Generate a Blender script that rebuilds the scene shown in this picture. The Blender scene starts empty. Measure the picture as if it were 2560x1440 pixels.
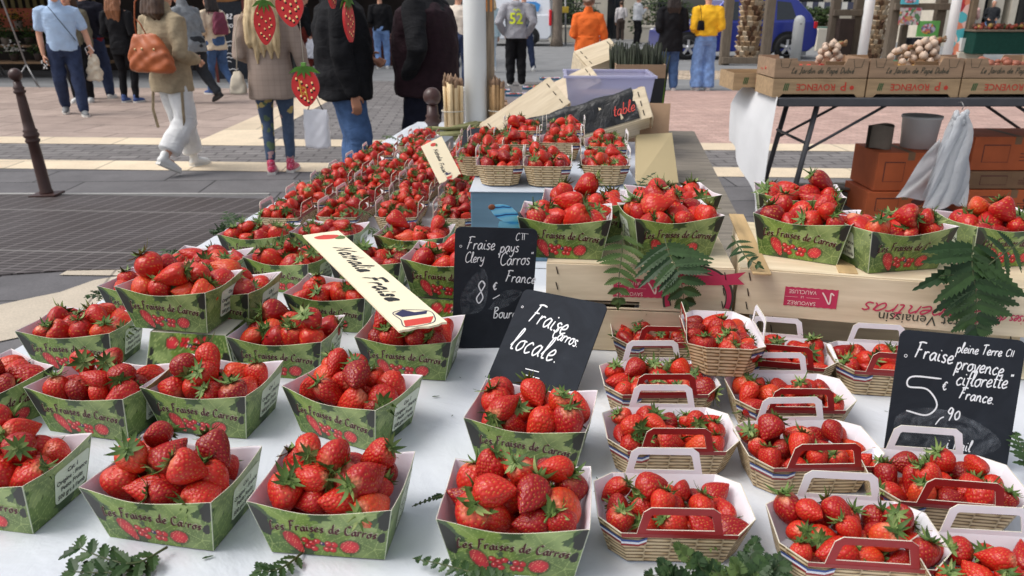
import bpy, bmesh, math, random
import numpy as np
from mathutils import Vector, Matrix, Quaternion
R = math.radians
scene = bpy.context.scene
COL = scene.collection
# ------------------------------------------------------------------ camera
FPX, CX, CY, HORIZON, CAMZ = 1934.0, 1280.0, 720.0, 8.0, 1.5
PITCH = math.atan((CY - HORIZON) / FPX)
cam_data = bpy.data.cameras.new('camera')
cam_data.sensor_width = 36
cam_data.lens = FPX / 2560 * 36
cam_data.clip_start = 0.05
cam_data.clip_end = 400
cam_data.dof.use_dof = True
cam_data.dof.focus_distance = 1.45
cam_data.dof.aperture_fstop = 9.0
cam = bpy.data.objects.new('camera', cam_data)
COL.objects.link(cam)
cam.location = (0, 0, CAMZ)
cam.rotation_euler = (R(90) - PITCH, 0, 0)
scene.camera = cam
# ------------------------------------------------------------------ light: bright overcast
SUN_EL, SUN_AZ = R(56), R(258)      # azimuth measured clockwise from +Y; soft light from the left
world = bpy.data.worlds.new('World'); scene.world = world
world.use_nodes = True
nt = world.node_tree
bgn = nt.nodes['Background']
sky = nt.nodes.new('ShaderNodeTexSky')
sky.sky_type = 'NISHITA'; sky.sun_disc = False
sky.sun_elevation = SUN_EL; sky.sun_rotation = SUN_AZ
sky.air_density = 1.0; sky.dust_density = 4.0; sky.ozone_density = 1.0
hs = nt.nodes.new('ShaderNodeHueSaturation'); hs.inputs['Saturation'].default_value = 0.35
nt.links.new(sky.outputs[0], hs.inputs['Color'])
nt.links.new(hs.outputs[0], bgn.inputs['Color'])
bgn.inputs['Strength'].default_value = 0.15
sd = bpy.data.lights.new('sun', 'SUN'); sd.energy = 1.2; sd.angle = R(30); sd.color = (1, .97, .93)
sun = bpy.data.objects.new('sun', sd); COL.objects.link(sun)
sdir = Vector((math.sin(SUN_AZ) * math.cos(SUN_EL), math.cos(SUN_AZ) * math.cos(SUN_EL), math.sin(SUN_EL)))
sun.rotation_euler = sdir.to_track_quat('Z', 'Y').to_euler()
scene.view_settings.view_transform = 'Standard'
scene.view_settings.look = 'None'
scene.view_settings.exposure = 0.26
scene.view_settings.gamma = 1
scene.cycles.max_bounces = 6
scene.cycles.use_denoising = True

# ------------------------------------------------------------------ pixel -> place helpers (2560x1440 photograph)
_cp, _sp = math.cos(PITCH), math.sin(PITCH)
def ray(px, py):
    u, v = (px - CX) / FPX, (CY - py) / FPX
    return Vector((u, _cp + v * _sp, -_sp + v * _cp))
def P(px, py, z=0.0):
    d = ray(px, py); t = (z - CAMZ) / d.z
    return Vector((d.x * t, d.y * t, z))
def PY(px, py, Y):
    d = ray(px, py); t = Y / d.y
    return Vector((d.x * t, Y, CAMZ + d.z * t))
def proj(p):
    x, y, z = p[0], p[1], p[2] - CAMZ
    dep = y * _cp - z * _sp; up = y * _sp + z * _cp
    return (CX + FPX * x / dep, CY - FPX * up / dep, dep)
rng = random.Random(7)

# ------------------------------------------------------------------ object helpers
def tag(o, label=None, cat=None, group=None, kind=None):
    if label: o['label'] = label
    if cat: o['category'] = cat
    if group: o['group'] = group
    if kind: o['kind'] = kind
    return o
def empty(name, loc=(0, 0, 0), rz=0.0, label=None, cat=None, group=None):
    o = bpy.data.objects.new(name, None); COL.objects.link(o)
    o.empty_display_size = .05
    o.location = loc; o.rotation_euler = (0, 0, rz)
    return tag(o, label, cat, group)
def link_mesh(name, me, parent=None, loc=None, rot=None):
    o = bpy.data.objects.new(name, me); COL.objects.link(o)
    if parent is not None: o.parent = parent
    if loc is not None: o.location = loc
    if rot is not None: o.rotation_euler = rot
    return o
def copy_tree(o, parent=None):
    c = o.copy(); COL.objects.link(c)
    if parent is not None: c.parent = parent
    for ch in list(o.children): copy_tree(ch, c)
    return c

class MB:
    """collects faces into one mesh"""
    def __init__(s): s.v = []; s.f = []; s.m = []; s.s = []; s.uv = {}
    def add(s, vs, fs, m=0, smooth=False, mtx=None):
        b = len(s.v)
        if mtx is not None: vs = [mtx @ Vector(p) for p in vs]
        s.v.extend([tuple(p) for p in vs])
        for i, f in enumerate(fs):
            s.f.append([b + k for k in f]); s.m.append(m[i] if isinstance(m, (list, tuple)) else m); s.s.append(smooth)
        return b
    def box(s, c, d, m=0, ch=0.0, mtx=None, taper=1.0):
        x, y, z = c; a, b, h = d[0] / 2, d[1] / 2, d[2] / 2
        if ch <= 0:
            vs = [(x + i * a * (taper if k > 0 else 1), y + j * b * (taper if k > 0 else 1), z + k * h) for k in (-1, 1) for j in (-1, 1) for i in (-1, 1)]
            fs = [(0, 2, 3, 1), (4, 5, 7, 6), (0, 1, 5, 4), (2, 6, 7, 3), (0, 4, 6, 2), (1, 3, 7, 5)]
            return s.add(vs, fs, m, False, mtx)
        bm = bmesh.new(); bmesh.ops.create_cube(bm, size=1)
        for v in bm.verts: v.co = (v.co.x * 2 * a, v.co.y * 2 * b, v.co.z * 2 * h)
        bmesh.ops.bevel(bm, geom=bm.edges[:], offset=min(ch, a * .9, b * .9, h * .9), segments=2, profile=.5, affect='EDGES')
        vs = [(v.co.x + x, v.co.y + y, v.co.z + z) for v in bm.verts]
        bm.verts.index_update()
        fs = [[v.index for v in f.verts] for f in bm.faces]
        bm.free()
        return s.add(vs, fs, m, False, mtx)
    def tube(s, pts, rad, n=8, m=0, cap=True, smooth=True, mtx=None, flat=None):
        pts = [Vector(p) for p in pts]
        if not isinstance(rad, (list, tuple)): rad = [rad] * len(pts)
        vs = []; fs = []; ref = None
        for i, p in enumerate(pts):
            t = (pts[min(i + 1, len(pts) - 1)] - pts[max(i - 1, 0)])
            t = t.normalized() if t.length > 1e-9 else Vector((0, 0, 1))
            if ref is None: ref = Vector((0, 0, 1)) if abs(t.z) < .9 else Vector((1, 0, 0))
            a = t.cross(ref).normalized(); b = a.cross(t).normalized(); ref = b
            for k in range(n):
                th = 2 * math.pi * k / n
                vs.append(p + (a * math.cos(th) + b * math.sin(th) * (flat or 1)) * rad[i])
        for i in range(len(pts) - 1):
            for k in range(n):
                k2 = (k + 1) % n
                fs.append((i * n + k, i * n + k2, (i + 1) * n + k2, (i + 1) * n + k))
        if cap:
            fs.append(tuple(range(n - 1, -1, -1))); fs.append(tuple((len(pts) - 1) * n + k for k in range(n)))
        return s.add(vs, fs, m, smooth, mtx)
    def lathe(s, prof, n=20, m=0, smooth=True, mtx=None, caps=True):
        vs = []; fs = []
        for (r, z) in prof:
            for k in range(n):
                a = 2 * math.pi * k / n; vs.append((r * math.cos(a), r * math.sin(a), z))
        for i in range(len(prof) - 1):
            for k in range(n):
                k2 = (k + 1) % n; fs.append((i * n + k, i * n + k2, (i + 1) * n + k2, (i + 1) * n + k))
        if caps: fs.append(tuple(range(n - 1, -1, -1))); fs.append(tuple((len(prof) - 1) * n + k for k in range(n)))
        return s.add(vs, fs, m, smooth, mtx)
    def prism(s, poly, z0, z1, m=0, side=None, mtx=None, smooth=False):
        n = len(poly); vs = [(x, y, z0) for x, y in poly] + [(x, y, z1) for x, y in poly]
        fs = [tuple(range(n - 1, -1, -1)), tuple(range(n, 2 * n))] + [(i, (i + 1) % n, n + (i + 1) % n, n + i) for i in range(n)]
        ms = [m, m] + [m if side is None else side] * n
        return s.add(vs, fs, ms, smooth, mtx)
    def ball(s, c, r, n=10, k=7, m=0, mtx=None, sc=(1, 1, 1)):
        vs = []; fs = []
        for i in range(k + 1):
            a = math.pi * i / k
            for j in range(n):
                b = 2 * math.pi * j / n
                vs.append((c[0] + r * sc[0] * math.sin(a) * math.cos(b), c[1] + r * sc[1] * math.sin(a) * math.sin(b), c[2] - r * sc[2] * math.cos(a)))
        for i in range(k):
            for j in range(n):
                fs.append((i * n + j, i * n + (j + 1) % n, (i + 1) * n + (j + 1) % n, (i + 1) * n + j))
        return s.add(vs, fs, m, True, mtx)
    def mesh(s, name, mats):
        me = bpy.data.meshes.new(name)
        me.from_pydata(s.v, [], s.f)
        for m in (mats if isinstance(mats, (list, tuple)) else [mats]): me.materials.append(m)
        me.polygons.foreach_set('material_index', s.m)
        me.polygons.foreach_set('use_smooth', s.s)
        me.update()
        return me
    def build(s, name, mats, parent=None, loc=None, rot=None):
        return link_mesh(name, s.mesh(name, mats), parent, loc, rot)

# ------------------------------------------------------------------ materials
def S(r, g, b):
    f = lambda c: (c / 255 / 12.92) if c / 255 <= .04045 else ((c / 255 + .055) / 1.055) ** 2.4
    return (f(r), f(g), f(b))
_mats = {}
class NT:
    def __init__(s, name):
        s.mat = bpy.data.materials.new(name); s.mat.use_nodes = True
        s.t = s.mat.node_tree; s.bsdf = s.t.nodes['Principled BSDF']
    def n(s, typ, **kw):
        x = s.t.nodes.new(typ)
        for k, v in kw.items():
            if k.startswith('i_'):
                x.inputs[int(k[2:]) if k[2:].isdigit() else k[2:].replace('_', ' ')].default_value = v
            else: setattr(x, k, v)
        return x
    def l(s, a, b): s.t.links.new(a, b)
    def coord(s, kind='Object', scale=(1, 1, 1), rot=(0, 0, 0)):
        tc = s.n('ShaderNodeTexCoord'); mp = s.n('ShaderNodeMapping')
        mp.inputs['Scale'].default_value = scale; mp.inputs['Rotation'].default_value = rot
        s.l(tc.outputs[kind], mp.inputs[0]); return mp.outputs[0]
    def noise(s, co, scale, detail=4, rough=.55, dist=0.0):
        x = s.n('ShaderNodeTexNoise'); x.inputs['Scale'].default_value = scale; x.inputs['Detail'].default_value = detail
        x.inputs['Roughness'].default_value = rough; x.inputs['Distortion'].default_value = dist
        s.l(co, x.inputs['Vector']); return x.outputs['Fac']
    def ramp(s, fac, stops, interp='LINEAR'):
        x = s.n('ShaderNodeValToRGB'); x.color_ramp.interpolation = interp
        e = x.color_ramp.elements
        while len(e) < len(stops): e.new(.5)
        for i, (p, c) in enumerate(stops): e[i].position = p; e[i].color = (*c, 1)
        s.l(fac, x.inputs[0]); return x.outputs[0]
    def mix(s, fac, a, b, mode='MIX'):
        x = s.n('ShaderNodeMix', data_type='RGBA', blend_type=mode)
        for sock, v in ((x.inputs[0], fac), (x.inputs[6], a), (x.inputs[7], b)):
            if isinstance(v, bpy.types.NodeSocket): s.l(v, sock)
            elif isinstance(v, (int, float)): sock.default_value = v
            else: sock.default_value = (*v, 1)
        return x.outputs[2]
    def math(s, op, a, b=0.0, c=0.0, clamp=False):
        x = s.n('ShaderNodeMath', operation=op, use_clamp=clamp)
        for sock, v in zip(x.inputs, (a, b, c)):
            if isinstance(v, bpy.types.NodeSocket): s.l(v, sock)
            else: sock.default_value = v
        return x.outputs[0]
    def bump(s, h, strength=.3, dist=.01):
        x = s.n('ShaderNodeBump'); x.inputs['Strength'].default_value = strength; x.inputs['Distance'].default_value = dist
        s.l(h, x.inputs['Height']); s.l(x.outputs[0], s.bsdf.inputs['Normal'])
    def col(s, c):
        if isinstance(c, bpy.types.NodeSocket): s.l(c, s.bsdf.inputs['Base Color'])
        else: s.bsdf.inputs['Base Color'].default_value = (*c, 1)
    def set(s, **kw):
        for k, v in kw.items():
            sock = s.bsdf.inputs[k.replace('_', ' ')]
            if isinstance(v, bpy.types.NodeSocket): s.l(v, sock)
            else: sock.default_value = v
def mat(name, c, rough=.6, var=.18, scale=8, bump=0.0, bscale=None, bdist=.004, metal=0.0, spec=.5, sheen=0.0, trans=0.0, stretch=(1, 1, 1), c2=None):
    if name in _mats: return _mats[name]
    t = NT(name); co = t.coord('Object', stretch)
    n1 = t.noise(co, scale, 5)
    lo = tuple(x * (1 - var) for x in c) if c2 is None else c2; hi = tuple(min(1, x * (1 + var)) for x in c)
    t.col(t.ramp(n1, [(.3, lo), (.7, hi)]))
    t.set(Roughness=rough, Metallic=metal, Specular_IOR_Level=spec)
    if sheen: t.set(Sheen_Weight=sheen, Sheen_Roughness=.5)
    if trans: t.set(Transmission_Weight=trans)
    if bump: t.bump(t.noise(co, bscale or scale * 4, 4), bump, bdist)
    _mats[name] = t.mat; return t.mat
def cloth(name, c, rough=.85, var=.22, scale=14):
    """woven cloth: soft colour unevenness, pulled creases and a fine weave"""
    if name in _mats: return _mats[name]
    t = NT(name); co = t.coord('Object'); n1 = t.noise(co, scale, 5)
    t.col(t.ramp(n1, [(.3, tuple(x * (1 - var) for x in c)), (.7, tuple(min(1, x * (1 + var)) for x in c))])); t.set(Roughness=rough, Specular_IOR_Level=.2)
    cr = t.noise(t.coord('Object', (1, 1, 2.2), (.5, .4, 0)), 4.5, 3, .5, 1.6); cr = t.math('ABSOLUTE', t.math('SUBTRACT', cr, .5))
    t.bump(t.math('ADD', t.math('MULTIPLY', cr, 3.0), t.math('MULTIPLY', t.noise(co, 160, 2), .05)), .34, .018)
    _mats[name] = t.mat; return t.mat

# ------------------------------------------------------------------ lettering
def catmull(pts, k=5):
    if len(pts) < 3:
        return [Vector((pts[0][0] + (pts[-1][0] - pts[0][0]) * i / 3, pts[0][1] + (pts[-1][1] - pts[0][1]) * i / 3)) for i in range(4)]
    p = [Vector(q) for q in pts]; p = [p[0] * 2 - p[1]] + p + [p[-1] * 2 - p[-2]]; out = []
    for i in range(1, len(p) - 2):
        for j in range(k):
            t = j / k; a, b, c, d = p[i - 1], p[i], p[i + 1], p[i + 2]
            out.append(.5 * ((2 * b) + (c - a) * t + (2 * a - 5 * b + 4 * c - d) * t * t + (3 * b - a - 3 * c + d) * t ** 3))
    out.append(p[-2]); return out
GLY = {  # handwriting: x-height 1, ascender 2; width, strokes
 'a': (.95, [[(.75, .85), (.42, 1), (.08, .5), (.3, 0), (.62, .3), (.76, .95), (.74, .3), (.95, .02)]]),
 'b': (.85, [[(.12, 2), (.1, 1), (.12, .15), (.45, 0), (.75, .45), (.5, .95), (.15, .6)]]),
 'c': (.8, [[(.7, .82), (.42, 1), (.08, .5), (.32, 0), (.75, .2)]]),
 'd': (1., [[(.75, .85), (.42, 1), (.08, .5), (.3, 0), (.65, .3), (.82, 2), (.76, .3), (1, .02)]]),
 'e': (.8, [[(.1, .42), (.55, .55), (.62, .85), (.38, 1), (.08, .5), (.3, 0), (.78, .22)]]),
 'f': (.65, [[(.7, 1.75), (.5, 2), (.34, 1.5), (.28, .4), (.2, -.6)], [(.02, .95), (.62, 1.0)]]),
 'g': (.9, [[(.75, .85), (.42, 1), (.08, .5), (.3, 0), (.65, .35), (.76, .95), (.72, -.4), (.4, -.85), (.1, -.6)]]),
 'h': (.95, [[(.15, 2), (.12, 1), (.1, 0)], [(.12, .55), (.45, 1), (.68, .75), (.7, .2), (.92, .02)]]),
 'i': (.45, [[(.15, 1), (.14, .2), (.45, .05)], [(.2, 1.4), (.27, 1.5)]]),
 'j': (.5, [[(.3, 1), (.3, -.5), (.05, -.8)], [(.3, 1.4), (.35, 1.5)]]),
 'l': (.5, [[(.0, .3), (.32, 1.2), (.4, 1.9), (.22, 1.95), (.14, 1.0), (.2, .1), (.5, .05)]]),
 'm': (1.35, [[(.1, 1), (.1, 0)], [(.1, .6), (.36, 1), (.52, .7), (.54, 0)], [(.54, .6), (.8, 1), (1, .7), (1.02, .2), (1.25, .03)]]),
 'n': (.95, [[(.1, 1), (.1, 0)], [(.1, .6), (.42, 1), (.64, .7), (.66, .2), (.9, .03)]]),
 'o': (.85, [[(.5, 1), (.15, .8), (.1, .25), (.42, 0), (.72, .4), (.62, .9), (.42, 1.0), (.85, .95)]]),
 'p': (.85, [[(.12, 1), (.1, 0), (.06, -.95)], [(.12, .6), (.45, 1), (.74, .55), (.45, 0), (.12, .2)]]),
 'r': (.7, [[(.1, 1), (.12, 0)], [(.12, .55), (.35, .95), (.65, .9)]]),
 's': (.7, [[(.62, .85), (.35, 1), (.15, .75), (.55, .35), (.45, .02), (.08, .12)]]),
 't': (.6, [[(.3, 1.7), (.25, .8), (.27, .1), (.58, .08)], [(.02, 1.05), (.55, 1.1)]]),
 'u': (.95, [[(.1, 1), (.12, .2), (.4, 0), (.68, .4), (.7, 1), (.7, .2), (.95, .03)]]),
 'v': (.8, [[(.08, 1), (.35, 0), (.68, .95), (.8, .9)]]),
 'y': (.85, [[(.1, 1), (.14, .35), (.4, .15), (.7, .6)], [(.72, 1), (.66, -.3), (.4, -.85), (.1, -.6)]]),
 'x': (.8, [[(.1, 1), (.7, 0)], [(.7, 1), (.1, 0)]]),
 'z': (.8, [[(.1, 1), (.7, 1), (.1, 0), (.75, 0)]]),
 'F': (1.05, [[(.35, 1.95), (.3, 1), (.15, 0)], [(.1, 1.85), (.55, 2.0), (1.1, 1.95)], [(.15, 1.0), (.75, 1.08)]]),
 'C': (1.1, [[(1.0, 1.7), (.7, 2), (.2, 1.5), (.12, .5), (.5, 0), (1.05, .3)]]),
 'L': (.95, [[(.6, 1.7), (.45, 2), (.3, 1.4), (.25, .3), (.12, .05), (.5, .1), (.95, .12)]]),
 'N': (1.35, [[(.05, 0), (.25, .6), (.35, 1.9)], [(.35, 1.9), (.6, 1), (.95, .05)], [(.95, .05), (1.05, 1.2), (1.35, 2)]]),
 'B': (1.0, [[(.15, 2), (.12, 0)], [(.05, 1.9), (.55, 2), (.75, 1.6), (.2, 1.05), (.8, .7), (.6, .1), (.1, .02)]]),
 'T': (1.05, [[(.55, 1.9), (.5, 1), (.4, 0)], [(.05, 1.8), (.5, 1.95), (1.1, 1.95)]]),
 'V': (1.1, [[(.05, 1.95), (.25, 1.9), (.5, 0), (1.1, 2.0)]]),
 'J': (.8, [[(.25, 1.9), (.8, 1.95)], [(.55, 1.95), (.5, .3), (.3, -.3), (.0, -.1)]]),
 'P': (1.0, [[(.2, 1.95), (.15, 0)], [(.02, 1.75), (.55, 2.02), (.9, 1.6), (.6, 1.0), (.2, .95)]]),
 'D': (1.15, [[(.2, 1.95), (.15, 0)], [(.02, 1.9), (.6, 1.95), (1.05, 1.2), (.7, .2), (.1, 0)]]),
 'I': (.4, [[(.2, 1.8), (.18, 0)]]),
 '5': (1.0, [[(.85, 2), (.15, 1.95)], [(.15, 1.95), (.12, 1.25)], [(.12, 1.25), (.6, 1.35), (.95, .8), (.65, .1), (.1, .1)]]),
 '8': (.9, [[(.7, 1.7), (.4, 2), (.15, 1.6), (.45, 1.05), (.7, .5), (.4, 0), (.12, .45), (.45, 1.05), (.72, 1.65), (.5, 2)]]),
 '9': (.8, [[(.65, 1.3), (.35, 1.5), (.12, 1.0), (.45, .75), (.66, 1.35), (.62, .6), (.45, -.1)]]),
 '0': (.85, [[(.4, 1.2), (.1, .7), (.3, .1), (.65, .4), (.6, 1.0), (.35, 1.2)]]),
 '€': (.9, [[(.8, 1.3), (.5, 1.5), (.2, .8), (.5, .1), (.85, .35)], [(.02, .95), (.6, 1.0)], [(.02, .65), (.55, .7)]]),
 ',': (.45, [[(.3, .15), (.05, -.55)]]), '.': (.4, [[(.15, .02), (.22, .08)]]), '"': (.5, [[(.1, 1.9), (.08, 1.6)], [(.3, 1.9), (.28, 1.6)]]),
 '-': (.6, [[(.1, .7), (.5, .72)]]), "'": (.3, [[(.12, 1.95), (.08, 1.6)]]), ' ': (.6, []),
 'é': (.8, [[(.1, .42), (.55, .55), (.62, .85), (.38, 1), (.08, .5), (.3, 0), (.78, .22)], [(.35, 1.35), (.6, 1.65)]]),
}
_rise = [0]
def ribbon(mb, pts, w, fn, m=0, nib=None, lift=.0004):
    """a flat stroke along 2-D points, mapped to 3-D by fn(x, y, h)"""
    n = len(pts); vs = []
    _rise[0] = (_rise[0] + 1) % 60
    for i, p in enumerate(pts):
        t = pts[min(i + 1, n - 1)] - pts[max(i - 1, 0)]
        t = t.normalized() if t.length > 1e-9 else Vector((1, 0))
        nn = Vector((-t.y, t.x))
        if nib is not None:
            s = nib if nib.dot(nn) >= 0 else -nib
            off = s * (w * .5) + nn * (w * .16)
        else: off = nn * (w * .5 * (.7 if i in (0, n - 1) else 1))
        h = lift + _rise[0] * .000004 + i * .0000012
        vs.append(fn(*(p + off), h)); vs.append(fn(*(p - off), h))
    mb.add(vs, [(2 * i, 2 * i + 1, 2 * i + 3, 2 * i + 2) for i in range(n - 1)], m, False)
def script(mb, text, x, y, size, w, fn, m=0, slant=.15, nib=None, gap=.12, rot=0.0, wob=0.0, lift=.0004, arc=0.0, total=None):
    """handwritten text; size = x-height; nib gives a broad pen"""
    rr = random.Random(len(text) * 13 + int(x * 1000))
    wid = sum(GLY[c][0] + gap for c in text) * size
    k = 1.0 if total is None else total / wid
    cx = 0.0; cr, sr = math.cos(rot), math.sin(rot)
    for c in text:
        dy = rr.uniform(-wob, wob); sc = 1 + rr.uniform(-wob, wob)
        for st in GLY[c][1]:
            pts = []
            for q in catmull(st, 4):
                a = cx + (q.x + q.y * slant) * size * k; b = (q.y * sc + dy) * size
                if arc: b += arc * math.sin(math.pi * min(1, max(0, a / (wid * k))))
                pts.append(Vector((x + a * cr - b * sr, y + a * sr + b * cr)))
            ribbon(mb, pts, w, fn, m, nib, lift)
        cx += (GLY[c][0] + gap) * size * k
_fc = {}
def font_text(mb, text, x, y, size, fn, m=0, align='CENTER', bold=0.0, sx=1.0, lift=.0005):
    """printed text from Blender's built-in font"""
    key = (text, align, bold)
    if key not in _fc:
        cu = bpy.data.curves.new('t', 'FONT'); cu.body = text; cu.align_x = align; cu.size = 1; cu.offset = bold; cu.resolution_u = 2
        ob = bpy.data.objects.new('t', cu)
        me = bpy.data.meshes.new_from_object(ob)
        _fc[key] = ([(v.co.x, v.co.y) for v in me.vertices], [list(p.vertices) for p in me.polygons])
        bpy.data.objects.remove(ob); bpy.data.curves.remove(cu); bpy.data.meshes.remove(me)
    vs, fs = _fc[key]
    mb.add([fn(x + a * size * sx, y + b * size, lift) for a, b in vs], fs, m)
# ================================================================== GROUND
def struct(name, mb, mats): return tag(mb.build(name, mats), kind='structure')
def paving_mat(name, c, c2, mortar, bw, bh, rot=0.0, mort=.012, rough=.75, off=.5, var=.25, bump=.4):
    t = NT(name); co = t.coord('Object', rot=(0, 0, rot))
    b = t.n('ShaderNodeTexBrick'); b.offset = off; t.l(co, b.inputs['Vector'])
    b.inputs['Color1'].default_value = (*c, 1); b.inputs['Color2'].default_value = (*c2, 1); b.inputs['Mortar'].default_value = (*mortar, 1)
    b.inputs['Scale'].default_value = 1; b.inputs['Mortar Size'].default_value = mort; b.inputs['Mortar Smooth'].default_value = .3
    b.inputs['Brick Width'].default_value = bw; b.inputs['Row Height'].default_value = bh
    n = t.noise(co, 3.5, 6, .65); n2 = t.noise(co, 90, 3)
    m = t.mix(.75, b.outputs['Color'], t.ramp(n, [(.25, (1 - var,) * 3), (.75, (1 + var,) * 3)]), 'MULTIPLY')
    m = t.mix(.5, m, t.ramp(n2, [(.3, (.75,) * 3), (.7, (1.2,) * 3)]), 'MULTIPLY')
    gv = t.n('ShaderNodeTexVoronoi'); gv.inputs['Scale'].default_value = 2.6; t.l(co, gv.inputs['Vector']); n3 = t.noise(co, .8, 5, .7)
    m = t.mix(t.math('MULTIPLY', t.math('LESS_THAN', gv.outputs['Distance'], .055), .5), m, tuple(x * .45 for x in c)); m = t.mix(.6, m, t.ramp(n3, [(.32, (.80,) * 3), (.62, (1.06,) * 3)]), 'MULTIPLY')
    t.col(m); t.set(Roughness=rough, Specular_IOR_Level=.35)
    h = t.math('ADD', t.math('MULTIPLY', b.outputs['Fac'], -1.0), t.math('MULTIPLY', n2, .25))
    t.bump(h, bump, .006)
    return t.mat
M_asph = mat('asphalt', S(126, 127, 128), .9, .16, 2.0, bump=.3, bscale=120)
SL = -.055                                        # the paving bands run very slightly askew
def band(name, x0, x1, v0, v1, z, m):
    mb = MB(); n = 12; vs = []
    for i in range(n + 1):
        x = x0 + (x1 - x0) * i / n
        vs += [(x, v0 + SL * x, z), (x, v1 + SL * x, z)]
    mb.add(vs, [(2 * i, 2 * i + 2, 2 * i + 3, 2 * i + 1) for i in range(n)])
    return struct(name, mb, m)
g = MB(); g.add([(-90, -20, 0), (90, -20, 0), (90, 140, 0), (-90, 140, 0)], [(0, 1, 2, 3)]); struct('ground', g, M_asph)
M_slab = paving_mat('grey_slabs', S(114, 112, 113), S(97, 95, 97), S(58, 56, 57), 1.15, .5, R(-3), .01, off=.4)
M_sett = paving_mat('grey_setts', S(132, 128, 126), S(112, 108, 107), S(88, 84, 83), .30, .14, R(-3), .014, bump=.7)
M_cream = paving_mat('cream_stone', S(226, 208, 180), S(212, 194, 168), S(160, 148, 128), .9, 2.0, R(-3), .01, var=.12)
M_pinks = paving_mat('pink_slabs', S(176, 157, 146), S(160, 142, 132), S(112, 100, 94), 1.25, .62, R(9), .012)
M_brick = paving_mat('pink_bricks', S(198, 166, 154), S(180, 148, 137), S(158, 136, 126), .22, .075, R(-3), .008, bump=.5)
M_hatch = paving_mat('cream_hatched_bricks', S(206, 188, 164), S(170, 150, 130), S(120, 108, 96), .36, .15, R(35), .02)
M_tan = paving_mat('tan_kerbstone', S(200, 188, 170), S(190, 178, 160), S(140, 130, 118), 1.4, 3, R(-12), .008, var=.12)
band('street_slabs', -9, 9, 2.6, 7.12, .004, M_slab)
band('stone_band', -9, 9, 7.12, 7.56, .008, M_cream)
band('sett_paving', -9, 9, 7.56, 8.50, .004, M_sett)
band('stone_band', -9, 9, 8.50, 8.95, .008, M_cream)
band('pink_paving', -14, -3.62, 8.95, 14.6, .004, M_pinks)
band('stone_band', -3.62, -2.98, 8.95, 16.0, .008, M_cream)
band('sett_paving', -2.98, 1.2, 8.95, 16.2, .004, M_sett)
band('pink_brick_paving', 1.2, 12, 8.95, 14.7, .004, M_brick)
band('hatched_band', 1.5, 14, 16.9, 19.2, .004, M_hatch)
def poly_ground(name, px, z, m):
    mb = MB(); mb.add([tuple(P(a, b, z)) for a, b in px], [tuple(range(len(px)))]); return struct(name, mb, m)
poly_ground('kerb_stone', [(-260, 850), (-30, 768), (90, 742), (150, 730), (235, 700), (330, 684), (330, 760), (200, 800), (60, 840), (-60, 866), (-260, 980)][::-1], .010, M_tan)
poly_ground('edging_stone', [(148, 687), (178, 671), (360, 672), (360, 689)][::-1], .010, M_tan)
# wire walk-mat beside the stall
t = NT('wire_mat'); co = t.coord('Object', rot=(0, 0, R(4)))
sx = t.n('ShaderNodeSeparateXYZ'); t.l(co, sx.inputs[0])
def lines(axis, period, width, skew=0.0):
    v = sx.outputs[axis]
    if skew: v = t.math('ADD', v, t.math('MULTIPLY', sx.outputs[1 - axis], skew))
    f = t.math('FRACT', t.math('MULTIPLY', v, 1 / period))
    return t.math('LESS_THAN', t.math('ABSOLUTE', t.math('SUBTRACT', f, .5)), width)
l1 = lines(1, .05, .20); l2 = lines(0, .13, .07, -.25); l3 = lines(1, 1.0, .018)
n = t.noise(co, 1.6, 5, .6)
base = t.ramp(n, [(.3, S(74, 66, 64)), (.7, S(96, 90, 90))])
c_ = t.mix(l1, base, S(52, 46, 45)); c_ = t.mix(t.math('MULTIPLY', l2, .42), c_, S(132, 126, 124)); c_ = t.mix(t.math('MULTIPLY', l3, .35), c_, S(150, 146, 142))
t.col(c_); t.set(Roughness=.6, Specular_IOR_Level=.3); t.bump(t.math('SUBTRACT', l2, l1), .5, .006)
mp = [P(-200, 478, .012), P(660, 497, .012), P(900, 560, .012), P(640, 668, .012), P(330, 673, .012), P(160, 676, .012), P(-200, 700, .012)]
mb = MB(); mb.prism([(p.x, p.y) for p in mp][::-1], .006, .014, 0); tag(mb.build('wire_walk_mat', t.mat), 'large brown wire mesh mat laid on grey slabs left of the strawberry stall', 'mat')
mb = MB(); a, b = P(-200, 480, 0), P(660, 499, 0); mb.box(((a.x + b.x) / 2, (a.y + b.y) / 2, .012), ((b - a).length, .035, .016), 0, 0, None)
o = mb.build('edge_strip', mat('pale_steel', S(170, 168, 164), .5, .1)); o.rotation_euler = (0, 0, 0); struct_o = tag(o, kind='structure')

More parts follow.
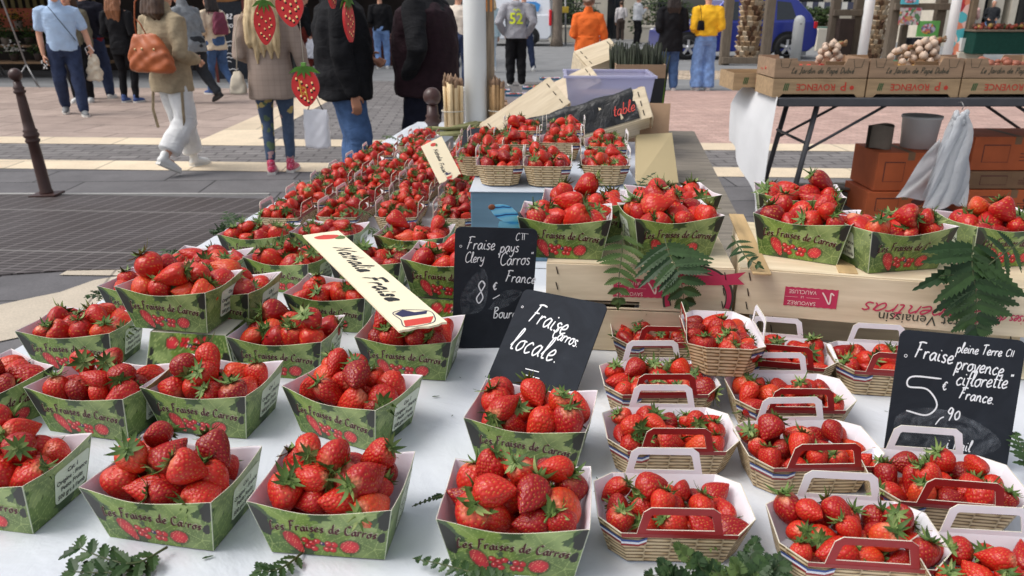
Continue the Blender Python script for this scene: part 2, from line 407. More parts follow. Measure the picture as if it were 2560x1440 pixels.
# ================================================================== STALL TABLES in a frame turned 8 degrees
TA = R(8)
TR = Vector((math.cos(TA), -math.sin(TA), 0)); TD = Vector((math.sin(TA), math.cos(TA), 0))
TZ = .82
def T(s, t, z=TZ): return TR * s + TD * t + Vector((0, 0, z))
M_oldwood = mat('grey_old_wood', S(128, 120, 108), .8, .3, 6, bump=.4, stretch=(1, 8, 8))
M_steel = mat('galvanised_steel', S(150, 150, 150), .45, .15, 20, metal=.6)
def trestle(label, s0, s1, t0, t1):
    c = T((s0 + s1) / 2, (t0 + t1) / 2, 0)
    o = empty('trestle_table', c, -TA, label, 'table')
    w, d = s1 - s0, t1 - t0; mb = MB(); n = 6
    for i in range(n):
        mb.box((-w / 2 + w * (i + .5) / n, 0, TZ - .030), (w / n - .006, d, .03), 0, .003)
    mb.build('tabletop', M_oldwood, o)
    for i in (-1, 1):
        for j in (-1, 1):
            m = MB(); m.tube([(i * (w / 2 - .12), j * (d / 2 - .15), TZ - .045), (i * (w / 2 - .06), j * (d / 2 - .12), 0)], .02, 8); m.build('leg', M_steel, o)
    for j in (-1, 1):
        m = MB(); m.tube([(-(w / 2 - .1), j * (d / 2 - .13), .3), (w / 2 - .1, j * (d / 2 - .13), .3)], .012, 8); m.build('crossbar', M_steel, o)
    return o
trestle('weathered wooden trestle table under the near white tablecloth and chalkboards', -1.20, 2.3, .25, 1.98)
trestle('weathered wooden trestle table running back under the far strawberries and crates', -1.20, .42, 2.00, 4.62)
# white waxed cloths
t = NT('white_waxcloth'); co = t.coord('Object')
n1 = t.noise(co, 2.2, 5, .6, 1.2); n2 = t.noise(co, 14, 4, .6, .6)
vo = t.n('ShaderNodeTexVoronoi'); vo.inputs['Scale'].default_value = 9; t.l(co, vo.inputs['Vector']); spn = t.n('ShaderNodeSeparateColor'); t.l(vo.outputs['Color'], spn.inputs[0])
spot = t.math('MULTIPLY', t.math('LESS_THAN', vo.outputs['Distance'], .05), t.math('GREATER_THAN', spn.outputs[0], .72))
t.col(t.mix(t.math('MULTIPLY', spot, .55), t.ramp(n1, [(.3, S(204, 209, 217)), (.65, S(220, 224, 230))]), S(150, 96, 92)))
t.set(Roughness=.34, Specular_IOR_Level=.45); wv = t.n('ShaderNodeTexWave'); wv.inputs['Scale'].default_value = .55; wv.inputs['Distortion'].default_value = 5; wv.inputs['Detail'].default_value = 3; t.l(t.coord('Object', rot=(0, 0, .9)), wv.inputs['Vector'])
cr_ = t.math('POWER', wv.outputs['Fac'], 14.0)
t.bump(t.math('ADD', t.math('ADD', n1, t.math('MULTIPLY', n2, .3)), t.math('MULTIPLY', cr_, .5)), .42, .022)
M_cloth = t.mat
def cloth_mesh(name, s0, s1, t0, t1, drops, label, ns=90, ntt=60):
    """a cloth over a table, hanging on the sides listed in drops"""
    mb = MB(); hang = .34
    ss = ([s0 - hang + hang * i / 8 for i in range(8)] if 'L' in drops else []) + [s0 + (s1 - s0) * i / ns for i in range(ns + 1)] + ([s1 + hang * (i + 1) / 8 for i in range(8)] if 'R' in drops else [])
    ts = ([t0 - hang + hang * i / 8 for i in range(8)] if 'F' in drops else []) + [t0 + (t1 - t0) * i / ntt for i in range(ntt + 1)] + ([t1 + hang * (i + 1) / 8 for i in range(8)] if 'B' in drops else [])
    vs = []
    for tt in ts:
        for s in ss:
            ox = max(s0 - s, s - s1, 0); oy = max(t0 - tt, tt - t1, 0)
            cs, ct = min(max(s, s0), s1), min(max(tt, t0), t1)
            z = TZ + .001
            wr = .0022 * math.sin(s * 9 + 2 * math.sin(tt * 5)) * math.sin(tt * 7 + 1.5 * math.sin(s * 4)) + .0011 * math.sin(s * 31 + tt * 12)
            if ox or oy:
                dd = max(ox, oy); z -= dd * .985
                fl = .012 + dd * (.06 + .07 * math.sin((tt if ox else s) * 17))
                if ox: cs += (fl if s > s1 else -fl)
                if oy: ct += (fl if tt > t1 else -fl)
            else: z += max(wr, -.0008)
            vs.append(tuple(T(cs, ct, z)))
    W = len(ss)
    fs = [(j * W + i, j * W + i + 1, (j + 1) * W + i + 1, (j + 1) * W + i) for j in range(len(ts) - 1) for i in range(W - 1)]
    mb.add(vs, fs, 0, True)
    return tag(mb.build('tablecloth', M_cloth), label, 'tablecloth')
cloth_mesh('c', -1.235, 2.32, .22, 1.99, 'LFR', 'smooth white waxed tablecloth under the near strawberry punnets and chalkboards', 110, 60)
cloth_mesh('c', -1.235, .20, 1.995, 4.66, 'LB', 'white waxed tablecloth on the far half of the stall beside the asparagus', 60, 80)
# ================================================================== STRAWBERRIES
def berry_mats():
    t = NT('strawberry_flesh')
    at = t.n('ShaderNodeAttribute'); at.attribute_name = 'seed'
    ca = t.n('ShaderNodeAttribute'); ca.attribute_name = 'pale'
    oi = t.n('ShaderNodeObjectInfo'); ge = t.n('ShaderNodeNewGeometry')
    rnd = t.math('FRACT', t.math('ADD', oi.outputs['Random'], ge.outputs['Random Per Island']))
    base = t.ramp(rnd, [(0, (.22, .004, .007)), (.2, (.38, .007, .008)), (.5, (.52, .015, .008)), (.9, (.60, .026, .010)), (1, (.64, .065, .014))])
    n = t.noise(t.coord('Object'), 40, 3)
    base = t.mix(t.math('MULTIPLY', n, .35), base, (.30, .006, .008))
    base = t.mix(ca.outputs['Fac'], base, (.72, .26, .14))
    t.col(t.mix(at.outputs['Fac'], base, (.60, .27, .05)))
    t.set(Roughness=.40, Specular_IOR_Level=.36, Coat_Weight=.10, Coat_Roughness=.15, Subsurface_Weight=.10, Subsurface_Scale=.004)
    t.bsdf.inputs['Subsurface Radius'].default_value = (1, .25, .12)
    g = NT('strawberry_calyx'); oi = g.n('ShaderNodeObjectInfo'); ge = g.n('ShaderNodeNewGeometry')
    rn = g.math('FRACT', g.math('ADD', oi.outputs['Random'], ge.outputs['Random Per Island']))
    g.col(g.ramp(rn, [(0, (.045, .085, .018)), (.5, (.085, .15, .03)), (.85, (.17, .24, .07)), (1, (.28, .33, .12))]))
    g.set(Roughness=.55, Specular_IOR_Level=.3)
    return t.mat, g.mat
M_berry, M_calyx = berry_mats()
def berry_arrays(seed, nu, nv, nseed, pits=True):
    """unit strawberry: about radius 1, calyx towards +z; returns verts, faces, seed attr, pale attr"""
    rr = np.random.RandomState(seed)
    ln = rr.uniform(1.05, 1.5); p = rr.uniform(.55, .75); sh = rr.uniform(.70, 1.0)
    flat = rr.uniform(.82, 1.0); wob = rr.uniform(-.10, .10, 6); bend = rr.uniform(-.22, .22)
    def surf(t, ph):
        r = np.sin(np.pi * np.clip(t, 0, 1) ** p) ** sh
        r = r * (1 + wob[0] * np.cos(ph + wob[1] * 20) + wob[2] * np.cos(2 * ph + wob[3] * 30) * t + wob[4] * .8 * np.cos(3 * ph + wob[5] * 30))
        z = ln * (1 - 2 * t) + .05 * np.cos(2 * ph + wob[1] * 9) * (1 - t)
        z = z - .30 * np.exp(-(t / .06) ** 2) * .4
        x = r * np.cos(ph) + bend * (1 - ((z / ln)) ** 2); y = r * np.sin(ph) * flat
        return np.stack([x, y, z], -1)
    tt = np.linspace(0.001, .999, nv); tt = .5 - .5 * np.cos(np.pi * tt)
    ph = np.linspace(0, 2 * np.pi, nu, endpoint=False)
    Tg, Pg = np.meshgrid(tt, ph, indexing='ij'); V = surf(Tg, Pg).reshape(-1, 3)
    ts = np.linspace(0, 1, 400); rs = np.sin(np.pi * ts ** p) ** sh + .12; cum = np.cumsum(rs); cum /= cum[-1]
    i = np.arange(nseed); st = np.interp((i + .5) / nseed, cum, ts); sp = i * 2.399963 + rr.uniform(-.12, .12, nseed)
    SP = surf(st, sp)
    d = np.sqrt(((V[:, None, :] - SP[None]) ** 2).sum(-1)).min(1)
    sp_ = math.sqrt(14.0 / nseed) * .5
    att = np.clip(1 - (d / (sp_ * (.29 if pits else .30))), 0, 1); att = np.clip(att * 2.4, 0, 1) * (1 if pits else .55)
    if pits:
        ctr = np.stack([np.zeros(len(V)), np.zeros(len(V)), V[:, 2] * .6], -1); nn = V - ctr; nn /= np.linalg.norm(nn, axis=1, keepdims=True) + 1e-9
        V = V - nn * (.080 * np.exp(-(d / (sp_ * .55)) ** 2) - .034 * np.exp(-(d / (sp_ * .22)) ** 2))[:, None]
    pale = np.clip((.16 + .05 * np.sin(3 * Pg.reshape(-1) + seed) - Tg.reshape(-1)) / .12, 0, 1) * (rr.uniform(.3, 1) if seed % 3 == 0 else .12)
    F = []
    for a in range(nv - 1):
        for b in range(nu): F.append((a * nu + b, (a + 1) * nu + b, (a + 1) * nu + (b + 1) % nu, a * nu + (b + 1) % nu))
    F.append(tuple(range(nu))); F.append(tuple((nv - 1) * nu + b for b in range(nu))[::-1])
    return V, F, att, pale, ln
def calyx_arrays(seed, ln):
    rr = random.Random(seed); mb = MB(); n = rr.randint(9, 12)
    for k in range(n):
        a = 2 * math.pi * k / n + rr.uniform(-.2, .2); L = rr.uniform(.65, 1.15); w = rr.uniform(.14, .20); curl = rr.uniform(-.25, .75)
        vs = []
        for i in range(6):
            u = i / 5; r = .05 + L * u; z = ln - .06 + .10 * u + curl * L * (u ** 2) * .8 - .10 * math.sin(u * 3.1)
            ww = w * (math.sin(math.pi * min(1, u * .8 + .18)) ** .8) * (1 - u * .35) if i < 5 else .004
            tx, ty = -math.sin(a), math.cos(a); cx, cy = r * math.cos(a), r * math.sin(a)
            vs += [(cx - tx * ww, cy - ty * ww, z + .03), (cx, cy, z), (cx + tx * ww, cy + ty * ww, z + .03)]
        fs = []
        for i in range(5):
            for j in (0, 1): fs.append((3 * i + j, 3 * i + j + 1, 3 * i + j + 4, 3 * i + j + 3))
        mb.add(vs, fs, 0, True)
    L = rr.choice([.15, .25, .3, .8]); b = rr.uniform(-.5, .5)
    mb.tube([(0, 0, ln - .1), (b * .1, 0, ln + L * .5), (b * .5, b * .2, ln + L)], [.075, .055, .045], 6)
    return mb
NVAR = 12
BERRY = []
for k in range(NVAR):
    V, F, att, pale, ln = berry_arrays(k * 7 + 3, 96, 66, 190)
    me = bpy.data.meshes.new('berry_flesh'); me.from_pydata(V.tolist(), [], F); me.materials.append(M_berry)
    for nm, arr in (('seed', att), ('pale', pale)):
        a = me.attributes.new(nm, 'FLOAT', 'POINT'); a.data.foreach_set('value', arr.astype(np.float32))
    me.polygons.foreach_set('use_smooth', [True] * len(F)); me.update()
    cal = calyx_arrays(k * 5 + 1, ln).mesh('calyx', M_calyx)
    lo = (berry_arrays(k * 7 + 3, 26, 18, 110, False), berry_arrays(k * 7 + 3, 60, 42, 150)); lc = calyx_arrays(k * 5 + 1, ln)
    BERRY.append((me, cal, lo, lc))
# all heaps are planned first, then the 300 berries nearest the camera become things of their own
UNDER = []; HEAPS = []      # (distance, ref, [(loc, quat, radius, variant, has_calyx)])
def rand_axis(rr):
    z = rr.uniform(-.45, .92); a = rr.uniform(0, 2 * math.pi); s = math.sqrt(1 - z * z)
    v = Vector((s * math.cos(a), s * math.sin(a), z))
    return Vector((0, 0, 1)).rotation_difference(v) @ Quaternion((0, 0, 1), rr.uniform(0, 6.28))
def heap(ref, M, hw, hd, z0, n, r0, r1, seed, dome=.007, cover=None):
    """pile of n berries in a tray of half size hw x hd; M places the tray"""
    rr = random.Random(seed); placed = []; out = []; rm = (r0 + r1) / 2
    W, D = max(.002, hw - rm * 1.22), max(.002, hd - rm * 1.20)
    nx, ny = max(2, round(2 * W / (rm * 1.72)) + 1), max(2, round(2 * D / (rm * 1.72)) + 1)
    spots = [(-W + 2 * W * i / (nx - 1), -D + 2 * D * j / (ny - 1)) for j in range(ny) for i in range(nx)]
    rr.shuffle(spots); first = spots[:n]
    for i in range(n):
        r = rr.uniform(r0, r1) * rr.choice((.84, .95, 1, 1, 1.06))
        if i < len(first):
            x, y = first[i]; x += rr.uniform(-.22, .22) * rm; y += rr.uniform(-.22, .22) * rm; x = min(W, max(-W, x)); y = min(D, max(-D, y)); z = z0 + r * rr.uniform(.72, .95)
        else:
            best = None
            for k in range(40):
                x = rr.uniform(-1, 1) * W * .92; y = rr.uniform(-1, 1) * D * .92; z = z0 + r * .8
                for (qx, qy, qz, qr) in placed:
                    dd = (x - qx) ** 2 + (y - qy) ** 2; s = (r + qr) * .90
                    if dd < s * s: z = max(z, qz + math.sqrt(s * s - dd) * .86)
                if best is None or z < best[0]: best = (z, x, y)
            z, x, y = best
        placed.append((x, y, z, r))
        q = rand_axis(rr)
        if i < len(first):       # keep the long axis off the tray walls
            ax = q @ Vector((0, 0, 1))
            if (abs(y) > D * .6 and abs(ax.y) > .3) or (abs(x) > W * .8 and abs(ax.x) > .4): q = Vector((0, 0, 1)).rotation_difference(Vector((ax.x * (.35 if abs(x) > W * .8 else 1), ax.y * (.25 if abs(y) > D * .6 else 1), ax.z + .05)).normalized()) @ Quaternion((0, 0, 1), rr.uniform(0, 6.28))
        out.append((M @ Vector((x, y, z)), q, r / 1.08, rr.randrange(NVAR), rr.random() < .92))
    under = [(M @ Vector((x * .62, y * .42, z0 - rm * .45)), rand_axis(rr), rm * .8, rr.randrange(NVAR), False) for x, y in first]
    UNDER.extend(under)
    d = (M.translation - Vector((0, 0, CAMZ))).length
    HEAPS.append((d, ref, out))
# ================================================================== PRINTED GREEN PUNNETS
def vcol_mat(name, attr='print', rough=.4):
    t = NT(name); a = t.n('ShaderNodeAttribute'); a.attribute_name = attr
    t.col(a.outputs['Color']); t.set(Roughness=rough, Specular_IOR_Level=.4); return t.mat
M_print = vcol_mat('leaf_print_card', rough=.38)
M_cardin = mat('white_card', S(226, 220, 226), .6, .04, 40)
M_cardrim = mat('cut_card_edge', S(212, 206, 188), .8, .05, 40)
M_maroon = mat('maroon_ink', S(74, 22, 24), .5, .1)
M_paleink = mat('pale_outline_ink', S(196, 196, 160), .5, .1)
M_sticker = mat('pale_sticker', S(214, 222, 206), .5, .04)
M_blackink = mat('black_ink', S(24, 24, 26), .6, .05)
PL, PW, PH, BL, BW = .187, .136, .088, .152, .106      # punnet sizes
def leaf_print(u, v, seed, long_side=True):
    """procedural print: overlapping vine leaves, dark gaps at the corners, berries"""
    rr = np.random.RandomState(seed)
    asp = 2.1 if long_side else 1.45
    X, Y = u * asp, v
    def nz(x, y, s, k):
        return (np.sin(x * s * 1.7 + k) * np.cos(y * s * 2.1 + 1.3 * k) + np.sin((x + y) * s * 1.1 + 2.2 * k + np.sin(y * s))) * .5
    C = np.zeros(u.shape + (3,)); C[:] = np.array(S(60, 78, 46))
    C += (nz(X, Y, 9, 1.) * .02)[..., None]
    def leaf(cx, cy, r, ang, col, hi):
        dx, dy = X - cx, Y - cy; d = np.hypot(dx, dy); a = np.arctan2(dy, dx) - ang
        lob = r * (.66 + .22 * np.cos(5 * a) + .05 * np.cos(23 * a) + .10 * np.cos(a))
        m = d < lob
        vein = np.abs(np.sin(2.5 * a)) * d; side = np.abs(np.sin(a * 9 + d * 16))
        sh = np.clip(.5 + .5 * nz(X, Y, 6, cx * 5), 0, 1)
        c = np.array(S(*col)) * (1 - sh[..., None]) + np.array(S(*hi)) * sh[..., None]
        c = np.where(((vein < .016) | ((side < .10) & (d > .1)))[..., None], c * .55 + np.array(S(176, 190, 120)) * .45, c)
        C[m] = c[m]
    if long_side:
        leaf(.10, .18, .62, .3, (70, 96, 44), (104, 130, 62)); leaf(1.9, .2, .66, 2.6, (84, 104, 56), (120, 138, 84))
        leaf(.62, .70, .62, 1.2, (92, 118, 52), (132, 152, 74)); leaf(1.50, .72, .66, 2.0, (104, 124, 72), (150, 166, 106))
        leaf(1.05, .30, .55, -.7, (82, 106, 44), (116, 140, 58))
        for (cx, cy, r) in ((.02, .72, .20), (.12, .55, .13), (2.05, .80, .15), (2.0, .45, .08)):
            m = np.hypot((X - cx) * 1.2, (Y - cy) * .8) < r * (1 + .25 * nz(X, Y, 14, cx)); C[m] = np.array(S(40, 40, 36))
        def blob(cx, cy, rx, ry, col, ang=0.0, seeds=False, taper=0.0):
            dx, dy = X - cx, Y - cy; x2 = dx * math.cos(ang) + dy * math.sin(ang); y2 = -dx * math.sin(ang) + dy * math.cos(ang)
            q = (x2 / (rx * (1 + taper * y2 / ry))) ** 2 + (y2 / ry) ** 2
            sh = q < 1.5; C[sh] = C[sh] * .45
            m = q < 1
            c = np.array(S(*col)) * (1.15 - .5 * q[..., None]); 
            if seeds:
                sd = (np.sin(x2 * 95) * np.sin(y2 * 95)) > .72; c = np.where(sd[..., None], np.array(S(216, 140, 110)), c)
            C[m] = c[m]; hl = np.hypot(x2 + rx * .25, y2 - ry * .3) < .016; 
            if not seeds: C[hl & m] = np.array(S(238, 190, 180))
        blob(.52, .28, .125, .25, (190, 44, 52), .35, True, .35)
        for (a_, b_) in ((.72, .36), (.82, .30), (.92, .35), (.74, .22), (.84, .17), (1.06, .17), (1.16, .16), (1.20, .28), (1.10, .30)):
            blob(a_, b_, .066, .066, (190, 36, 42))
        blob(1.0, .30, .045, .045, (44, 40, 84)); blob(1.47, .24, .165, .145, (196, 48, 58), .1, True)
    else:
        leaf(.2, .2, .7, .6, (70, 92, 46), (110, 132, 72)); leaf(1.1, .75, .75, 2.3, (96, 116, 70), (150, 164, 116)); leaf(.35, .85, .5, -1, (84, 104, 60), (140, 156, 100))
        leaf(1.3, .2, .5, 1.5, (72, 92, 52), (112, 130, 80))
    e = np.minimum(u, 1 - u) < (.006 if long_side else .009); C[e] = np.array(S(188, 194, 172))
    return np.clip(C * 1.22, 0, 1)
def punnet_meshes():
    mb = MB(); cols = []
    hl, hw, bl, bw, h = PL / 2, PW / 2, BL / 2, BW / 2, PH
    def panel(c0, c1, b0, b1, dip, nu, nv, seed, long_side):
        """top corners c0,c1, bottom corners b0,b1; outer print + inner white + rim"""
        c0, c1, b0, b1 = map(Vector, (c0, c1, b0, b1))
        U, Vv = np.meshgrid(np.linspace(0, 1, nu), np.linspace(0, 1, nv)); pc = leaf_print(U, Vv, seed, long_side)
        nrm = (b1 - b0).cross(c0 - b0).normalized(); th = .0009
        vs = []; vi = []
        for j in range(nv):
            for i in range(nu):
                u, v = i / (nu - 1), j / (nv - 1)
                top = c0.lerp(c1, u); bot = b0.lerp(b1, u)
                tz = 1 - dip * (math.sin(math.pi * u) ** 1.3) * (1 + .15 * math.sin(2 * math.pi * u))
                p = bot.lerp(top, v * tz); bow = nrm * (.004 * math.sin(math.pi * u) * v * (1 if long_side else .6))
                vs.append(p + bow); vi.append(p + bow - nrm * th)
        N = len(vs)
        fo = [(j * nu + i, j * nu + i + 1, (j + 1) * nu + i + 1, (j + 1) * nu + i) for j in range(nv - 1) for i in range(nu - 1)]
        fi = [tuple(N + k for k in f[::-1]) for f in fo]
        k = (nv - 1) * nu; fr = [(k + i, k + i + 1, N + k + i + 1, N + k + i) for i in range(nu - 1)]
        mb.add(vs + vi, fo + fi + fr, [0] * len(fo) + [1] * len(fi) + [2] * len(fr), True)
        cols.append(np.concatenate([pc.reshape(-1, 3), np.ones((N, 3)) * .8]))
    tc = [(-hl, -hw, h), (hl, -hw, h), (hl, hw, h), (-hl, hw, h)]; bc = [(-bl, -bw, 0), (bl, -bw, 0), (bl, bw, 0), (-bl, bw, 0)]
    panel(tc[0], tc[1], bc[0], bc[1], .13, 120, 54, 1, True)
    panel(tc[1], tc[2], bc[1], bc[2], .06, 64, 46, 2, False)
    panel(tc[2], tc[3], bc[2], bc[3], .13, 60, 26, 3, True)
    panel(tc[3], tc[0], bc[3], bc[0], .06, 64, 46, 4, False)
    b = mb.add([(x, y, .0012) for x, y, _ in bc] + [(x * .99, y * .99, .003) for x, y, _ in bc], [(3, 2, 1, 0), (4, 5, 6, 7)], [2, 1]); cols.append(np.ones((8, 3)) * .8)
    me = mb.mesh('carton', [M_print, M_cardin, M_cardrim])
    at = me.attributes.new('print', 'FLOAT_COLOR', 'POINT'); C = np.concatenate(cols); C4 = np.concatenate([C, np.ones((len(C), 1))], 1)
    at.data.foreach_set('color', C4.astype(np.float32).ravel())
    # printed words on the long front, in panel coordinates (metres along, fraction up)
    def face(side):
        if side == 'F': b0, b1, c0, c1 = map(Vector, (bc[0], bc[1], tc[0], tc[1]))
        elif side == 'R': b0, b1, c0, c1 = map(Vector, (bc[1], bc[2], tc[1], tc[2]))
        elif side == 'L': b0, b1, c0, c1 = map(Vector, (bc[3], bc[0], tc[3], tc[0]))
        n = (b1 - b0).cross(c0 - b0).normalized()
        def fn(x, y, hgt):     # x 0..1 along, y 0..1 up
            p = b0.lerp(b1, x).lerp(c0.lerp(c1, x), y)
            return p + n * (hgt + .004 * math.sin(math.pi * min(1, max(0, x))) * max(0, y) * (1 if side == 'F' else .6) + .0004)
        return fn
    fF = face('F'); asp = .17 / PH
    lt = MB(); nib = Vector((.75, .66)).normalized()
    A = lambda f: (lambda x, y, hh: f(x / asp, y, hh))
    for (dx, dy, m, w, lf) in ((.006, .008, 1, .034, .0002), (0, 0, 0, .029, .0006)):
        script(lt, 'Les Fraises de Carros', .17 + dx, .50 + dy, .094, w, A(fF), m, .10, nib, .16, -.045, .06, lf, .05, total=1.60)
    me_l = lt.mesh('lettering', [M_maroon, M_paleink])
    def label_mesh(side, px0, px1):
        fn = face(side); sm = MB(); pts = []
        r = .05
        for (cx, cy, a0) in ((px1 - r, .18 + r * 1.3, -90), (px1 - r, .80 - r * 1.3, 0), (px0 + r, .80 - r * 1.3, 90), (px0 + r, .18 + r * 1.3, 180)):
            for k in range(4): a = R(a0 + 30 * k); pts.append((cx + r * math.cos(a), cy + r * 1.3 * math.sin(a)))
        ctr = ((px0 + px1) / 2, .49)
        vs = [fn(*ctr, .0005)] + [fn(x, y, .0004) for x, y in pts]
        sm.add(vs, [(0, i + 1, (i + 1) % len(pts) + 1) for i in range(len(pts))])
        tx = MB(); as2 = .12 / PH
        f2 = lambda x, y, hh: fn(x / as2, y, hh + .0004)
        for i, s in enumerate(('Cat. I', 'Origine : France', 'Petits Fruits', '500 grs à l’emb')):
            font_text(tx, s, (px0 + px1) / 2 * as2, .65 - .135 * i, .118, f2, 0, bold=.012, sx=.92)
        return sm.mesh('label_sticker', M_sticker), tx.mesh('sticker_text', M_blackink)
    return me, me_l, label_mesh('R', .40, .97), label_mesh('L', .08, .60)
PUN = punnet_meshes()
def punnet(loc, yaw, label, ref, n=15, seed=1, up=True, r=(.0215, .0278), floor=.050, tilt=0.0, group='green printed punnets of strawberries'):
    o = empty('strawberry_punnet', loc, yaw, label, 'punnet', group)
    if not up: o.rotation_euler = (R(180), 0, yaw); o.location = Vector(loc) + Vector((0, 0, PH))
    link_mesh('carton', PUN[0], o); link_mesh('lettering', PUN[1], o)
    for a, b in (PUN[2], PUN[3]):
        s = link_mesh('label_sticker', a, o); link_mesh('sticker_text', b, s)
    if up and n:
        M = Matrix.Translation(loc) @ Matrix.Rotation(yaw, 4, 'Z')
        heap(ref, M, PL / 2 * .97, PW / 2 * .96, floor, n, r[0], r[1], seed)
    return o
def from_rim(fl, fr, z0, rim=PH):
    a, b = P(*fl, z0 + rim), P(*fr, z0 + rim); yaw = math.atan2(b.y - a.y, b.x - a.x)
    return a, b, yaw
def pun_front(fl, fr, z0, anchor='m'):
    """punnet whose front rim corners are seen at fl, fr"""
    a, b, yaw = from_rim(fl, fr, z0)
    x = Vector((math.cos(yaw), math.sin(yaw), 0)); y = Vector((-math.sin(yaw), math.cos(yaw), 0))
    m = (a + b) / 2 if anchor == 'm' else (a + x * PL / 2 if anchor == 'l' else b - x * PL / 2)
    c = m + y * PW / 2
    return Vector((c.x, c.y, z0 + .0025)), yaw
def pun_side(fr, br, z0):
    """punnet whose right short rim runs from fr to br"""
    a, b, ang = from_rim(fr, br, z0); yaw = ang - R(90)
    x = Vector((math.cos(yaw), math.sin(yaw), 0))
    c = (a + b) / 2 - x * PL / 2
    return Vector((c.x, c.y, z0 + .0025)), yaw
# ================================================================== CARD BASKETS PRINTED AS WICKER
def wicker_mat():
    t = NT('wicker_print_card'); uv = t.n('ShaderNodeUVMap'); uv.uv_map = 'UVMap'
    sx = t.n('ShaderNodeSeparateXYZ'); t.l(uv.outputs[0], sx.inputs[0]); u, v = sx.outputs[0], sx.outputs[1]
    nz = t.noise(uv.outputs[0], 60, 3); v = t.math('ADD', v, t.math('MULTIPLY', t.math('SUBTRACT', nz, .5), .0016))
    col_i = t.math('FLOOR', t.math('MULTIPLY', u, 1 / .032)); vr = t.math('MULTIPLY', v, 1 / .0066); row = t.math('FRACT', vr)
    alt = t.math('MODULO', t.math('ADD', col_i, t.math('FLOOR', vr)), 2)
    fu = t.math('ABSOLUTE', t.math('SUBTRACT', t.math('FRACT', t.math('MULTIPLY', u, 1 / .032)), .5))
    rod = t.math('SINE', t.math('MULTIPLY', row, math.pi))                      # round cane profile
    bulge = t.math('MULTIPLY', rod, t.math('SUBTRACT', 1.08, t.math('MULTIPLY', t.math('MULTIPLY', alt, t.math('MULTIPLY', fu, fu)), 3.0)))
    stake = t.math('GREATER_THAN', fu, .465)
    col = t.ramp(bulge, [(.16, S(64, 48, 36)), (.42, S(168, 138, 98)), (.75, S(204, 178, 136)), (1, S(220, 200, 164))])
    col = t.mix(t.math('MULTIPLY', stake, .7), col, S(196, 174, 138))
    t.col(t.mix(.4, col, t.ramp(nz, [(.3, (.72,) * 3), (.7, (1.15,) * 3)]), 'MULTIPLY')); t.set(Roughness=.5, Specular_IOR_Level=.4)
    return t.mat
M_wick = wicker_mat()
M_redcard = mat('red_card', S(150, 24, 26), .38, .06, 30)
M_whitecard = mat('white_card_inside', S(238, 238, 244), .6, .03, 40, bump=.1, bscale=400, bdist=.001)
M_blue = mat('ribbon_blue', S(44, 70, 136), .5, .08); M_white = mat('ribbon_white', S(226, 228, 236), .5, .04)
WA, WB, WC, WH = .101, .067, .028, .056      # half length, half depth, chamfer, height
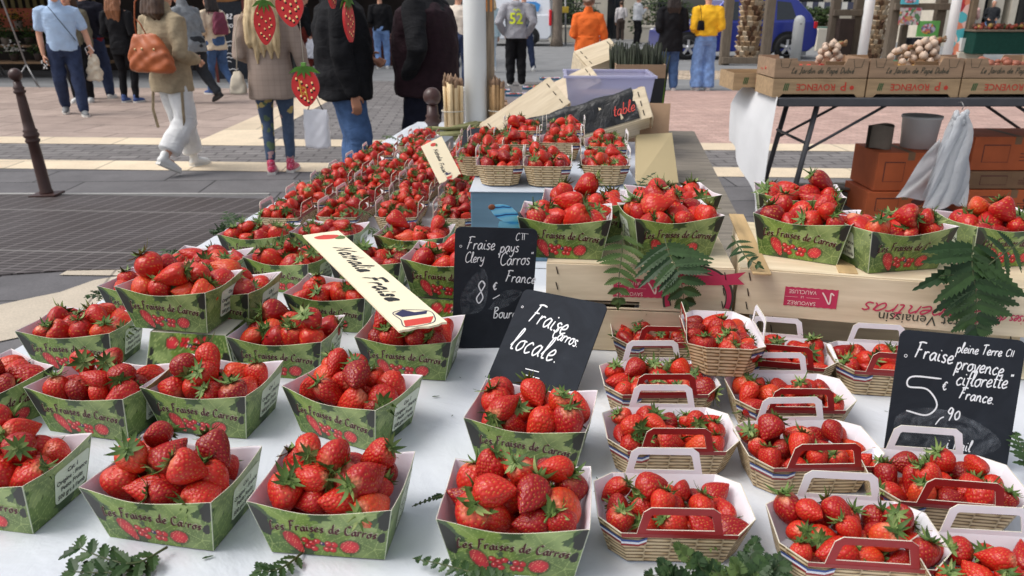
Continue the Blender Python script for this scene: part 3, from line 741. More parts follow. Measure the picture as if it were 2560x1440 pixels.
def wicker_meshes():
    def octo(a, b, c): return [(-a + c, -b), (a - c, -b), (a, -b + c), (a, b - c), (a - c, b), (-a + c, b), (-a, b - c), (-a, -b + c)]
    top = octo(WA, WB, WC); bot = octo(WA * .83, WB * .76, WC * .8)
    hts = [WH, WH, WH + .004, WH + .004, WH, WH, WH + .004, WH + .004]
    mb = MB(); uvs = []
    per = 0.0; th = .0010
    for i in range(8):
        j = (i + 1) % 8
        L = math.hypot(top[j][0] - top[i][0], top[j][1] - top[i][1])
        mid = Vector((0, 0, WH / 2))
        for (inner) in (0, 1):
            k = 1 if not inner else (1 - th / WB)
            vs = [(bot[i][0] * k, bot[i][1] * k, .001 if not inner else .002), (bot[j][0] * k, bot[j][1] * k, .001 if not inner else .002), (top[j][0] * k, top[j][1] * k, hts[j]), (top[i][0] * k, top[i][1] * k, hts[i])]
            f = (0, 1, 2, 3) if not inner else (3, 2, 1, 0)
            mb.add(vs, [f], inner); q = [(per + L * .08, 0), (per + L * .92, 0), (per + L, WH), (per, WH)]; uvs += [q[n] for n in f]
        k = 1 - th / WB
        mb.add([(top[i][0], top[i][1], hts[i]), (top[j][0], top[j][1], hts[j]), (top[j][0] * k, top[j][1] * k, hts[j]), (top[i][0] * k, top[i][1] * k, hts[i])], [(0, 1, 2, 3)], 2); uvs += [(0, 0)] * 4
        per += L
    mb.add([(x, y, .0012) for x, y in bot], [tuple(range(7, -1, -1))], 1); uvs += [(0, 0)] * 8
    mb.add([(x * .99, y * .99, .0025) for x, y in bot], [tuple(range(8))], 1); uvs += [(0, 0)] * 8
    me = mb.mesh('basket_shell', [M_wick, M_whitecard, M_cardrim])
    ul = me.uv_layers.new(name='UVMap'); ul.data.foreach_set('uv', np.array(uvs, dtype=np.float32).ravel())
    # handle: trapezoid loop standing on the long rim
    def handle(sgn, outmat):
        h = MB(); y = -sgn * (WB - .0004); o = [(-.054, 0), (-.047, .034), (-.038, .041), (.038, .041), (.047, .034), (.054, 0)]; q = [(-.0425, .007), (-.0375, .028), (-.035, .0305), (.035, .0305), (.0375, .028), (.0425, .007)]
        lean = .20
        vs = []
        for d in (0.0, .0015):
            for (x, z) in o + q: vs.append((x, y - sgn * (.0008 - d) * 1 - sgn * lean * z * .25, WH - .001 + z))
        fs = []; ms = []
        def quad(a, b, c, d_, m): fs.append((a, b, c, d_) if sgn > 0 else (d_, c, b, a)); ms.append(m)
        for i in range(5):
            quad(i + 6, i, i + 1, i + 7, 0) if False else quad(i, i + 6, i + 7, i + 1, 0)
            quad(12 + i + 1, 12 + i + 7, 12 + i + 6, 12 + i, 1)
            quad(i, i + 1, 13 + i, 12 + i, 2); quad(i + 7, i + 6, 18 + i, 19 + i, 2)
        quad(0, 5, 11, 6, 0); quad(12, 18, 23, 17, 1); quad(6, 11, 23, 18, 2)
        h.add(vs, fs, ms)
        return h.mesh('handle', [outmat, M_whitecard, M_cardrim])
    # red band and tricolour ribbon on both long sides
    def strip(sgn):
        b = MB()
        def P3(x, z):       # on the long panel at height z below rim
            f = z / WH; yy = WB * (.76 + .24 * f) + .0007
            return (x * sgn, -sgn * yy, z)
        b.add([P3(-.073, WH), P3(.073, WH), P3(.072, WH - .007), P3(-.072, WH - .007)], [(3, 2, 1, 0)])
        r = MB()
        def seg(x0, x1, z00, z01, m, w):
            r.add([tuple(np.array(P3(x0, z00)) + [0, -sgn * .0005, 0]), tuple(np.array(P3(x1, z01)) + [0, -sgn * .0005, 0]), tuple(np.array(P3(x1, z01 - w)) + [0, -sgn * .0005, 0]), tuple(np.array(P3(x0, z00 - w)) + [0, -sgn * .0005, 0])], [(3, 2, 1, 0)], m)
        for (m, dz) in ((0, -.0005), (1, -.0045), (2, -.0085)):
            seg(-.072, -.050, WH - .010 + dz, WH - .012 + dz, m, .004); seg(-.050, -.040, WH - .012 + dz, WH - .006 + dz, m, .004)
        # the ribbon carries on round the chamfered corner
        for (m, dz) in ((0, -.0005), (1, -.0045), (2, -.0085)):
            def Q(t_, z):
                f = z / WH; a, bb, c = WA * (.83 + .17 * f) , WB * (.76 + .24 * f), WC * (.8 + .2 * f)
                x0, y0 = -a + c, -bb; x1, y1 = -a, -bb + c
                x, y = x0 + (x1 - x0) * t_, y0 + (y1 - y0) * t_
                return ((x - .0005) * sgn, (y - .0005) * sgn, z)
            z = WH - .010 + dz
            r.add([Q(.0, z), Q(.95, z + .004), Q(.95, z), Q(.0, z - .004)], [(0, 1, 2, 3)], m)
        return b.mesh('red_band', M_redcard), r.mesh('ribbon', [M_blue, M_white, M_redcard])
    return me, handle(1, M_redcard), handle(-1, M_redcard), strip(1), strip(-1)
WK = wicker_meshes()
def wicker(loc, yaw, label, ref, n=15, seed=1, r=(.0165, .0215), floor=.030, group='wicker-print card baskets of strawberries', tilt=(0, 0), dome=.007):
    o = empty('strawberry_basket', loc, yaw, label, 'basket', group); o.rotation_euler = (tilt[0], tilt[1], yaw)
    link_mesh('basket_shell', WK[0], o); link_mesh('handle', WK[1], o); link_mesh('handle', WK[2], o)
    for a, b in (WK[3], WK[4]): link_mesh('red_band', a, o); link_mesh('ribbon', b, o)
    M = Matrix.Translation(loc) @ o.rotation_euler.to_matrix().to_4x4()
    heap(ref, M, WA * .93, WB * .92, floor, n, r[0], r[1], seed, dome)
    return o
def wick_front(fl, fr, z0, anchor='m'):
    a, b, yaw = from_rim(fl, fr, z0, WH)
    x = Vector((math.cos(yaw), math.sin(yaw), 0)); y = Vector((-math.sin(yaw), math.cos(yaw), 0))
    m = (a + b) / 2 if anchor == 'm' else (a + x * (WA - WC) if anchor == 'l' else b - x * (WA - WC))
    c = m + y * WB
    return Vector((c.x, c.y, z0 + .0025)), yaw
# ================================================================== PUNNETS IN THEIR PLACES
Z0, ZC, ZS = TZ, TZ + .190, TZ + PH + .004       # cloth, crate top, on an upturned punnet
GP = [  # kind, corner pixels, base z, berries, label, ref
 ('s', (52, 1225), (235, 1083), Z0, 17, 'green strawberry punnet cut off by the lower left edge of the photo', 'the punnet cut off lower left'),
 ('m', (217, 1225), (506, 1259), Z0, 17, 'green strawberry punnet in the nearest row, above the leafy sprig', 'the punnet above the leafy sprig'),
 ('m', (630, 1259), (965, 1280), Z0, 17, 'heaped green strawberry punnet in the nearest row, left of the serrated fern leaf', 'the front punnet left of the fern'),
 ('m', (1097, 1303), (1467, 1328), Z0, 17, 'green strawberry punnet at bottom centre, squarely facing the viewer', 'the bottom centre punnet'),
 ('r', (-110, 1010), (135, 917), Z0, 15, 'green strawberry punnet turned askew at the left edge, second row', 'the askew punnet at left edge'),
 ('m', (84, 975), (280, 999), Z0, 16, 'green strawberry punnet in the second row with a big star calyx facing up', 'the second-row punnet with star calyx'),
 ('m', (364, 973), (598, 994), Z0, 15, 'green strawberry punnet in front of the stacked pair, white price sticker on its right', 'the punnet before the stacked pair'),
 ('m', (716, 971), (925, 1027), Z0, 15, 'green strawberry punnet turned to show its right sticker, below the torn sign end', 'the turned punnet below the sign'),
 ('m', (1167, 1049), (1455, 1084), Z0, 15, 'green strawberry punnet right under the locale chalkboard', 'the punnet under the locale chalkboard'),
 ('m', (72, 832), (238, 836), Z0, 13, 'green strawberry punnet by the left cloth edge beside the cream kerb stone', 'the punnet beside the kerb stone'),
 ('m', (296, 720), (502, 735), ZS, 16, 'green strawberry punnet standing on top of an upturned punnet', 'the punnet on the upturned one'),
 ('s', (625, 735), (701, 684), Z0 + .06, 13, 'green strawberry punnet directly behind the stacked one, its sticker showing', 'the punnet behind the stacked one'),
 ('m', (574, 846), (794, 858), Z0, 15, 'green strawberry punnet between the stacked pair and the torn sign', 'the punnet between stack and sign'),
 ('m', (897, 846), (1117, 858), Z0, 14, 'green strawberry punnet with the torn end of the wooden sign lying on it', 'the punnet under the torn sign'),
 ('m', (715, 736), (904, 748), Z0, 12, 'green strawberry punnet half covered by the middle of the wooden name sign', 'the punnet under the sign middle'),
 ('m', (608, 645), (767, 663), Z0, 13, 'green strawberry punnet left of the top end of the wooden name sign', 'the punnet left of sign top'),
 ('m', (415, 657), (553, 662), Z0, 12, 'green strawberry punnet near the left cloth edge with a dark fern beside it', 'the punnet by the left fern'),
 ('l', (242, 718), (420, 726), Z0, 10, 'green strawberry punnet peeping out behind the left of the stacked one', 'the punnet peeping behind the stack'),
 ('m', (547, 588), (702, 593), Z0, 13, 'green strawberry punnet at the far left corner of the green rows', 'the far left corner punnet'),
 ('m', (724, 582), (883, 589), Z0, 13, 'green strawberry punnet at the back of the rows, just above the sign top', 'the punnet above the sign top'),
 ('r', (850, 652), (1002, 660), Z0, 12, 'green strawberry punnet to the right of the sign, behind the raised one', 'the punnet right of the sign'),
 ('l', (1000, 649), (1190, 660), ZS, 14, 'raised green strawberry punnet left of the eight euro chalkboard', 'the raised punnet beside the chalkboard'),
 ('m', (935, 589), (1107, 597), Z0 + .03, 14, 'green strawberry punnet at the back in front of the wicker baskets', 'the punnet before the far baskets'),
 ('m', (1316, 546), (1506, 552), ZC, 13, 'green strawberry punnet on the crate right beside the blue butterfly', 'the crate punnet by the butterfly'),
 ('r', (1385, 508), (1574, 512), ZC, 14, 'green strawberry punnet behind the butterfly one on the pale crate', 'the crate punnet behind the butterfly'),
 ('m', (1590, 550), (1810, 542), ZC, 14, 'green strawberry punnet on the crate above the round berry emblem', 'the crate punnet above the emblem'),
 ('r', (1620, 497), (1806, 490), ZC, 13, 'green strawberry punnet standing behind the one above the emblem', 'the punnet behind the emblem one'),
 ('m', (1891, 536), (2119, 565), ZC, 14, 'green strawberry punnet on the left end of the Carpentras crate', 'the left punnet on Carpentras crate'),
 ('m', (1895, 486), (2117, 497), ZC, 13, 'green strawberry punnet behind the left one on the Carpentras crate', 'the rear punnet on Carpentras crate'),
 ('m', (2177, 583), (2401, 569), ZC, 14, 'green strawberry punnet in the middle of the Carpentras crate', 'the middle punnet on Carpentras crate'),
 ('l', (2444, 571), (2660, 562), ZC, 14, 'green strawberry punnet at the right edge on the Carpentras crate', 'the right-edge punnet on the crate'),
]
for i, (k, a, b, z, n, lab, ref) in enumerate(GP):
    loc, yaw = pun_side(a, b, z) if k == 's' else pun_front(a, b, z, k)
    punnet(loc, yaw, lab, ref, n, 100 + i)
# upturned empty ones used as stands
l, y = pun_front((296, 720), (502, 735), ZS); punnet(l - Vector((0, 0, PH + .004)) + Vector((.03, -.006, 0)), y + R(4), 'empty upturned green punnet carrying a full one, its words upside down', '', 0, up=False, group='upturned punnets used as stands')
l, y = pun_front((1000, 649), (1190, 660), ZS, 'l'); punnet(l - Vector((0, 0, PH + .004)) + Vector((.01, 0, 0)), y, 'empty upturned green punnet under the raised one beside the chalkboard', '', 0, up=False, group='upturned punnets used as stands')
l, y = pun_side((625, 735), (701, 684), Z0 + .06)
WP = [
 ('m', (1554, 1337), (1846, 1343), 0, 16, 'wicker-print basket of strawberries at bottom centre right, above the parsley-like sprig', 'the basket above the parsley sprig'),
 ('m', (1558, 1131), (1827, 1133), 0, 16, 'wicker-print basket of strawberries second from the front in the left column', 'second basket of the left column'),
 ('m', (1541, 991), (1786, 990), 0, 15, 'wicker-print basket of strawberries third from the front in the left column', 'third basket of the left column'),
 ('m', (1557, 863), (1770, 868), 0, 13, 'wicker-print basket of strawberries at the back of the left column by the crate', 'the left column back basket'),
 ('m', (1913, 1175), (2207, 1170), 0, 16, 'wicker-print basket of strawberries left of the five ninety chalkboard foot', 'the basket left of board foot'),
 ('m', (1867, 1027), (2138, 1030), 0, 14, 'wicker-print basket of strawberries in the middle of the right column', 'the right column middle basket'),
 ('m', (1830, 905), (2087, 927), 0, 12, 'wicker-print basket of strawberries at the back of the right column', 'the right column back basket'),
 ('m', (1989, 1408), (2372, 1432), 0, 18, 'heaped wicker-print basket of dark strawberries at the bottom right', 'the heaped bottom right basket'),
 ('l', (2252, 1257), (2590, 1285), 0, 16, 'wicker-print basket of strawberries below the five ninety chalkboard', 'the basket below the price board'),
 ('l', (2430, 1525), (2800, 1550), 0, 15, 'wicker-print basket of strawberries cut off in the lower right corner', 'the lower right corner basket'),
 ('l', (2136, 930), (2370, 945), 0, 12, 'wicker-print basket of strawberries half hidden behind the five ninety chalkboard', 'the basket behind the price board'),
]
for i, (k, a, b, dz, n, lab, ref) in enumerate(WP):
    loc, yaw = wick_front(a, b, Z0 + dz, k); wicker(loc, yaw, lab, ref, n + 2, 300 + i)
# one more balanced across the handles of four others
p = P(1838, 885, TZ + .062 + WH); wicker(Vector((p.x, p.y + WA * .98, TZ + .062)), R(90) + R(-6), 'wicker-print basket of strawberries perched across the others, handles turned sideways', 'the perched sideways basket', 17, 330, floor=.026, tilt=(0, R(3)))
# raised row on the blue box
BOXZ = 1.022
FP = [((1252, 420), 'on the blue box, left of the pair'), ((1373, 422), 'on the blue box, centre of its front row'), ((1521, 420), 'at the right end of the blue box front row'), ((1196, 408), 'partly behind the dark slate on the blue box'),
      ((1290, 366), 'in the second row on the blue box, left'), ((1405, 362), 'in the second row on the blue box, middle'), ((1522, 372), 'in the second row on the blue box, right'),
      ((1310, 331), 'at the back left of the blue box'), ((1418, 330), 'at the back middle of the blue box'), ((1222, 362), 'in the second row beside the dark slate')]
for i, ((px, py), w) in enumerate(FP):
    p = P(px, py, BOXZ + WH); c = Vector((p.x, p.y + WA + (.06 if i == 3 else 0), BOXZ + .002))
    wicker(c, R(90) - R(3), 'wicker-print basket of strawberries ' + w, 'the basket ' + w, 19, 400 + i, r=(.0175, .0225), floor=.034)
# left cluster on the far cloth, rows running back
k = 0
ROWN = ['first', 'second', 'third', 'fourth', 'fifth', 'sixth', 'seventh']
rows = []
for ri in range(8):
    yy = 2.40 + .207 * ri; x0 = -.715 + .125 * (yy - 2.4); x1 = -.175 if yy < 2.95 else (-.02 if yy < 3.5 else -.18)
    if ri >= 6: x0 += .10
    n_ = int((x1 - x0) / .148) + 1; rows.append((yy, [x0 + (x1 - x0) * i / max(1, n_ - 1) for i in range(n_)]))
ROWN.append('eighth')
for ri, (yy, xs) in enumerate(rows):
    for ci, x in enumerate(xs):
        wd = ('leftmost', 'second from left', 'third from left', 'fourth from left', 'fifth from left', 'sixth from left')[ci]
        wicker(Vector((x, yy + rng.uniform(-.012, .012), TZ + .0025)), R(90) + R(rng.uniform(-10, 2)), f'wicker-print basket of strawberries {wd} in the {ROWN[ri]} row of the far cluster', f'the basket {wd} in far row {ROWN[ri]}', 21, 500 + k, r=(.0175, .0225), floor=.038, group='far cluster of wicker-print baskets'); k += 1

# ================================================================== BLUE BOX, CRATES
M_bluebox = mat('blue_grey_box', S(92, 124, 146), .45, .22, 3.2, stretch=(.6, 1, 7), bump=.05, bscale=10)
M_bluetop = mat('pale_box_top', S(196, 204, 214), .5, .06, 6)
M_cream = mat('poplar_wood', S(224, 208, 180), .7, .09, 5, bump=.12, bscale=60, bdist=.001, stretch=(1, 10, 10), c2=S(206, 187, 155))
M_woodtan = mat('tan_wood', S(190, 160, 116), .75, .2, 6, bump=.2, bscale=40, bdist=.001, stretch=(1, 8, 8))
M_wooddark = mat('dark_wood', S(128, 100, 72), .8, .25, 6, stretch=(1, 8, 8))  # darker brown wood for stems, shelves and dividers
M_staple = mat('staple_wire', S(78, 70, 62), .4, .1, metal=.8)
M_pink = mat('raspberry_ink', S(196, 52, 88), .6, .06); M_pinkpale = mat('pale_ink', S(240, 214, 206), .6, .05); M_darkink = mat('dark_green_ink', S(60, 62, 50), .6, .05)
pa, pb = P(1187, 478, BOXZ), P(1480, 474, BOXZ)
bx = empty('blue_box', ((pa.x + .46 / 2), pa.y + .36, TZ), R(-2), 'blue grey cardboard box behind the butterfly, used as a step for wicker baskets', 'box')
m = MB(); w, d, h = .46, .72, BOXZ - TZ - .004
m.box((0, 0, h / 2), (w, d, h), 0, .004); m.build('box_body', M_bluebox, bx)
m = MB(); m.box((0, 0, h + .0015), (w + .006, d + .006, .003), 0, .001); m.build('lid', M_bluetop, bx)
def staple(mb, x, z, ln, ang, y): mb.tube([(x, y - .001, z), (x + math.sin(ang) * ln, y - .0014, z - math.cos(ang) * ln)], .0011, 5)
def low_crate(origin, yaw, L, D, H, label, printer=None, slot=None, cat='crate'):
    """shallow poplar crate; origin = front left bottom corner, printer(mb list, fn) adds the marks"""
    o = empty('wooden_crate', origin, yaw, label, cat, 'low wooden fruit crates')
    m = MB()
    if slot is None: m.box((L / 2, .002, H / 2), (L, .004, H), 0, .0008)
    else:
        (zs0, zs1, xs) = slot
        m.box((L / 2, .002, zs0 / 2), (L, .004, zs0), 0, .0008); m.box((L / 2, .002, (zs1 + H) / 2), (L, .004, H - zs1), 0, .0008)
        m.box(((xs + L) / 2, .0023, (zs0 + zs1) / 2), (L - xs, .0036, zs1 - zs0), 0, 0)
    m.build('front_panel', M_cream, o)
    m = MB(); m.box((L / 2, D - .002, H / 2), (L, .004, H), 0, .0008); m.build('rear_panel', M_cream, o)
    for x in (.003, L - .003):
        m = MB(); m.box((x, D / 2, H / 2), (.006, D - .010, H - .002), 0, .0008); m.build('end_panel', M_cream, o)
    for x in (.016, L - .016):
        for y in (.016, D - .016):
            m = MB(); m.box((x, y, H / 2), (.018, .018, H - .004), 0, .002); m.build('corner_post', M_woodtan, o)
    m = MB(); n = 4
    for i in range(n): m.box((L / 2, .012 + (D - .02) * (i + .5) / n, .006), (L - .016, (D - .03) / n - .012, .004), 0)
    m.build('bottom_boards', M_cream, o)
    st = MB()
    for x in (.02, L - .02):
        for z in (H * .85, H * .5, H * .2): staple(st, x, z + .008, .016, .25, 0)
    st.build('staples', M_staple, o)
    return o
CH = .094
cl = P(1340, 862, TZ); YC = -R(8) + R(2)
ex = Vector((math.cos(YC), math.sin(YC), 0)); ey = Vector((-math.sin(YC), math.cos(YC), 0))
cr_end = P(1838, 674, TZ + 2 * CH)
Lc = .372
o0 = Vector((cr_end.x, cr_end.y, TZ)) - ex * Lc
low_crate(o0 + Vector((0, 0, .002)), YC, Lc, .36, CH - .004, 'lower pale wooden crate under the emblem crate, mostly behind baskets')
cA = low_crate(o0 + Vector((0, 0, CH)), YC, Lc, .36, CH, 'pale wooden crate with round raspberry emblem, carrying punnets behind the slates', slot=(.004, .018, .19))
fA = lambda x, y, h: (x, -h - .0006, y)
flip = lambda f, cx, cz: (lambda x, y, h: f(cx - x, cz - y, h))
def vaucluse(parent, cx, cz):
    s = MB(); W, H = .098, .040; pts = []
    n = 16
    for i in range(n): pts.append((-W / 2 + W * i / n, -H / 2 + (.0012 if i % 2 else 0)))
    pts += [(W / 2, -H / 2), (W / 2, H / 2)]
    for i in range(n): pts.append((W / 2 - W * (i + .5) / n, H / 2 - (.0012 if i % 2 else 0)))
    pts.append((-W / 2, H / 2))
    f = flip(fA, cx, cz)
    s.add([f(x, y, .0002) for x, y in pts], [tuple(range(len(pts)))]); b = s.build('pink_stamp', M_pink, parent)
    t_ = MB(); g2 = lambda x, y, h: f(x, y, h + .0008)
    font_text(t_, 'SAVOUREZ', .016, .0085, .0115, g2, 0, sx=.92); font_text(t_, 'LE', .016, -.0022, .006, g2, 0); font_text(t_, 'VAUCLUSE', .016, -.0145, .0115, g2, 0, sx=.92)
    ribbon(t_, [Vector((-.016, .0003)), Vector((.008, .0003))], .0007, g2, 0); ribbon(t_, [Vector((.024, .0003)), Vector((.048, .0003))], .0007, g2, 0)
    ribbon(t_, catmull([(-.042, -.008), (-.036, -.012), (-.036, .004), (-.034, .010), (-.026, -.004), (-.020, -.013)], 5), .0028, g2, 0)
    t_.build('stamp_text', M_pinkpale, b)
vaucluse(cA, .185, .048)
em = MB(); f = lambda x, y, h: fA(.305 + x, .030 + y, h)
for (r0, r1, mi) in ((.0655, .070, 1), (.0565, .0655, 0), (.054, .0565, 1)):
    vs = []; n = 44; a0, a1 = R(198), R(-18)
    for i in range(n + 1):
        a = a0 + (a1 - a0) * i / n
        vs += [f(r0 * math.cos(a), max(-.028, r0 * math.sin(a)), .0002), f(r1 * math.cos(a), max(-.028, r1 * math.sin(a)), .0002)]
    em.add(vs, [(2 * i, 2 * i + 1, 2 * i + 3, 2 * i + 2) for i in range(n)], mi)
rb = [(-.085, .036), (-.07, .046), (-.085, .058), (-.03, .050), (.03, .050), (.088, .060), (.074, .046), (.088, .034), (.03, .030), (-.03, .030)]
em.add([f(x, y, .0007) for x, y in rb], [tuple(range(10))], 0)
em.build('round_emblem', [M_pink, M_darkink], cA)
low_crate_h = TZ + 2 * CH
# right crate: long, with printed words upside down
cr0 = P(1846, 786, TZ + CH)
cr_a, cr_b = P(1842, 672, TZ + 2 * CH), P(2560, 724, TZ + 2 * CH)
YR = math.atan2(cr_b.y - cr_a.y, cr_b.x - cr_a.x)
cB = low_crate(Vector((cr_a.x, cr_a.y, TZ + CH)) + Vector((math.cos(YR), math.sin(YR), 0)) * .004, YR, .60, .36, CH, 'long pale wooden crate printed upside down with Carpentras in raspberry script')
vaucluse(cB, .140, .046)
s = MB(); f = flip(fA, .40, .047)
script(s, 'Carpentras', -.055, .000, .0165, .0030, f, 0, .35, None, .02, total=.215); script(s, 'Les fraises de', -.17, .004, .0110, .0024, f, 0, .35, None, .02, total=.10)
s.build('script_lettering', M_pink, cB)
s = MB(); f = flip(fA, .365, .026); font_text(s, 'Comtat Venaissin', .0, -.002, .028, f, 0); s.build('grey_lettering', M_darkink, cB)
bk = low_crate(Vector((cr_a.x, cr_a.y, TZ + .002)) + Vector((math.cos(YR), math.sin(YR), 0)) * .07 + Vector((-math.sin(YR), math.cos(YR), 0)) * .12, YR, .50, .22, CH - .006, 'shaded wooden crate set back beneath the Carpentras crate')
m = MB(); m.box((0, 0, .0435), (.036, .04, .087), 0, .002); q = P(1868, 800, TZ + .05)
tag(m.build('wood_block', M_woodtan, None, (q.x, q.y + .05, TZ + .002), (0, 0, YR)), 'small tan wood block propping the end of the Carpentras crate', 'block')
# lid boards across the crate tops
def slat(a, b, w, z, label):
    a, b = P(*a, z), P(*b, z); d = b - a; m = MB(); m.box((0, 0, .002), (d.length, w, .004), 0, .0008)
    o = m.build('thin_board', M_woodtan, None, (a + b) / 2 + Vector((0, 0, .0015)), (0, 0, math.atan2(d.y, d.x))); return tag(o, label, 'board', 'thin boards across the crate tops')
slat((1905, 690), (1840, 540), .035, TZ + 2 * CH, 'thin wooden slat across the crate top between the third and fourth raised punnets')
slat((2120, 688), (2085, 600), .035, TZ + 2 * CH, 'thin wooden slat across the crate top beside the middle Carpentras punnet')
def deck(o0, yaw, L, D, z, label):
    m = MB(); m.box((L / 2, D / 2, .0025), (L - .004, D - .004, .003), 0, .0008); return tag(m.build('crate_liner', M_cream, None, Vector((o0.x, o0.y, z - .0005)), (0, 0, yaw)), label, 'liner', 'pale sheets covering the crate tops')
deck(o0, YC, Lc, .36, TZ + 2 * CH - .0005, 'pale veneer sheet closing the emblem crate under its punnets'); deck(Vector((cr_a.x, cr_a.y, 0)) + Vector((math.cos(YR), math.sin(YR), 0)) * .004, YR, .60, .36, TZ + 2 * CH - .0005, 'pale veneer sheet closing the Carpentras crate under its punnets')

# ================================================================== CHALKBOARDS
def board_mat():
    t = NT('chalk_slate'); co = t.coord('Object'); n1 = t.noise(co, 9, 5, .6, 1.5); n2 = t.noise(co, 60, 3)
    c = t.ramp(n1, [(.35, S(38, 41, 47)), (.62, S(46, 50, 57)), (.85, S(74, 79, 88))])
    t.col(c); t.set(Roughness=.75, Specular_IOR_Level=.14); t.bump(n2, .08, .001); return t.mat
M_slate = board_mat(); M_chalk = mat('chalk', S(236, 236, 238), .9, .06, 60); M_smear = mat('chalk_smear', S(92, 96, 104), .9, .25, 30)
def board_at(name_label, origin, right, up, W, H, cat='price board', holes=True):
    right = right.normalized(); up = (up - right * up.dot(right)).normalized(); nrm = right.cross(up)
    o = empty('chalkboard', origin, 0, name_label, cat, 'chalk price boards')
    o.rotation_mode = 'QUATERNION'; o.rotation_quaternion = Matrix((right, up, nrm)).transposed().to_quaternion()
    pts = []; r = .012
    for (cx, cy, a0) in ((W - r, r, -90), (W - r, H - r, 0), (r, H - r, 90), (r, r, 180)):
        for k in range(6): a = R(a0 + 18 * k); pts.append((cx + r * math.cos(a), cy + r * math.sin(a)))
    m = MB(); m.prism(pts, -.003, 0, 0); m.build('slate', M_slate, o)
    if holes:
        m = MB(); vs = []
        for k in range(13):
            a = 2 * math.pi * k / 12
            for rr in (.0017, .0026): vs.append((.012 + rr * math.cos(a), H - .040 + rr * math.sin(a), .0004))
        m.add(vs, [(2 * i, 2 * i + 1, 2 * i + 3, 2 * i + 2) for i in range(12)]); m.build('eyelet', M_chalk, o)
    return o
def board3(label, bl, tl, trp, yr=0):
    e = (tl - bl); d0, d1 = PY(*trp, 1.0), PY(*trp, 2.0); k = (e.dot(tl) - e.dot(d0)) / e.dot(d1 - d0); tr = PY(*trp, max(yr, 1.0 + k))   # the right corner that squares the board
    W, H = (tr - tl).length, (tl - bl).length
    return board_at(label, bl, tr - tl, tl - bl, W, H), W, H
def smear(o, pts, c0=(92, 96, 104)):
    m = MB(); ps = catmull(pts + [pts[0]], 4)[:-1]; m.add([(p.x, p.y, .00025) for p in ps], [tuple(range(len(ps)))]); m.build('rubbed_chalk', smear_mat, o)
t = NT('rubbed_chalk_mat'); co = t.coord('Object', (1, 1, 1)); n1 = t.noise(co, 26, 5, .7, 2); n2 = t.noise(t.coord('Object', (1, .25, 1), (0, 0, .7)), 140, 2)
tr_ = t.n('ShaderNodeBsdfTransparent'); mx = t.n('ShaderNodeMixShader'); out = t.t.nodes['Material Output']
t.col(S(150, 156, 164)); t.set(Roughness=.9)
fac = t.math('MULTIPLY', t.ramp(n1, [(.38, (0, 0, 0)), (.75, (1, 1, 1))]), t.math('MULTIPLY', n2, .75))
t.l(fac, mx.inputs[0]); t.l(tr_.outputs[0], mx.inputs[1]); t.l(t.bsdf.outputs[0], mx.inputs[2]); t.l(mx.outputs[0], out.inputs[0]); smear_mat = t.mat
fB = lambda x, y, h: (x, y, h)
def mark(o, fn):
    m = MB(); fn(m); m.build('chalk_writing', M_chalk, o)
# 1) eight euro board, nearly upright behind
b1, W1, H1 = board3('tall slate price board reading eight euro, standing behind the locale board', P(1130, 870, TZ + .003), PY(1138, 567, 1.462), (1345, 573))
fB1 = lambda x, y, h: (x * W1 / .142, y * H1 / .205, h)
def w1(m):
    s = .0085; k = W1 / 215.0     # metres per photo pixel across
    script(m, 'Fraise', .020, .170, .0100, .0016, fB1, 0, .2, None, .05, .0, .03)
    script(m, 'Clery', .018, .148, .0085, .0014, fB1, 0, .2, None, .0, .05, .03)
    script(m, 'pays', .078, .166, .0095, .0016, fB1, 0, .2, None, .03, .05, .03)
    script(m, '"Carros"', .074, .144, .0105, .0016, fB1, 0, .15, None, .0, .06, .03)
    script(m, 'France', .090, .118, .0095, .0018, fB1, 0, .15, None, .08, -.05, .03)
    script(m, 'C', .104, .186, .006, .0012, fB1); script(m, 'II', .115, .187, .006, .0012, fB1, 0, 0); ribbon(m, [Vector((.113, .198)), Vector((.126, .197))], .0010, fB1)
    script(m, '8', .038, .080, .0190, .0021, fB1, 0, .1); script(m, '€', .068, .103, .0085, .0020, fB1)
    ribbon(m, [Vector((.070, .088)), Vector((.082, .095))], .0022, fB1)
    script(m, 'Bourg', .072, .055, .0095, .0019, fB1, 0, .1, None, .02, .0, .03)
mark(b1, w1)
smear(b1, [(.020, .075), (.014, .115), (.035, .16), (.06, .18), (.07, .14), (.06, .09)]); smear(b1, [(.072, .09), (.105, .095), (.14, .13), (.11, .135), (.088, .115)])
# 2) locale board leaning far back in front of it
b2, W2, H2_ = board3('dark slate board reading fraise locale, tilted back over the front punnets', P(1213, 955, TZ + .006), PY(1311, 721, 1.445), (1521, 762), 1.24)
fB2 = lambda x, y, h: (x * W2 / .176, y * H2_ / .165, h)
def w2(m):
    script(m, 'Fraise', .034, .112, .0165, .0026, fB2, 0, .18, None, .06, -.13, .03)
    script(m, 'Carros.', .092, .094, .0105, .0022, fB2, 0, .15, None, .0, -.12, .03)
    script(m, 'locale.', .018, .062, .0185, .0026, fB2, 0, .25, None, .12, -.06, .03)
    for dy in (.0, -.0095): ribbon(m, [Vector((.067 + dy * -.2, .036 + dy)), Vector((.095 - dy * .6, .036 + dy))], .0020, fB2)
mark(b2, w2)
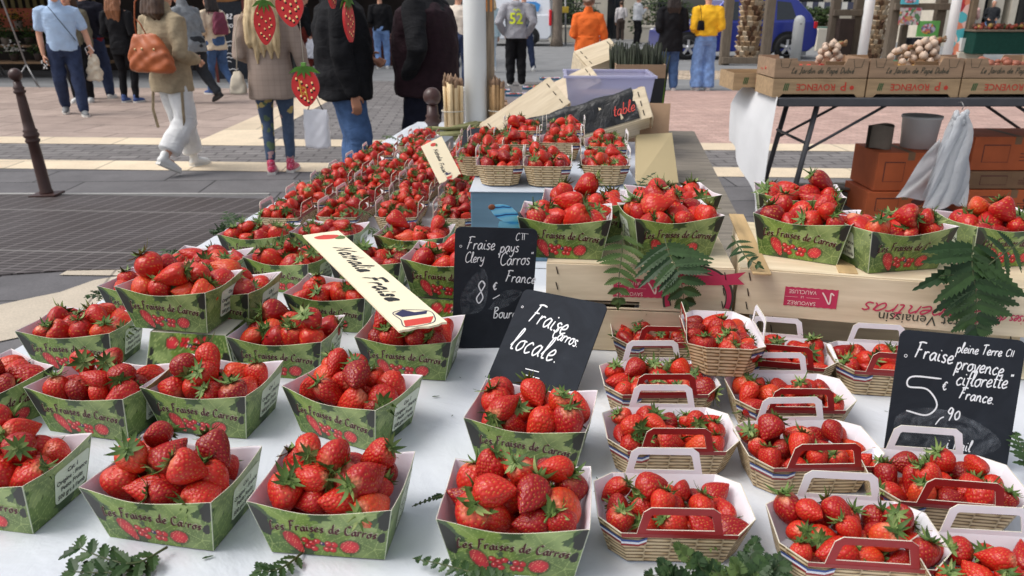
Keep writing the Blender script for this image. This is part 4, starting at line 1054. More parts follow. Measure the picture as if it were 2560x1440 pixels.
# 3) five ninety board at right
b3, W3, H3 = board3('tall slate price board reading five euro ninety at the right', P(2205, 1165, TZ + .003), PY(2199, 822, 1.09), (2512, 851), 1.07)
fB3 = lambda x, y, h: (x * W3 / .2, y * H3 / .222, h)
def w3(m):
    script(m, 'Fraise', .026, .180, .0125, .0025, fB3, 0, .1, None, .08, -.08, .03)
    script(m, 'pleine Terre', .092, .194, .0080, .0018, fB3, 0, .15, None, .0, .0, .03, total=.072); script(m, 'CII', .170, .195, .0058, .0014, fB3)
    script(m, 'provence', .094, .168, .0115, .0022, fB3, 0, .12, None, .02, -.06, .03)
    script(m, '"ciflorette"', .092, .142, .0120, .0022, fB3, 0, .2, None, .0, .03, .03, total=.094)
    script(m, 'France.', .106, .122, .0095, .0023, fB3, 0, .12, None, .08, -.08, .03)
    ribbon(m, catmull([(.075, .150), (.028, .149), (.024, .133), (.055, .131), (.074, .108), (.060, .090), (.026, .094)], 6), .0027, fB3)
    script(m, '€', .077, .132, .0090, .0020, fB3); ribbon(m, catmull([(.088, .090), (.082, .086), (.076, .076)], 4), .0022, fB3)
    script(m, '90', .091, .086, .0130, .0024, fB3, 0, .1, None, .12)
    script(m, 'i Pail', .098, .040, .0090, .0020, fB3, 0, .1, None, .1, -.05)
mark(b3, w3)
smear(b3, [(.02, .03), (.01, .08), (.06, .10), (.13, .085), (.17, .05), (.1, .02)])

# ================================================================== WOODEN NAME SIGNS
M_signwood = mat('pale_sign_wood', S(240, 228, 196), .65, .04, 8, bump=.06, bscale=30, bdist=.001)
M_navy = mat('navy_ink', S(40, 40, 78), .6, .05); M_redink = mat('red_ink', S(206, 66, 54), .6, .12, 40); M_leafink = mat('green_ink', S(96, 116, 60), .6, .1)
def name_sign(tl, tr, br, bl, label, z_hint, W, H, big=True):
    """corner 3-D points: tl..bl"""
    c = tl; right = (bl - tl); up = (tr - tl)
    L = right.length; Wd = up.length
    right.normalize(); up = (up - right * up.dot(right)).normalized(); n = right.cross(up)
    if n.z < 0 and n.y > 0: pass
    o = empty('name_sign', tl, 0, label, 'wooden sign', 'pale wooden producer signs'); o.rotation_mode = 'QUATERNION'
    o.rotation_quaternion = Matrix((right, up, n)).transposed().to_quaternion()
    rr = random.Random(4); end = [(L + (rr.uniform(-.006, .003)), Wd * i / 10) for i in range(11)]
    m = MB(); m.prism([(0, 0)] + end + [(0, Wd)], -.004, 0, 0); m.build('plank', M_signwood, o)
    t_ = MB(); nib = Vector((.35, .94)).normalized(); K = min(Wd, L * .19); zs = min(Wd * .20, L * .045)
    script(t_, 'Nathalie', L * .20, Wd * .42, zs, zs * .37, fB, 0, .28, nib, .02, 0, .01, total=L * .30)
    script(t_, 'Fraise', L * .545, Wd * .36, zs, zs * .37, fB, 0, .28, nib, .02, 0, .01, total=L * .24)
    t_.build('script_lettering', M_blackink, o)
    e = MB()
    def bl_(pts, mi, h): ps = catmull(pts + [pts[0]], 4)[:-1]; e.add([(p.x * K, p.y * K + (Wd - K) / 2, h) for p in ps], [tuple(range(len(ps)))], mi)
    bl_([(.25, .50), (.40, .82), (.62, .86), (.72, .60), (.60, .28), (.36, .22)], 0, .0003); bl_([(.5, .9), (.66, .98), (.86, .9), (.8, .7), (.68, .72)], 1, .0006)
    e.build('painted_strawberry', [M_redink, M_leafink], o)
    fr = MB(); x0 = L / K - 1.05; y0_ = (Wd - K) / 2
    fr.add([(p[0] * K + x0 * K, p[1] * K + y0_, .0003) for p in [(0, .45), (.25, .62), (.30, .88), (.45, .80), (.38, .30), (.15, .22)]], [tuple(range(6))], 0)
    fr.add([(p[0] * K + x0 * K, p[1] * K + y0_, .0003) for p in [(.56, .26), (.63, .88), (.74, .82), (.70, .22)]], [tuple(range(4))], 1); fr.add([(p[0] * K + x0 * K, p[1] * K + y0_, .0003) for p in [(.70, .22), (.74, .82), (.92, .70), (.88, .18)]], [tuple(range(4))], 1)
    ribbon(fr, catmull([((x0 + a) * K, b * K + y0_) for a, b in ((0, .45), (.3, .88), (.62, .90), (.95, .72), (.90, .18), (.5, .22), (.1, .2), (0, .45))], 5), K * .02, fB, 0, None, .0006)
    fr.build('country_map', [M_navy, M_redink], o)
    return o
name_sign(P(757, 588, TZ + .155), P(850, 583, TZ + .155), P(1101, 805, TZ + .156), P(1000, 829, TZ + .154), 'long pale wooden sign reading Nathalie Fraise, lying askew across the green punnets', 0, 0, 0)
name_sign(PY(1052, 366, 2.66), PY(1100, 334, 2.68), PY(1144, 436, 2.60), PY(1100, 462, 2.58), 'small pale wooden sign reading Nathalie Fraise, tilted among the far baskets', 0, 0, 0)
name_sign(P(2513, 940, TZ + .007), P(2516, 888, TZ + .007), None, P(2800, 962, TZ + .007), 'pale wooden sign lying flat behind the tall price board at the right edge', 0, 0, 0)
a = PY(1150, 390, 3.02); b_ = PY(1196, 385, 3.00); c = PY(1198, 312, 3.1)
sl = board_at('small blank dark brown slate leaning between the far wicker baskets', a, b_ - a, c - b_ + Vector((0, 0, .0)), .085, .125, 'slate', False)

# ================================================================== BUTTERFLY
M_bfly = NT('butterfly_wing'); co = M_bfly.coord('Object'); w = M_bfly.n('ShaderNodeTexWave', wave_type='RINGS'); w.inputs['Scale'].default_value = 18; w.inputs['Distortion'].default_value = 4
M_bfly.l(co, w.inputs['Vector']); M_bfly.col(M_bfly.ramp(w.outputs['Fac'], [(.03, S(30, 84, 150)), (.12, S(96, 200, 250)), (.8, S(150, 224, 252))])); M_bfly.set(Roughness=.4); M_bfly = M_bfly.mat
M_brownwing = mat('wing_edge_brown', S(118, 66, 38), .6, .3, 90); M_blackthing = mat('black_plastic', S(22, 22, 24), .4, .1)
bc = PY(1303, 556, 1.515)
bf = empty('butterfly_ornament', bc, R(8), 'bright blue artificial butterfly perched on top of the eight euro slate', 'ornament')
for nm, pts in (('upper_wing', [(-.002, .014), (-.024, .036), (-.052, .042), (-.064, .034), (-.052, .016), (-.026, .0), (-.002, -.004)]), ('lower_wing', [(-.002, -.004), (-.030, .001), (-.046, .006), (-.046, -.016), (-.034, -.034), (-.008, -.032)])):
    m = MB(); ps = catmull(pts + [pts[0]], 4)[:-1]; n = len(ps)
    m.add([(0, 0, .0)] + [(p.x, -.012 * abs(p.x) / .06, p.y) for p in ps], [(0, i + 1, (i + 1) % n + 1) for i in range(n)], 0, False)
    wg = m.build(nm, M_bfly, bf)
    if nm == 'upper_wing':
        e = MB(); e.ball((-.061, -.0125, .037), .006, 8, 6, 0, None, (1.2, .3, 1)); e.build('wing_tip', M_brownwing, wg)
m = MB(); m.tube([(-.006, -.003, .022), (.003, -.004, .005), (.008, -.003, -.03)], [.002, .0055, .0025], 8); m.build('body', M_blackthing, bf)
# ================================================================== FERN SPRIGS
def leaf_mat(name, a, b, rough=.42):
    t = NT(name); ge = t.n('ShaderNodeNewGeometry'); n = t.noise(t.coord('Object'), 60, 3)
    c = t.mix(ge.outputs['Random Per Island'], a, b); t.col(t.mix(.5, c, t.ramp(n, [(.3, (.6,) * 3), (.7, (1.3,) * 3)]), 'MULTIPLY'))
    t.set(Roughness=rough, Specular_IOR_Level=.22); return t.mat
M_fern = leaf_mat('leatherleaf_fern', (.016, .040, .014), (.050, .092, .030)); M_fernlite = leaf_mat('young_fern', (.05, .09, .025), (.10, .15, .045))
M_stem = mat('stem_green', (.06, .075, .025), .6, .2)
def blade(mb, p0, d, side, nrm, L, w, teeth, droop, m=0, serr=.35):
    """a serrated leaflet: p0 start, d direction, side in-plane normal"""
    n = teeth * 2; vs = []
    for i in range(n + 1):
        u = i / n; ww = w * (math.sin(math.pi * min(1, u * .86 + .12)) ** .8) * (1 - .5 * u)
        ww *= (1 + (serr if i % 2 else -serr) * .6); ww = ww if i < n else .0003
        c = p0 + d * (L * u) - Vector((0, 0, 1)) * droop * L * u * u
        o = side * ww + d * (ww * .35 if i % 2 else 0)
        o2 = -side * ww + d * (ww * .35 if i % 2 else 0)
        vs += [c + o + nrm * ww * .25, c, c + o2 + nrm * ww * .25]
    fs = []
    for i in range(n):
        for j in (0, 1): fs.append((3 * i + j, 3 * i + j + 1, 3 * i + j + 4, 3 * i + j + 3))
    mb.add(vs, fs, m, False)
def frond(pts, n, L, w, label, shape='tri', m=None, sub=True, teeth=6, nrm=(0, -.3, 1), droop=.15, group='fern sprigs dressing the stall', seed=0, name='fern_frond', tip=True, sweep=.55, start=.12):
    """pts: 3-D spine from stem end to tip"""
    rr = random.Random(seed + 11); ps = [Vector(p) for p in pts]; base = ps[0].copy()
    q = []
    P4 = [ps[0] * 2 - ps[1]] + ps + [ps[-1] * 2 - ps[-2]]
    for i in range(1, len(P4) - 2):
        for j in range(8):
            t = j / 8; a, b, c, d = P4[i - 1:i + 3]
            q.append(.5 * ((2 * b) + (c - a) * t + (2 * a - 5 * b + 4 * c - d) * t * t + (3 * b - a - 3 * c + d) * t ** 3) - base)
    q.append(ps[-1] - base)
    nv = Vector(nrm).normalized()
    mb = MB()
    for i in range(n):
        u = start + (1 - start) * (i + .3) / n; k = u * (len(q) - 1); a = q[int(k)]; b = q[min(int(k) + 1, len(q) - 1)]
        p = a.lerp(b, k - int(k)); t = (q[min(int(k) + 1, len(q) - 1)] - q[max(int(k) - 1, 0)]).normalized(); s = t.cross(nv).normalized(); n2 = s.cross(t).normalized()
        f = (1 - u) ** .75 * (.55 + .45 * min(1, u / .3)) + .10 if shape == 'tri' else .8 + .2 * math.sin(math.pi * u)
        for sg in (-1, 1):
            d = (s * sg * (1 - sweep * .5) + t * sweep + n2 * rr.uniform(-.12, .22)).normalized(); ln = L * f * rr.uniform(.88, 1.1)
            sd = d.cross(n2).normalized()
            if sub and ln > .022:
                k2 = max(3, int(ln / .009))
                for j in range(k2):           # leaflets along the pinna
                    v = (j + .5) / k2; pp = p + d * ln * v - Vector((0, 0, 1)) * droop * ln * v * v
                    l2 = min(w * 1.9, ln * .32) * (1 - v * .75) + .003
                    for s2 in (-1, 1): blade(mb, pp, (sd * s2 * .8 + d * .65).normalized(), (d * .8 - sd * s2 * .6).normalized(), n2, l2, l2 * .42, 3, droop * .5, 0, .3)
                blade(mb, p + d * ln * .25, d, sd, n2, ln * .85, ln * .10, 5, droop, 0)
            else: blade(mb, p, d, sd, n2, ln, w, teeth, droop, 0, .35 if teeth > 3 else .05)
    if tip: blade(mb, q[-3], (q[-1] - q[-3]).normalized(), (q[-1] - q[-3]).normalized().cross(nv).normalized(), nv, L * .35, w * .8, 5, droop)
    o = mb.build(name, m or M_fern, None, base); tag(o, label, 'fern', group)
    s_ = MB(); s_.tube(q, [.0018 - .0012 * i / len(q) for i in range(len(q))], 6); s_.build('stem', M_stem, o)
    return o
Zf = TZ + .012
frond([P(418, 1368, Zf), P(340, 1408, Zf + .006), P(260, 1395, Zf + .012), P(180, 1360, Zf + .018)], 7, .030, .0085, 'dark sprig with plain oval leaflets, stem running under the front punnet', 'even', sub=False, teeth=4, seed=1, name='leafy_sprig', sweep=.6)
frond([P(395, 1390, Zf - .008), P(330, 1425, Zf), P(250, 1432, Zf + .006), P(160, 1428, Zf + .008)], 6, .028, .0085, 'dark sprig with oval leaflets along the bottom edge, lowest of the pair', 'even', sub=False, teeth=4, seed=2, name='leafy_sprig', sweep=.6)
frond([P(760, 1378, Zf - .008), P(720, 1410, Zf), P(680, 1428, Zf + .004), P(640, 1426, Zf + .006)], 6, .022, .006, 'small dark leafy sprig at the bottom edge under the second front punnet', 'even', sub=False, teeth=4, seed=3, name='leafy_sprig', sweep=.6)
frond([P(1112, 1238, TZ + .02), P(1085, 1245, TZ + .02), P(1030, 1266, TZ + .006)], 8, .008, .0030, 'single serrated fern leaf poking out left of the bottom centre punnet', 'tri', sub=False, teeth=3, seed=4, droop=.0, nrm=(0, -.5, 1))
frond([P(1250, 1462, TZ + .03), P(1190, 1435, TZ + .03), P(1110, 1412, TZ + .022), P(1032, 1396, TZ + .016)], 9, .022, .0065, 'serrated dark fern along the bottom edge below the centre punnet', 'tri', sub=False, teeth=4, seed=5)
frond([P(1300, 1480, TZ + .04), P(1235, 1452, TZ + .04), P(1160, 1440, TZ + .035)], 7, .030, .007, 'small serrated dark fern at the very bottom centre of the cloth', 'tri', sub=False, teeth=4, seed=6)
for i, (pts, lab) in enumerate(((((1850, 1475), (1800, 1440), (1730, 1400), (1690, 1362)), 'parsley-like sprig leaning left below the front wicker basket'), (((1850, 1475), (1860, 1430), (1880, 1390), (1890, 1345)), 'parsley-like sprig pointing up to the right of the front wicker basket'), (((1870, 1480), (1920, 1440), (1950, 1410), (1975, 1380)), 'parsley-like sprig spreading right beside the heaped corner basket'), (((1820, 1480), (1780, 1440), (1750, 1420), (1745, 1390)), 'short parsley-like sprig in the middle of the bottom clump'), (((1780, 1490), (1720, 1460), (1670, 1440), (1612, 1438)), 'parsley-like sprig trailing left along the bottom edge'), (((1890, 1490), (1870, 1460), (1850, 1440), (1835, 1400)), 'pale parsley-like sprig at the heart of the bottom clump'), (((1900, 1490), (1890, 1450), (1900, 1420), (1920, 1395)), 'dark parsley-like sprig between the basket and the corner basket'), (((1700, 1490), (1690, 1460), (1680, 1440), (1650, 1400)), 'dark parsley-like sprig at the left of the bottom clump'))):
    frond([P(a, b, TZ + .012 + .012 * j) for j, (a, b) in enumerate(pts)], 6, .030, .0095, lab, 'tri', M_fernlite if i in (5, 0) else M_fern, sub=False, teeth=5, seed=20 + i, name='leafy_sprig')
zc = TZ + 2 * CH
def fall(px, Y0, seed, label, n, L, sub=True, m=None, w=.007):
    pts = [PY(a, b, Y0 + dy) for (a, b, dy) in px]; w = L * .13
    return frond(pts, n, L, w, label, 'tri', m, sub=False, teeth=9, seed=seed, nrm=(0, -1, .35), droop=.10, sweep=.34)
yA = cl.y
fall([(1560, 560, .07), (1555, 630, .02), (1548, 690, -.03), (1545, 765, -.035)], 1.455, 31, 'light green fern hanging over the crate left of the pink stamp', 8, .066, True, M_fernlite)
fall([(1660, 590, .03), (1675, 640, .0), (1700, 690, -.03), (1712, 770, -.04)], 1.440, 32, 'big dark fern spread over the round emblem of the left crate', 8, .098, True)
fall([(1830, 590, .06), (1850, 620, .03), (1868, 645, .0), (1905, 668, -.015)], 1.425, 33, 'small dark fern where the two front crates meet', 6, .038, True)
fall([(2435, 590, .02), (2430, 660, -.02), (2440, 740, -.035), (2440, 838, -.04)], 1.345, 34, 'largest dark fern, hanging over the Carpentras script beside the right edge', 9, .130, True)
fall([(2560, 600, .03), (2500, 640, .0), (2440, 680, -.01), (2350, 690, -.02)], 1.335, 35, 'dark fern lying level along the right crate top', 8, .06, True)
for i, (a, b, c, lab, L) in enumerate((((600, 575), (580, 550), (562, 528), 'dark fern tuft at the far left punnet corner', .05), ((450, 662), (430, 645), (405, 622), 'dark fern tuft beside the punnet near the left cloth edge', .045), ((300, 745), (270, 738), (212, 742), 'dark fern tuft on the left cloth edge behind the kerb-side punnet', .045), ((820, 480), (790, 470), (768, 455), 'fern tuft beside the far left wicker basket', .06), ((560, 590), (545, 575), (528, 580), 'small fern tuft hanging off the left cloth edge', .04), ((790, 500), (800, 470), (785, 450), 'upright fern tuft by the far left wicker basket', .05), ((2590, 1180), (2560, 1130), (2535, 1080), 'dark sprig at the right edge beside the tall price board', .035), ((1590, 505), (1600, 460), (1640, 430), 'dark leafy twig behind the crate punnets beside the beige card', .03))):
    z = TZ + .03 if i != 7 else TZ + .2
    frond([P(*a, z), P(*b, z + .02), P(*c, z + .03)], 7, L, .006, lab, 'tri', M_fernlite if i in (3, 5) else M_fern, sub=(L > .035), teeth=4, seed=50 + i)
for i, (px, py, zz, L) in enumerate(((905, 530, .075, .05), (1170, 590, .05, .05), (1250, 330, .27, .05), (985, 345, .06, .06), (940, 580, .05, .05))):
    a = P(px, py, TZ + zz)
    frond([a + Vector((.03, .03, -.02)), a, a + Vector((-.05, -.03, .015))], 7, L, .006, ('green fern tuft tucked between the far wicker baskets', 'green fern tuft behind the eight euro slate', 'green fern tuft at the back of the blue box baskets', 'green fern tuft at the far end by the iron bollard', 'green fern tuft under the back green punnet')[i], 'tri', M_fernlite, sub=False, teeth=4, seed=70 + i)
# bits of leaf and soil fallen on the cloth
for i, (px, py) in enumerate(((1090, 993), (1215, 942), (1500, 918), (1486, 1228), (1150, 945), (520, 1396), (1493, 1196), (1178, 1052), (1130, 1040), (2215, 1030), (1270, 1180))):
    m = MB(); s = .003 if i not in (0, 5) else .007
    blade(m, Vector((-s, 0, .001)), Vector((1, .2, 0)).normalized(), Vector((-.2, 1, 0)).normalized(), Vector((0, 0, 1)), s * 2, s * .35, 2, 0)
    p = P(px, py, TZ + .0025)
    tag(m.build('leaf_scrap', M_fern, None, p, (0, 0, i * 1.3)), 'tiny dark scrap of leaf fallen on the white cloth', 'scrap', 'leaf scraps on the cloth')
# ================================================================== FAR END OF THE STALL
M_post = mat('white_painted_post', S(214, 216, 214), .5, .05, 3); M_dirt = mat('dirty_wood', S(140, 124, 104), .8, .3, 8, stretch=(8, 8, 1))
pp = P(1190, 312, TZ); pst = empty('canopy_post', (pp.x, pp.y + .02, 0), 0, 'thick round white canopy post rising beside the asparagus', 'post')
m = MB(); m.tube([(0, 0, 0), (0, 0, 2.7)], .066, 24); m.build('shaft', M_post, pst)
m = MB(); m.tube([(0, 0, 0), (0, 0, .05)], .14, 24); m.build('foot_plate', M_steel, pst)
m = MB(); m.box((.083, .05, 1.35), (.055, .07, 2.7), 0, .004); sb = m.build('timber_batten', M_dirt, pst)
m = MB()
for dx in (-.015, .012): m.box((.083 + dx, .012, 1.98), (.012, .004, 1.05), 0)
m.build('orange_strap', mat('orange_strap', S(226, 150, 76), .6, .1), pst)
cr = empty('canopy_rail', (0, 0, 0), 0, 'white steel canopy rail above the stall from which the painted strawberries hang', 'rail')
m = MB(); m.tube([(-2.2, 2.3, 2.45), (1.6, 2.3, 2.45)], .018, 10); m.build('cross_rail', M_post, cr)
m = MB(); m.tube([(-.18, 2.3, 2.45), (pp.x, pp.y, 2.45)], .018, 10); m.build('long_rail', M_post, cr)
# hanging painted strawberries
M_plq = mat('painted_red_wood', S(196, 40, 42), .45, .08, 20); M_plqg = mat('painted_green_wood', S(96, 150, 62), .5, .1, 30); M_seedpaint = mat('cream_paint', S(244, 210, 140), .5, .05); M_string = mat('string', S(196, 190, 176), .8, .1); M_dk = mat('dark_paint', S(44, 14, 12), .5, .1); M_gold = mat('gold_paint', S(206, 150, 50), .4, .1)
def hang_berry(px, py, wpx, hpx, Y, yaw, label, tilt=0.0, extra=False):
    c = PY(px, py, Y); k = (c - Vector((0, 0, CAMZ))).length / FPX
    W, H = wpx * k / 2, hpx * k / 2
    o = empty('hanging_strawberry', c, yaw, label, 'hanging decoration', 'painted wooden strawberries on strings'); o.rotation_euler = (0, tilt, yaw)
    pts = []
    for i in range(40):
        a = 2 * math.pi * i / 40; y = math.sin(a); x = math.cos(a) * (1 - .35 * max(0, -y) ** 1.3 + .03 * y)
        pts.append((x * W, y * H * .94 - H * .06))
    m = MB(); m.prism([(x, y) for x, y in pts], -.004, .004, 0, mtx=Matrix.Rotation(R(90), 4, 'X')); m.build('plaque', M_plq, o)
    m = MB()
    for a, L, w in ((-150, .62, .17), (-118, .50, .16), (-90, .62, .13), (-62, .50, .16), (-30, .62, .17)):
        d = Vector((math.cos(R(a)) * W * 1.25, 0, math.sin(R(a)) * H * .62)); s = Vector((-d.z, 0, d.x)).normalized() * w * W
        b = Vector((0, -.0065, H * .95))
        m.add([b - s * .5, b + s * .5, b + d * .5 + s * .9 + Vector((0, 0, H * .05)), b + d * (L + .4), b + d * .5 - s * .9 + Vector((0, 0, H * .05))], [(0, 4, 3, 2, 1), (0, 1, 2, 3, 4)], 0)
        m.add([b - s * .5 + Vector((0, .013, 0)), b + s * .5 + Vector((0, .013, 0)), b + d * .5 + s * .9 + Vector((0, .013, H * .05)), b + d * (L + .4) + Vector((0, .013, 0)), b + d * .5 - s * .9 + Vector((0, .013, H * .05))], [(0, 1, 2, 3, 4)], 0)
    m.box((0, 0, H * 1.04), (W * .32, .012, H * .26), 0, .001); m.build('leaf_top', M_plqg, o)
    m = MB(); e = MB(); rr = random.Random(int(px))
    for (x, y) in ((-.6, .38), (-.25, .22), (.12, .05), (.52, .18), (-.5, -.1), (.0, -.28), (.42, -.2), (-.36, -.48), (.14, -.72), (.42, -.55), (.62, -.1), (-.1, -.6)):
        for s in (-1, 1):
            m.ball((x * W, -.0042 * s, y * H), W * .085, 8, 5, 0, None, (1, .25, 1.15)); m.ball((x * W + W * .03, -.0041 * s, y * H - W * .11), W * .085, 8, 5, 1, None, (1, .22, 1))
    m.build('painted_seeds', [M_seedpaint, M_dk], o)
    if extra:
        for s in (0,): 
            m = MB()
            for q in range(6): ribbon(m, catmull([(-.45 * W + rr.uniform(0, .1) * W, .35 * H), (-.3 * W, .05 * H - .1 * H * q), (.0, -.2 * H + rr.uniform(-.2, .2) * H), (.15 * W, -.7 * H)], 4), W * .035, lambda x, y, h: (x, -.0048 - h, y), 0)
            m.build('gold_scribble', M_gold, o)
    m = MB(); zt = 2.45 - c.z; m.tube([(0, 0, H * 1.1), (0, 0, zt)], .0013, 5); m.build('string', M_string, o)
    return o
hang_berry(662, 56, 48, 98, 2.3, R(6), 'flat painted wooden strawberry hanging highest but one, over the blonde woman', R(3))
hang_berry(724, 14, 64, 92, 2.3, R(-4), 'flat painted wooden strawberry cut by the top edge of the photo', R(-4))
hang_berry(764, 216, 66, 92, 2.3, R(-5), 'lowest painted wooden strawberry with gold scribbles, over the white tote bag', 0, True)
hang_berry(872, 52, 60, 96, 2.3, R(80), 'painted wooden strawberry turned edge-on against the black hoodie', R(-8))
hang_berry(828, -32, 60, 92, 2.3, R(82), 'painted wooden strawberry edge-on, only its tip below the top edge', R(-4))
# iron bollards
M_iron = mat('brown_painted_iron', S(66, 42, 38), .38, .15, 12, spec=.5)
def bollard(p, lean, Hb, label, plate=True):
    o = empty('bollard', p, 0, label, 'bollard', 'brown cast iron bollards'); o.rotation_euler = (0, lean, 0)
    k = Hb / 1.0
    prof = [(.052, 0), (.052, .03), (.046, .05), (.044, .30), (.041, .42), (.052, .43), (.056, .445), (.046, .46), (.058, .475), (.060, .49), (.048, .505), (.055, .52), (.043, .535), (.040, .60), (.034, .78), (.032, .80), (.044, .812), (.046, .822), (.034, .834), (.042, .845), (.032, .857), (.030, .90)]
    m = MB(); m.lathe([(r, z * k) for r, z in prof], 22); m.build('shaft', M_iron, o)
    m = MB(); m.ball((0, 0, .945 * k), .050, 18, 12); m.build('ball_top', M_iron, o)
    if plate: m = MB(); m.box((.0, 0, .009), (.22, .16, .018), 0, .004); m.build('base_plate', M_iron, o)
    return o
bollard(P(118, 488, .012), R(-3), 1.02, 'brown iron bollard leaning left beside the wire mat')
bp = PY(1080, 242, 4.40); bollard(Vector((bp.x, bp.y, .002)), 0, bp.z / .945, 'brown iron bollard at the far cloth edge before the plum vest', False).children[0]
# asparagus
M_asp = mat('white_asparagus', S(222, 196, 152), .6, .12, 14); M_asptip = mat('asparagus_tip', S(140, 112, 88), .7, .25, 40); M_aspg = mat('green_asparagus', S(128, 128, 84), .7, .25, 20)
def asp_bundle(c, n, L, label, tone=0, rad=.055):
    o = empty('asparagus_bundle', c, 0, label, 'asparagus', 'bundles of white asparagus'); rr = random.Random(n)
    m = MB()
    for i in range(n):
        a = i * 2.4; r = rad * math.sqrt((i + .5) / n); x, y = r * math.cos(a), r * math.sin(a); l = L * rr.uniform(.88, 1.04); w = rr.uniform(.009, .013)
        m.tube([(x, y, 0), (x * 1.0, y, l * .5), (x * 1.08, y * 1.08, l * .84)], [w, w * .95, w * .9], 9, 0); m.tube([(x * 1.08, y * 1.08, l * .84), (x * 1.1, y * 1.1, l * .93), (x * 1.1, y * 1.1, l)], [w * .9, w * .85, w * .2], 9, 1)
    m.build('spears', [M_asp if tone == 0 else mat('brownish_asparagus', S(176, 140, 96), .6, .2, 14), M_asptip], o)
    m = MB(); m.tube([(math.cos(R(a)) * (rad + .011), math.sin(R(a)) * (rad + .011), L * .3) for a in range(0, 361, 20)], .003, 6, cap=False); m.build('tie', M_string, o)
ap = P(1133, 318, TZ); asp_bundle(Vector((ap.x, ap.y + .02, TZ + .003)), 16, .30, 'upright bundle of white asparagus standing left of the white post')
ap = P(1242, 318, TZ); asp_bundle(Vector((ap.x, ap.y + .10, TZ + .003)), 10, .27, 'upright bundle of brownish asparagus standing right of the white post', 1, .04)
def lying(px, py, n, label, seed, ang):
    p = P(px, py, TZ + .02); o = empty('asparagus_bundle', p, ang, label, 'asparagus', 'bundles lying at the far end'); rr = random.Random(seed); m = MB()
    for i in range(n):
        y = (i % 4 - 1.5) * .022; z = (i // 4) * .02; l = rr.uniform(.18, .24); w = .010; dz = rr.uniform(-.005, .01)
        m.tube([(-l / 2, y, z), (0, y * 1.1, z), (l * .35, y * 1.2, z + dz)], w, 8, 0); m.tube([(l * .35, y * 1.2, z + dz), (l * .5, y * 1.25, z + dz * 1.5)], [w, w * .2], 8, 0)
    m.build('spears', [M_aspg], o)
lying(1120, 344, 9, 'greenish asparagus bundle lying in front of the iron bollard', 3, R(200)); lying(1200, 330, 8, 'greenish asparagus bundle lying at the foot of the white post', 5, R(75)); lying(1165, 322, 7, 'greenish asparagus bundle lying left of the dark slate', 6, R(60))
pg = P(1062, 352, TZ + .07); m = MB(); m.box((0, 0, .03), (.22, .2, .06), 0, .004); tag(m.build('grey_tray', mat('grey_plastic', S(120, 128, 134), .5, .1), None, (pg.x, pg.y + .1, TZ + .003), (0, 0, R(-8))), 'flat grey plastic tray at the far end behind the cluster of baskets', 'tray')
# tilted crates and boxes behind the blue box
def open_crate(name, label, M, L, D, H, mt=None, t_=.006, words=None):
    """open-topped poplar crate with corner posts, placed by matrix M"""
    mt = mt or M_cream
    o = empty(name, (0, 0, 0), 0, label, 'crate', 'open wooden crates at the back'); o.matrix_world = M
    for nm, c, d in (('long_side', (0, -D / 2, H / 2), (L, t_, H)), ('long_side', (0, D / 2, H / 2), (L, t_, H)), ('short_side', (-L / 2, 0, H / 2), (t_, D - .014, H)), ('short_side', (L / 2, 0, H / 2), (t_, D - .014, H))):
        m = MB(); m.box(c, d, 0, .001); m.build(nm, mt, o)
    m = MB(); m.box((0, 0, .006), (L - .02, D - .02, .006)); m.build('bottom_board', mt, o)
    for x in (-1, 1):
        for y in (-1, 1): m = MB(); m.box((x * (L / 2 - .016), y * (D / 2 - .016), H / 2 + .006), (.02, .02, H), 0, .002); m.build('corner_post', M_woodtan, o)
    st = MB()
    for i in range(3):
        for x in (-1, 1): st.box((x * (L / 2 - .03), -D / 2 - .004, H * (.2 + .3 * i)), (.004, .002, .022))
    st.build('staples', M_staple, o)
    return o
def frame3(o, x, up):
    x = x.normalized(); z = (up - x * up.dot(x)).normalized(); y = z.cross(x); Mx = Matrix((x, y, z)).transposed().to_4x4(); Mx.translation = o; return Mx
# crate leaning: its long side faces the viewer, running from lower left to upper right
a = PY(1252, 384, 3.30); b_ = PY(1428, 264, 3.42); up = PY(1390, 192, 3.50) - b_
Lr = (b_ - a).length
open_crate('wooden_crate', 'pale open crate tipped up diagonally behind the strawberries', frame3((a + b_) / 2 + Vector((.0, .09, -.045)) , b_ - a, up), Lr * 1.0, .20, up.length)
a = PY(1370, 268, 3.75); b_ = PY(1508, 200, 3.85); up = PY(1478, 158, 3.92) - b_
open_crate('wooden_crate', 'second pale open crate tipped up behind the first one', frame3((a + b_) / 2 + Vector((0, .1, -.06)), b_ - a, up), (b_ - a).length, .14, up.length)
a = PY(1470, 215, 4.2); b_ = PY(1560, 180, 4.3); up = PY(1535, 140, 4.4) - b_
open_crate('wooden_crate', 'third pale crate end showing behind the plastic bin', frame3((a + b_) / 2 + Vector((0, .1, 0)), b_ - a, up), (b_ - a).length, .22, up.length * 1.1)
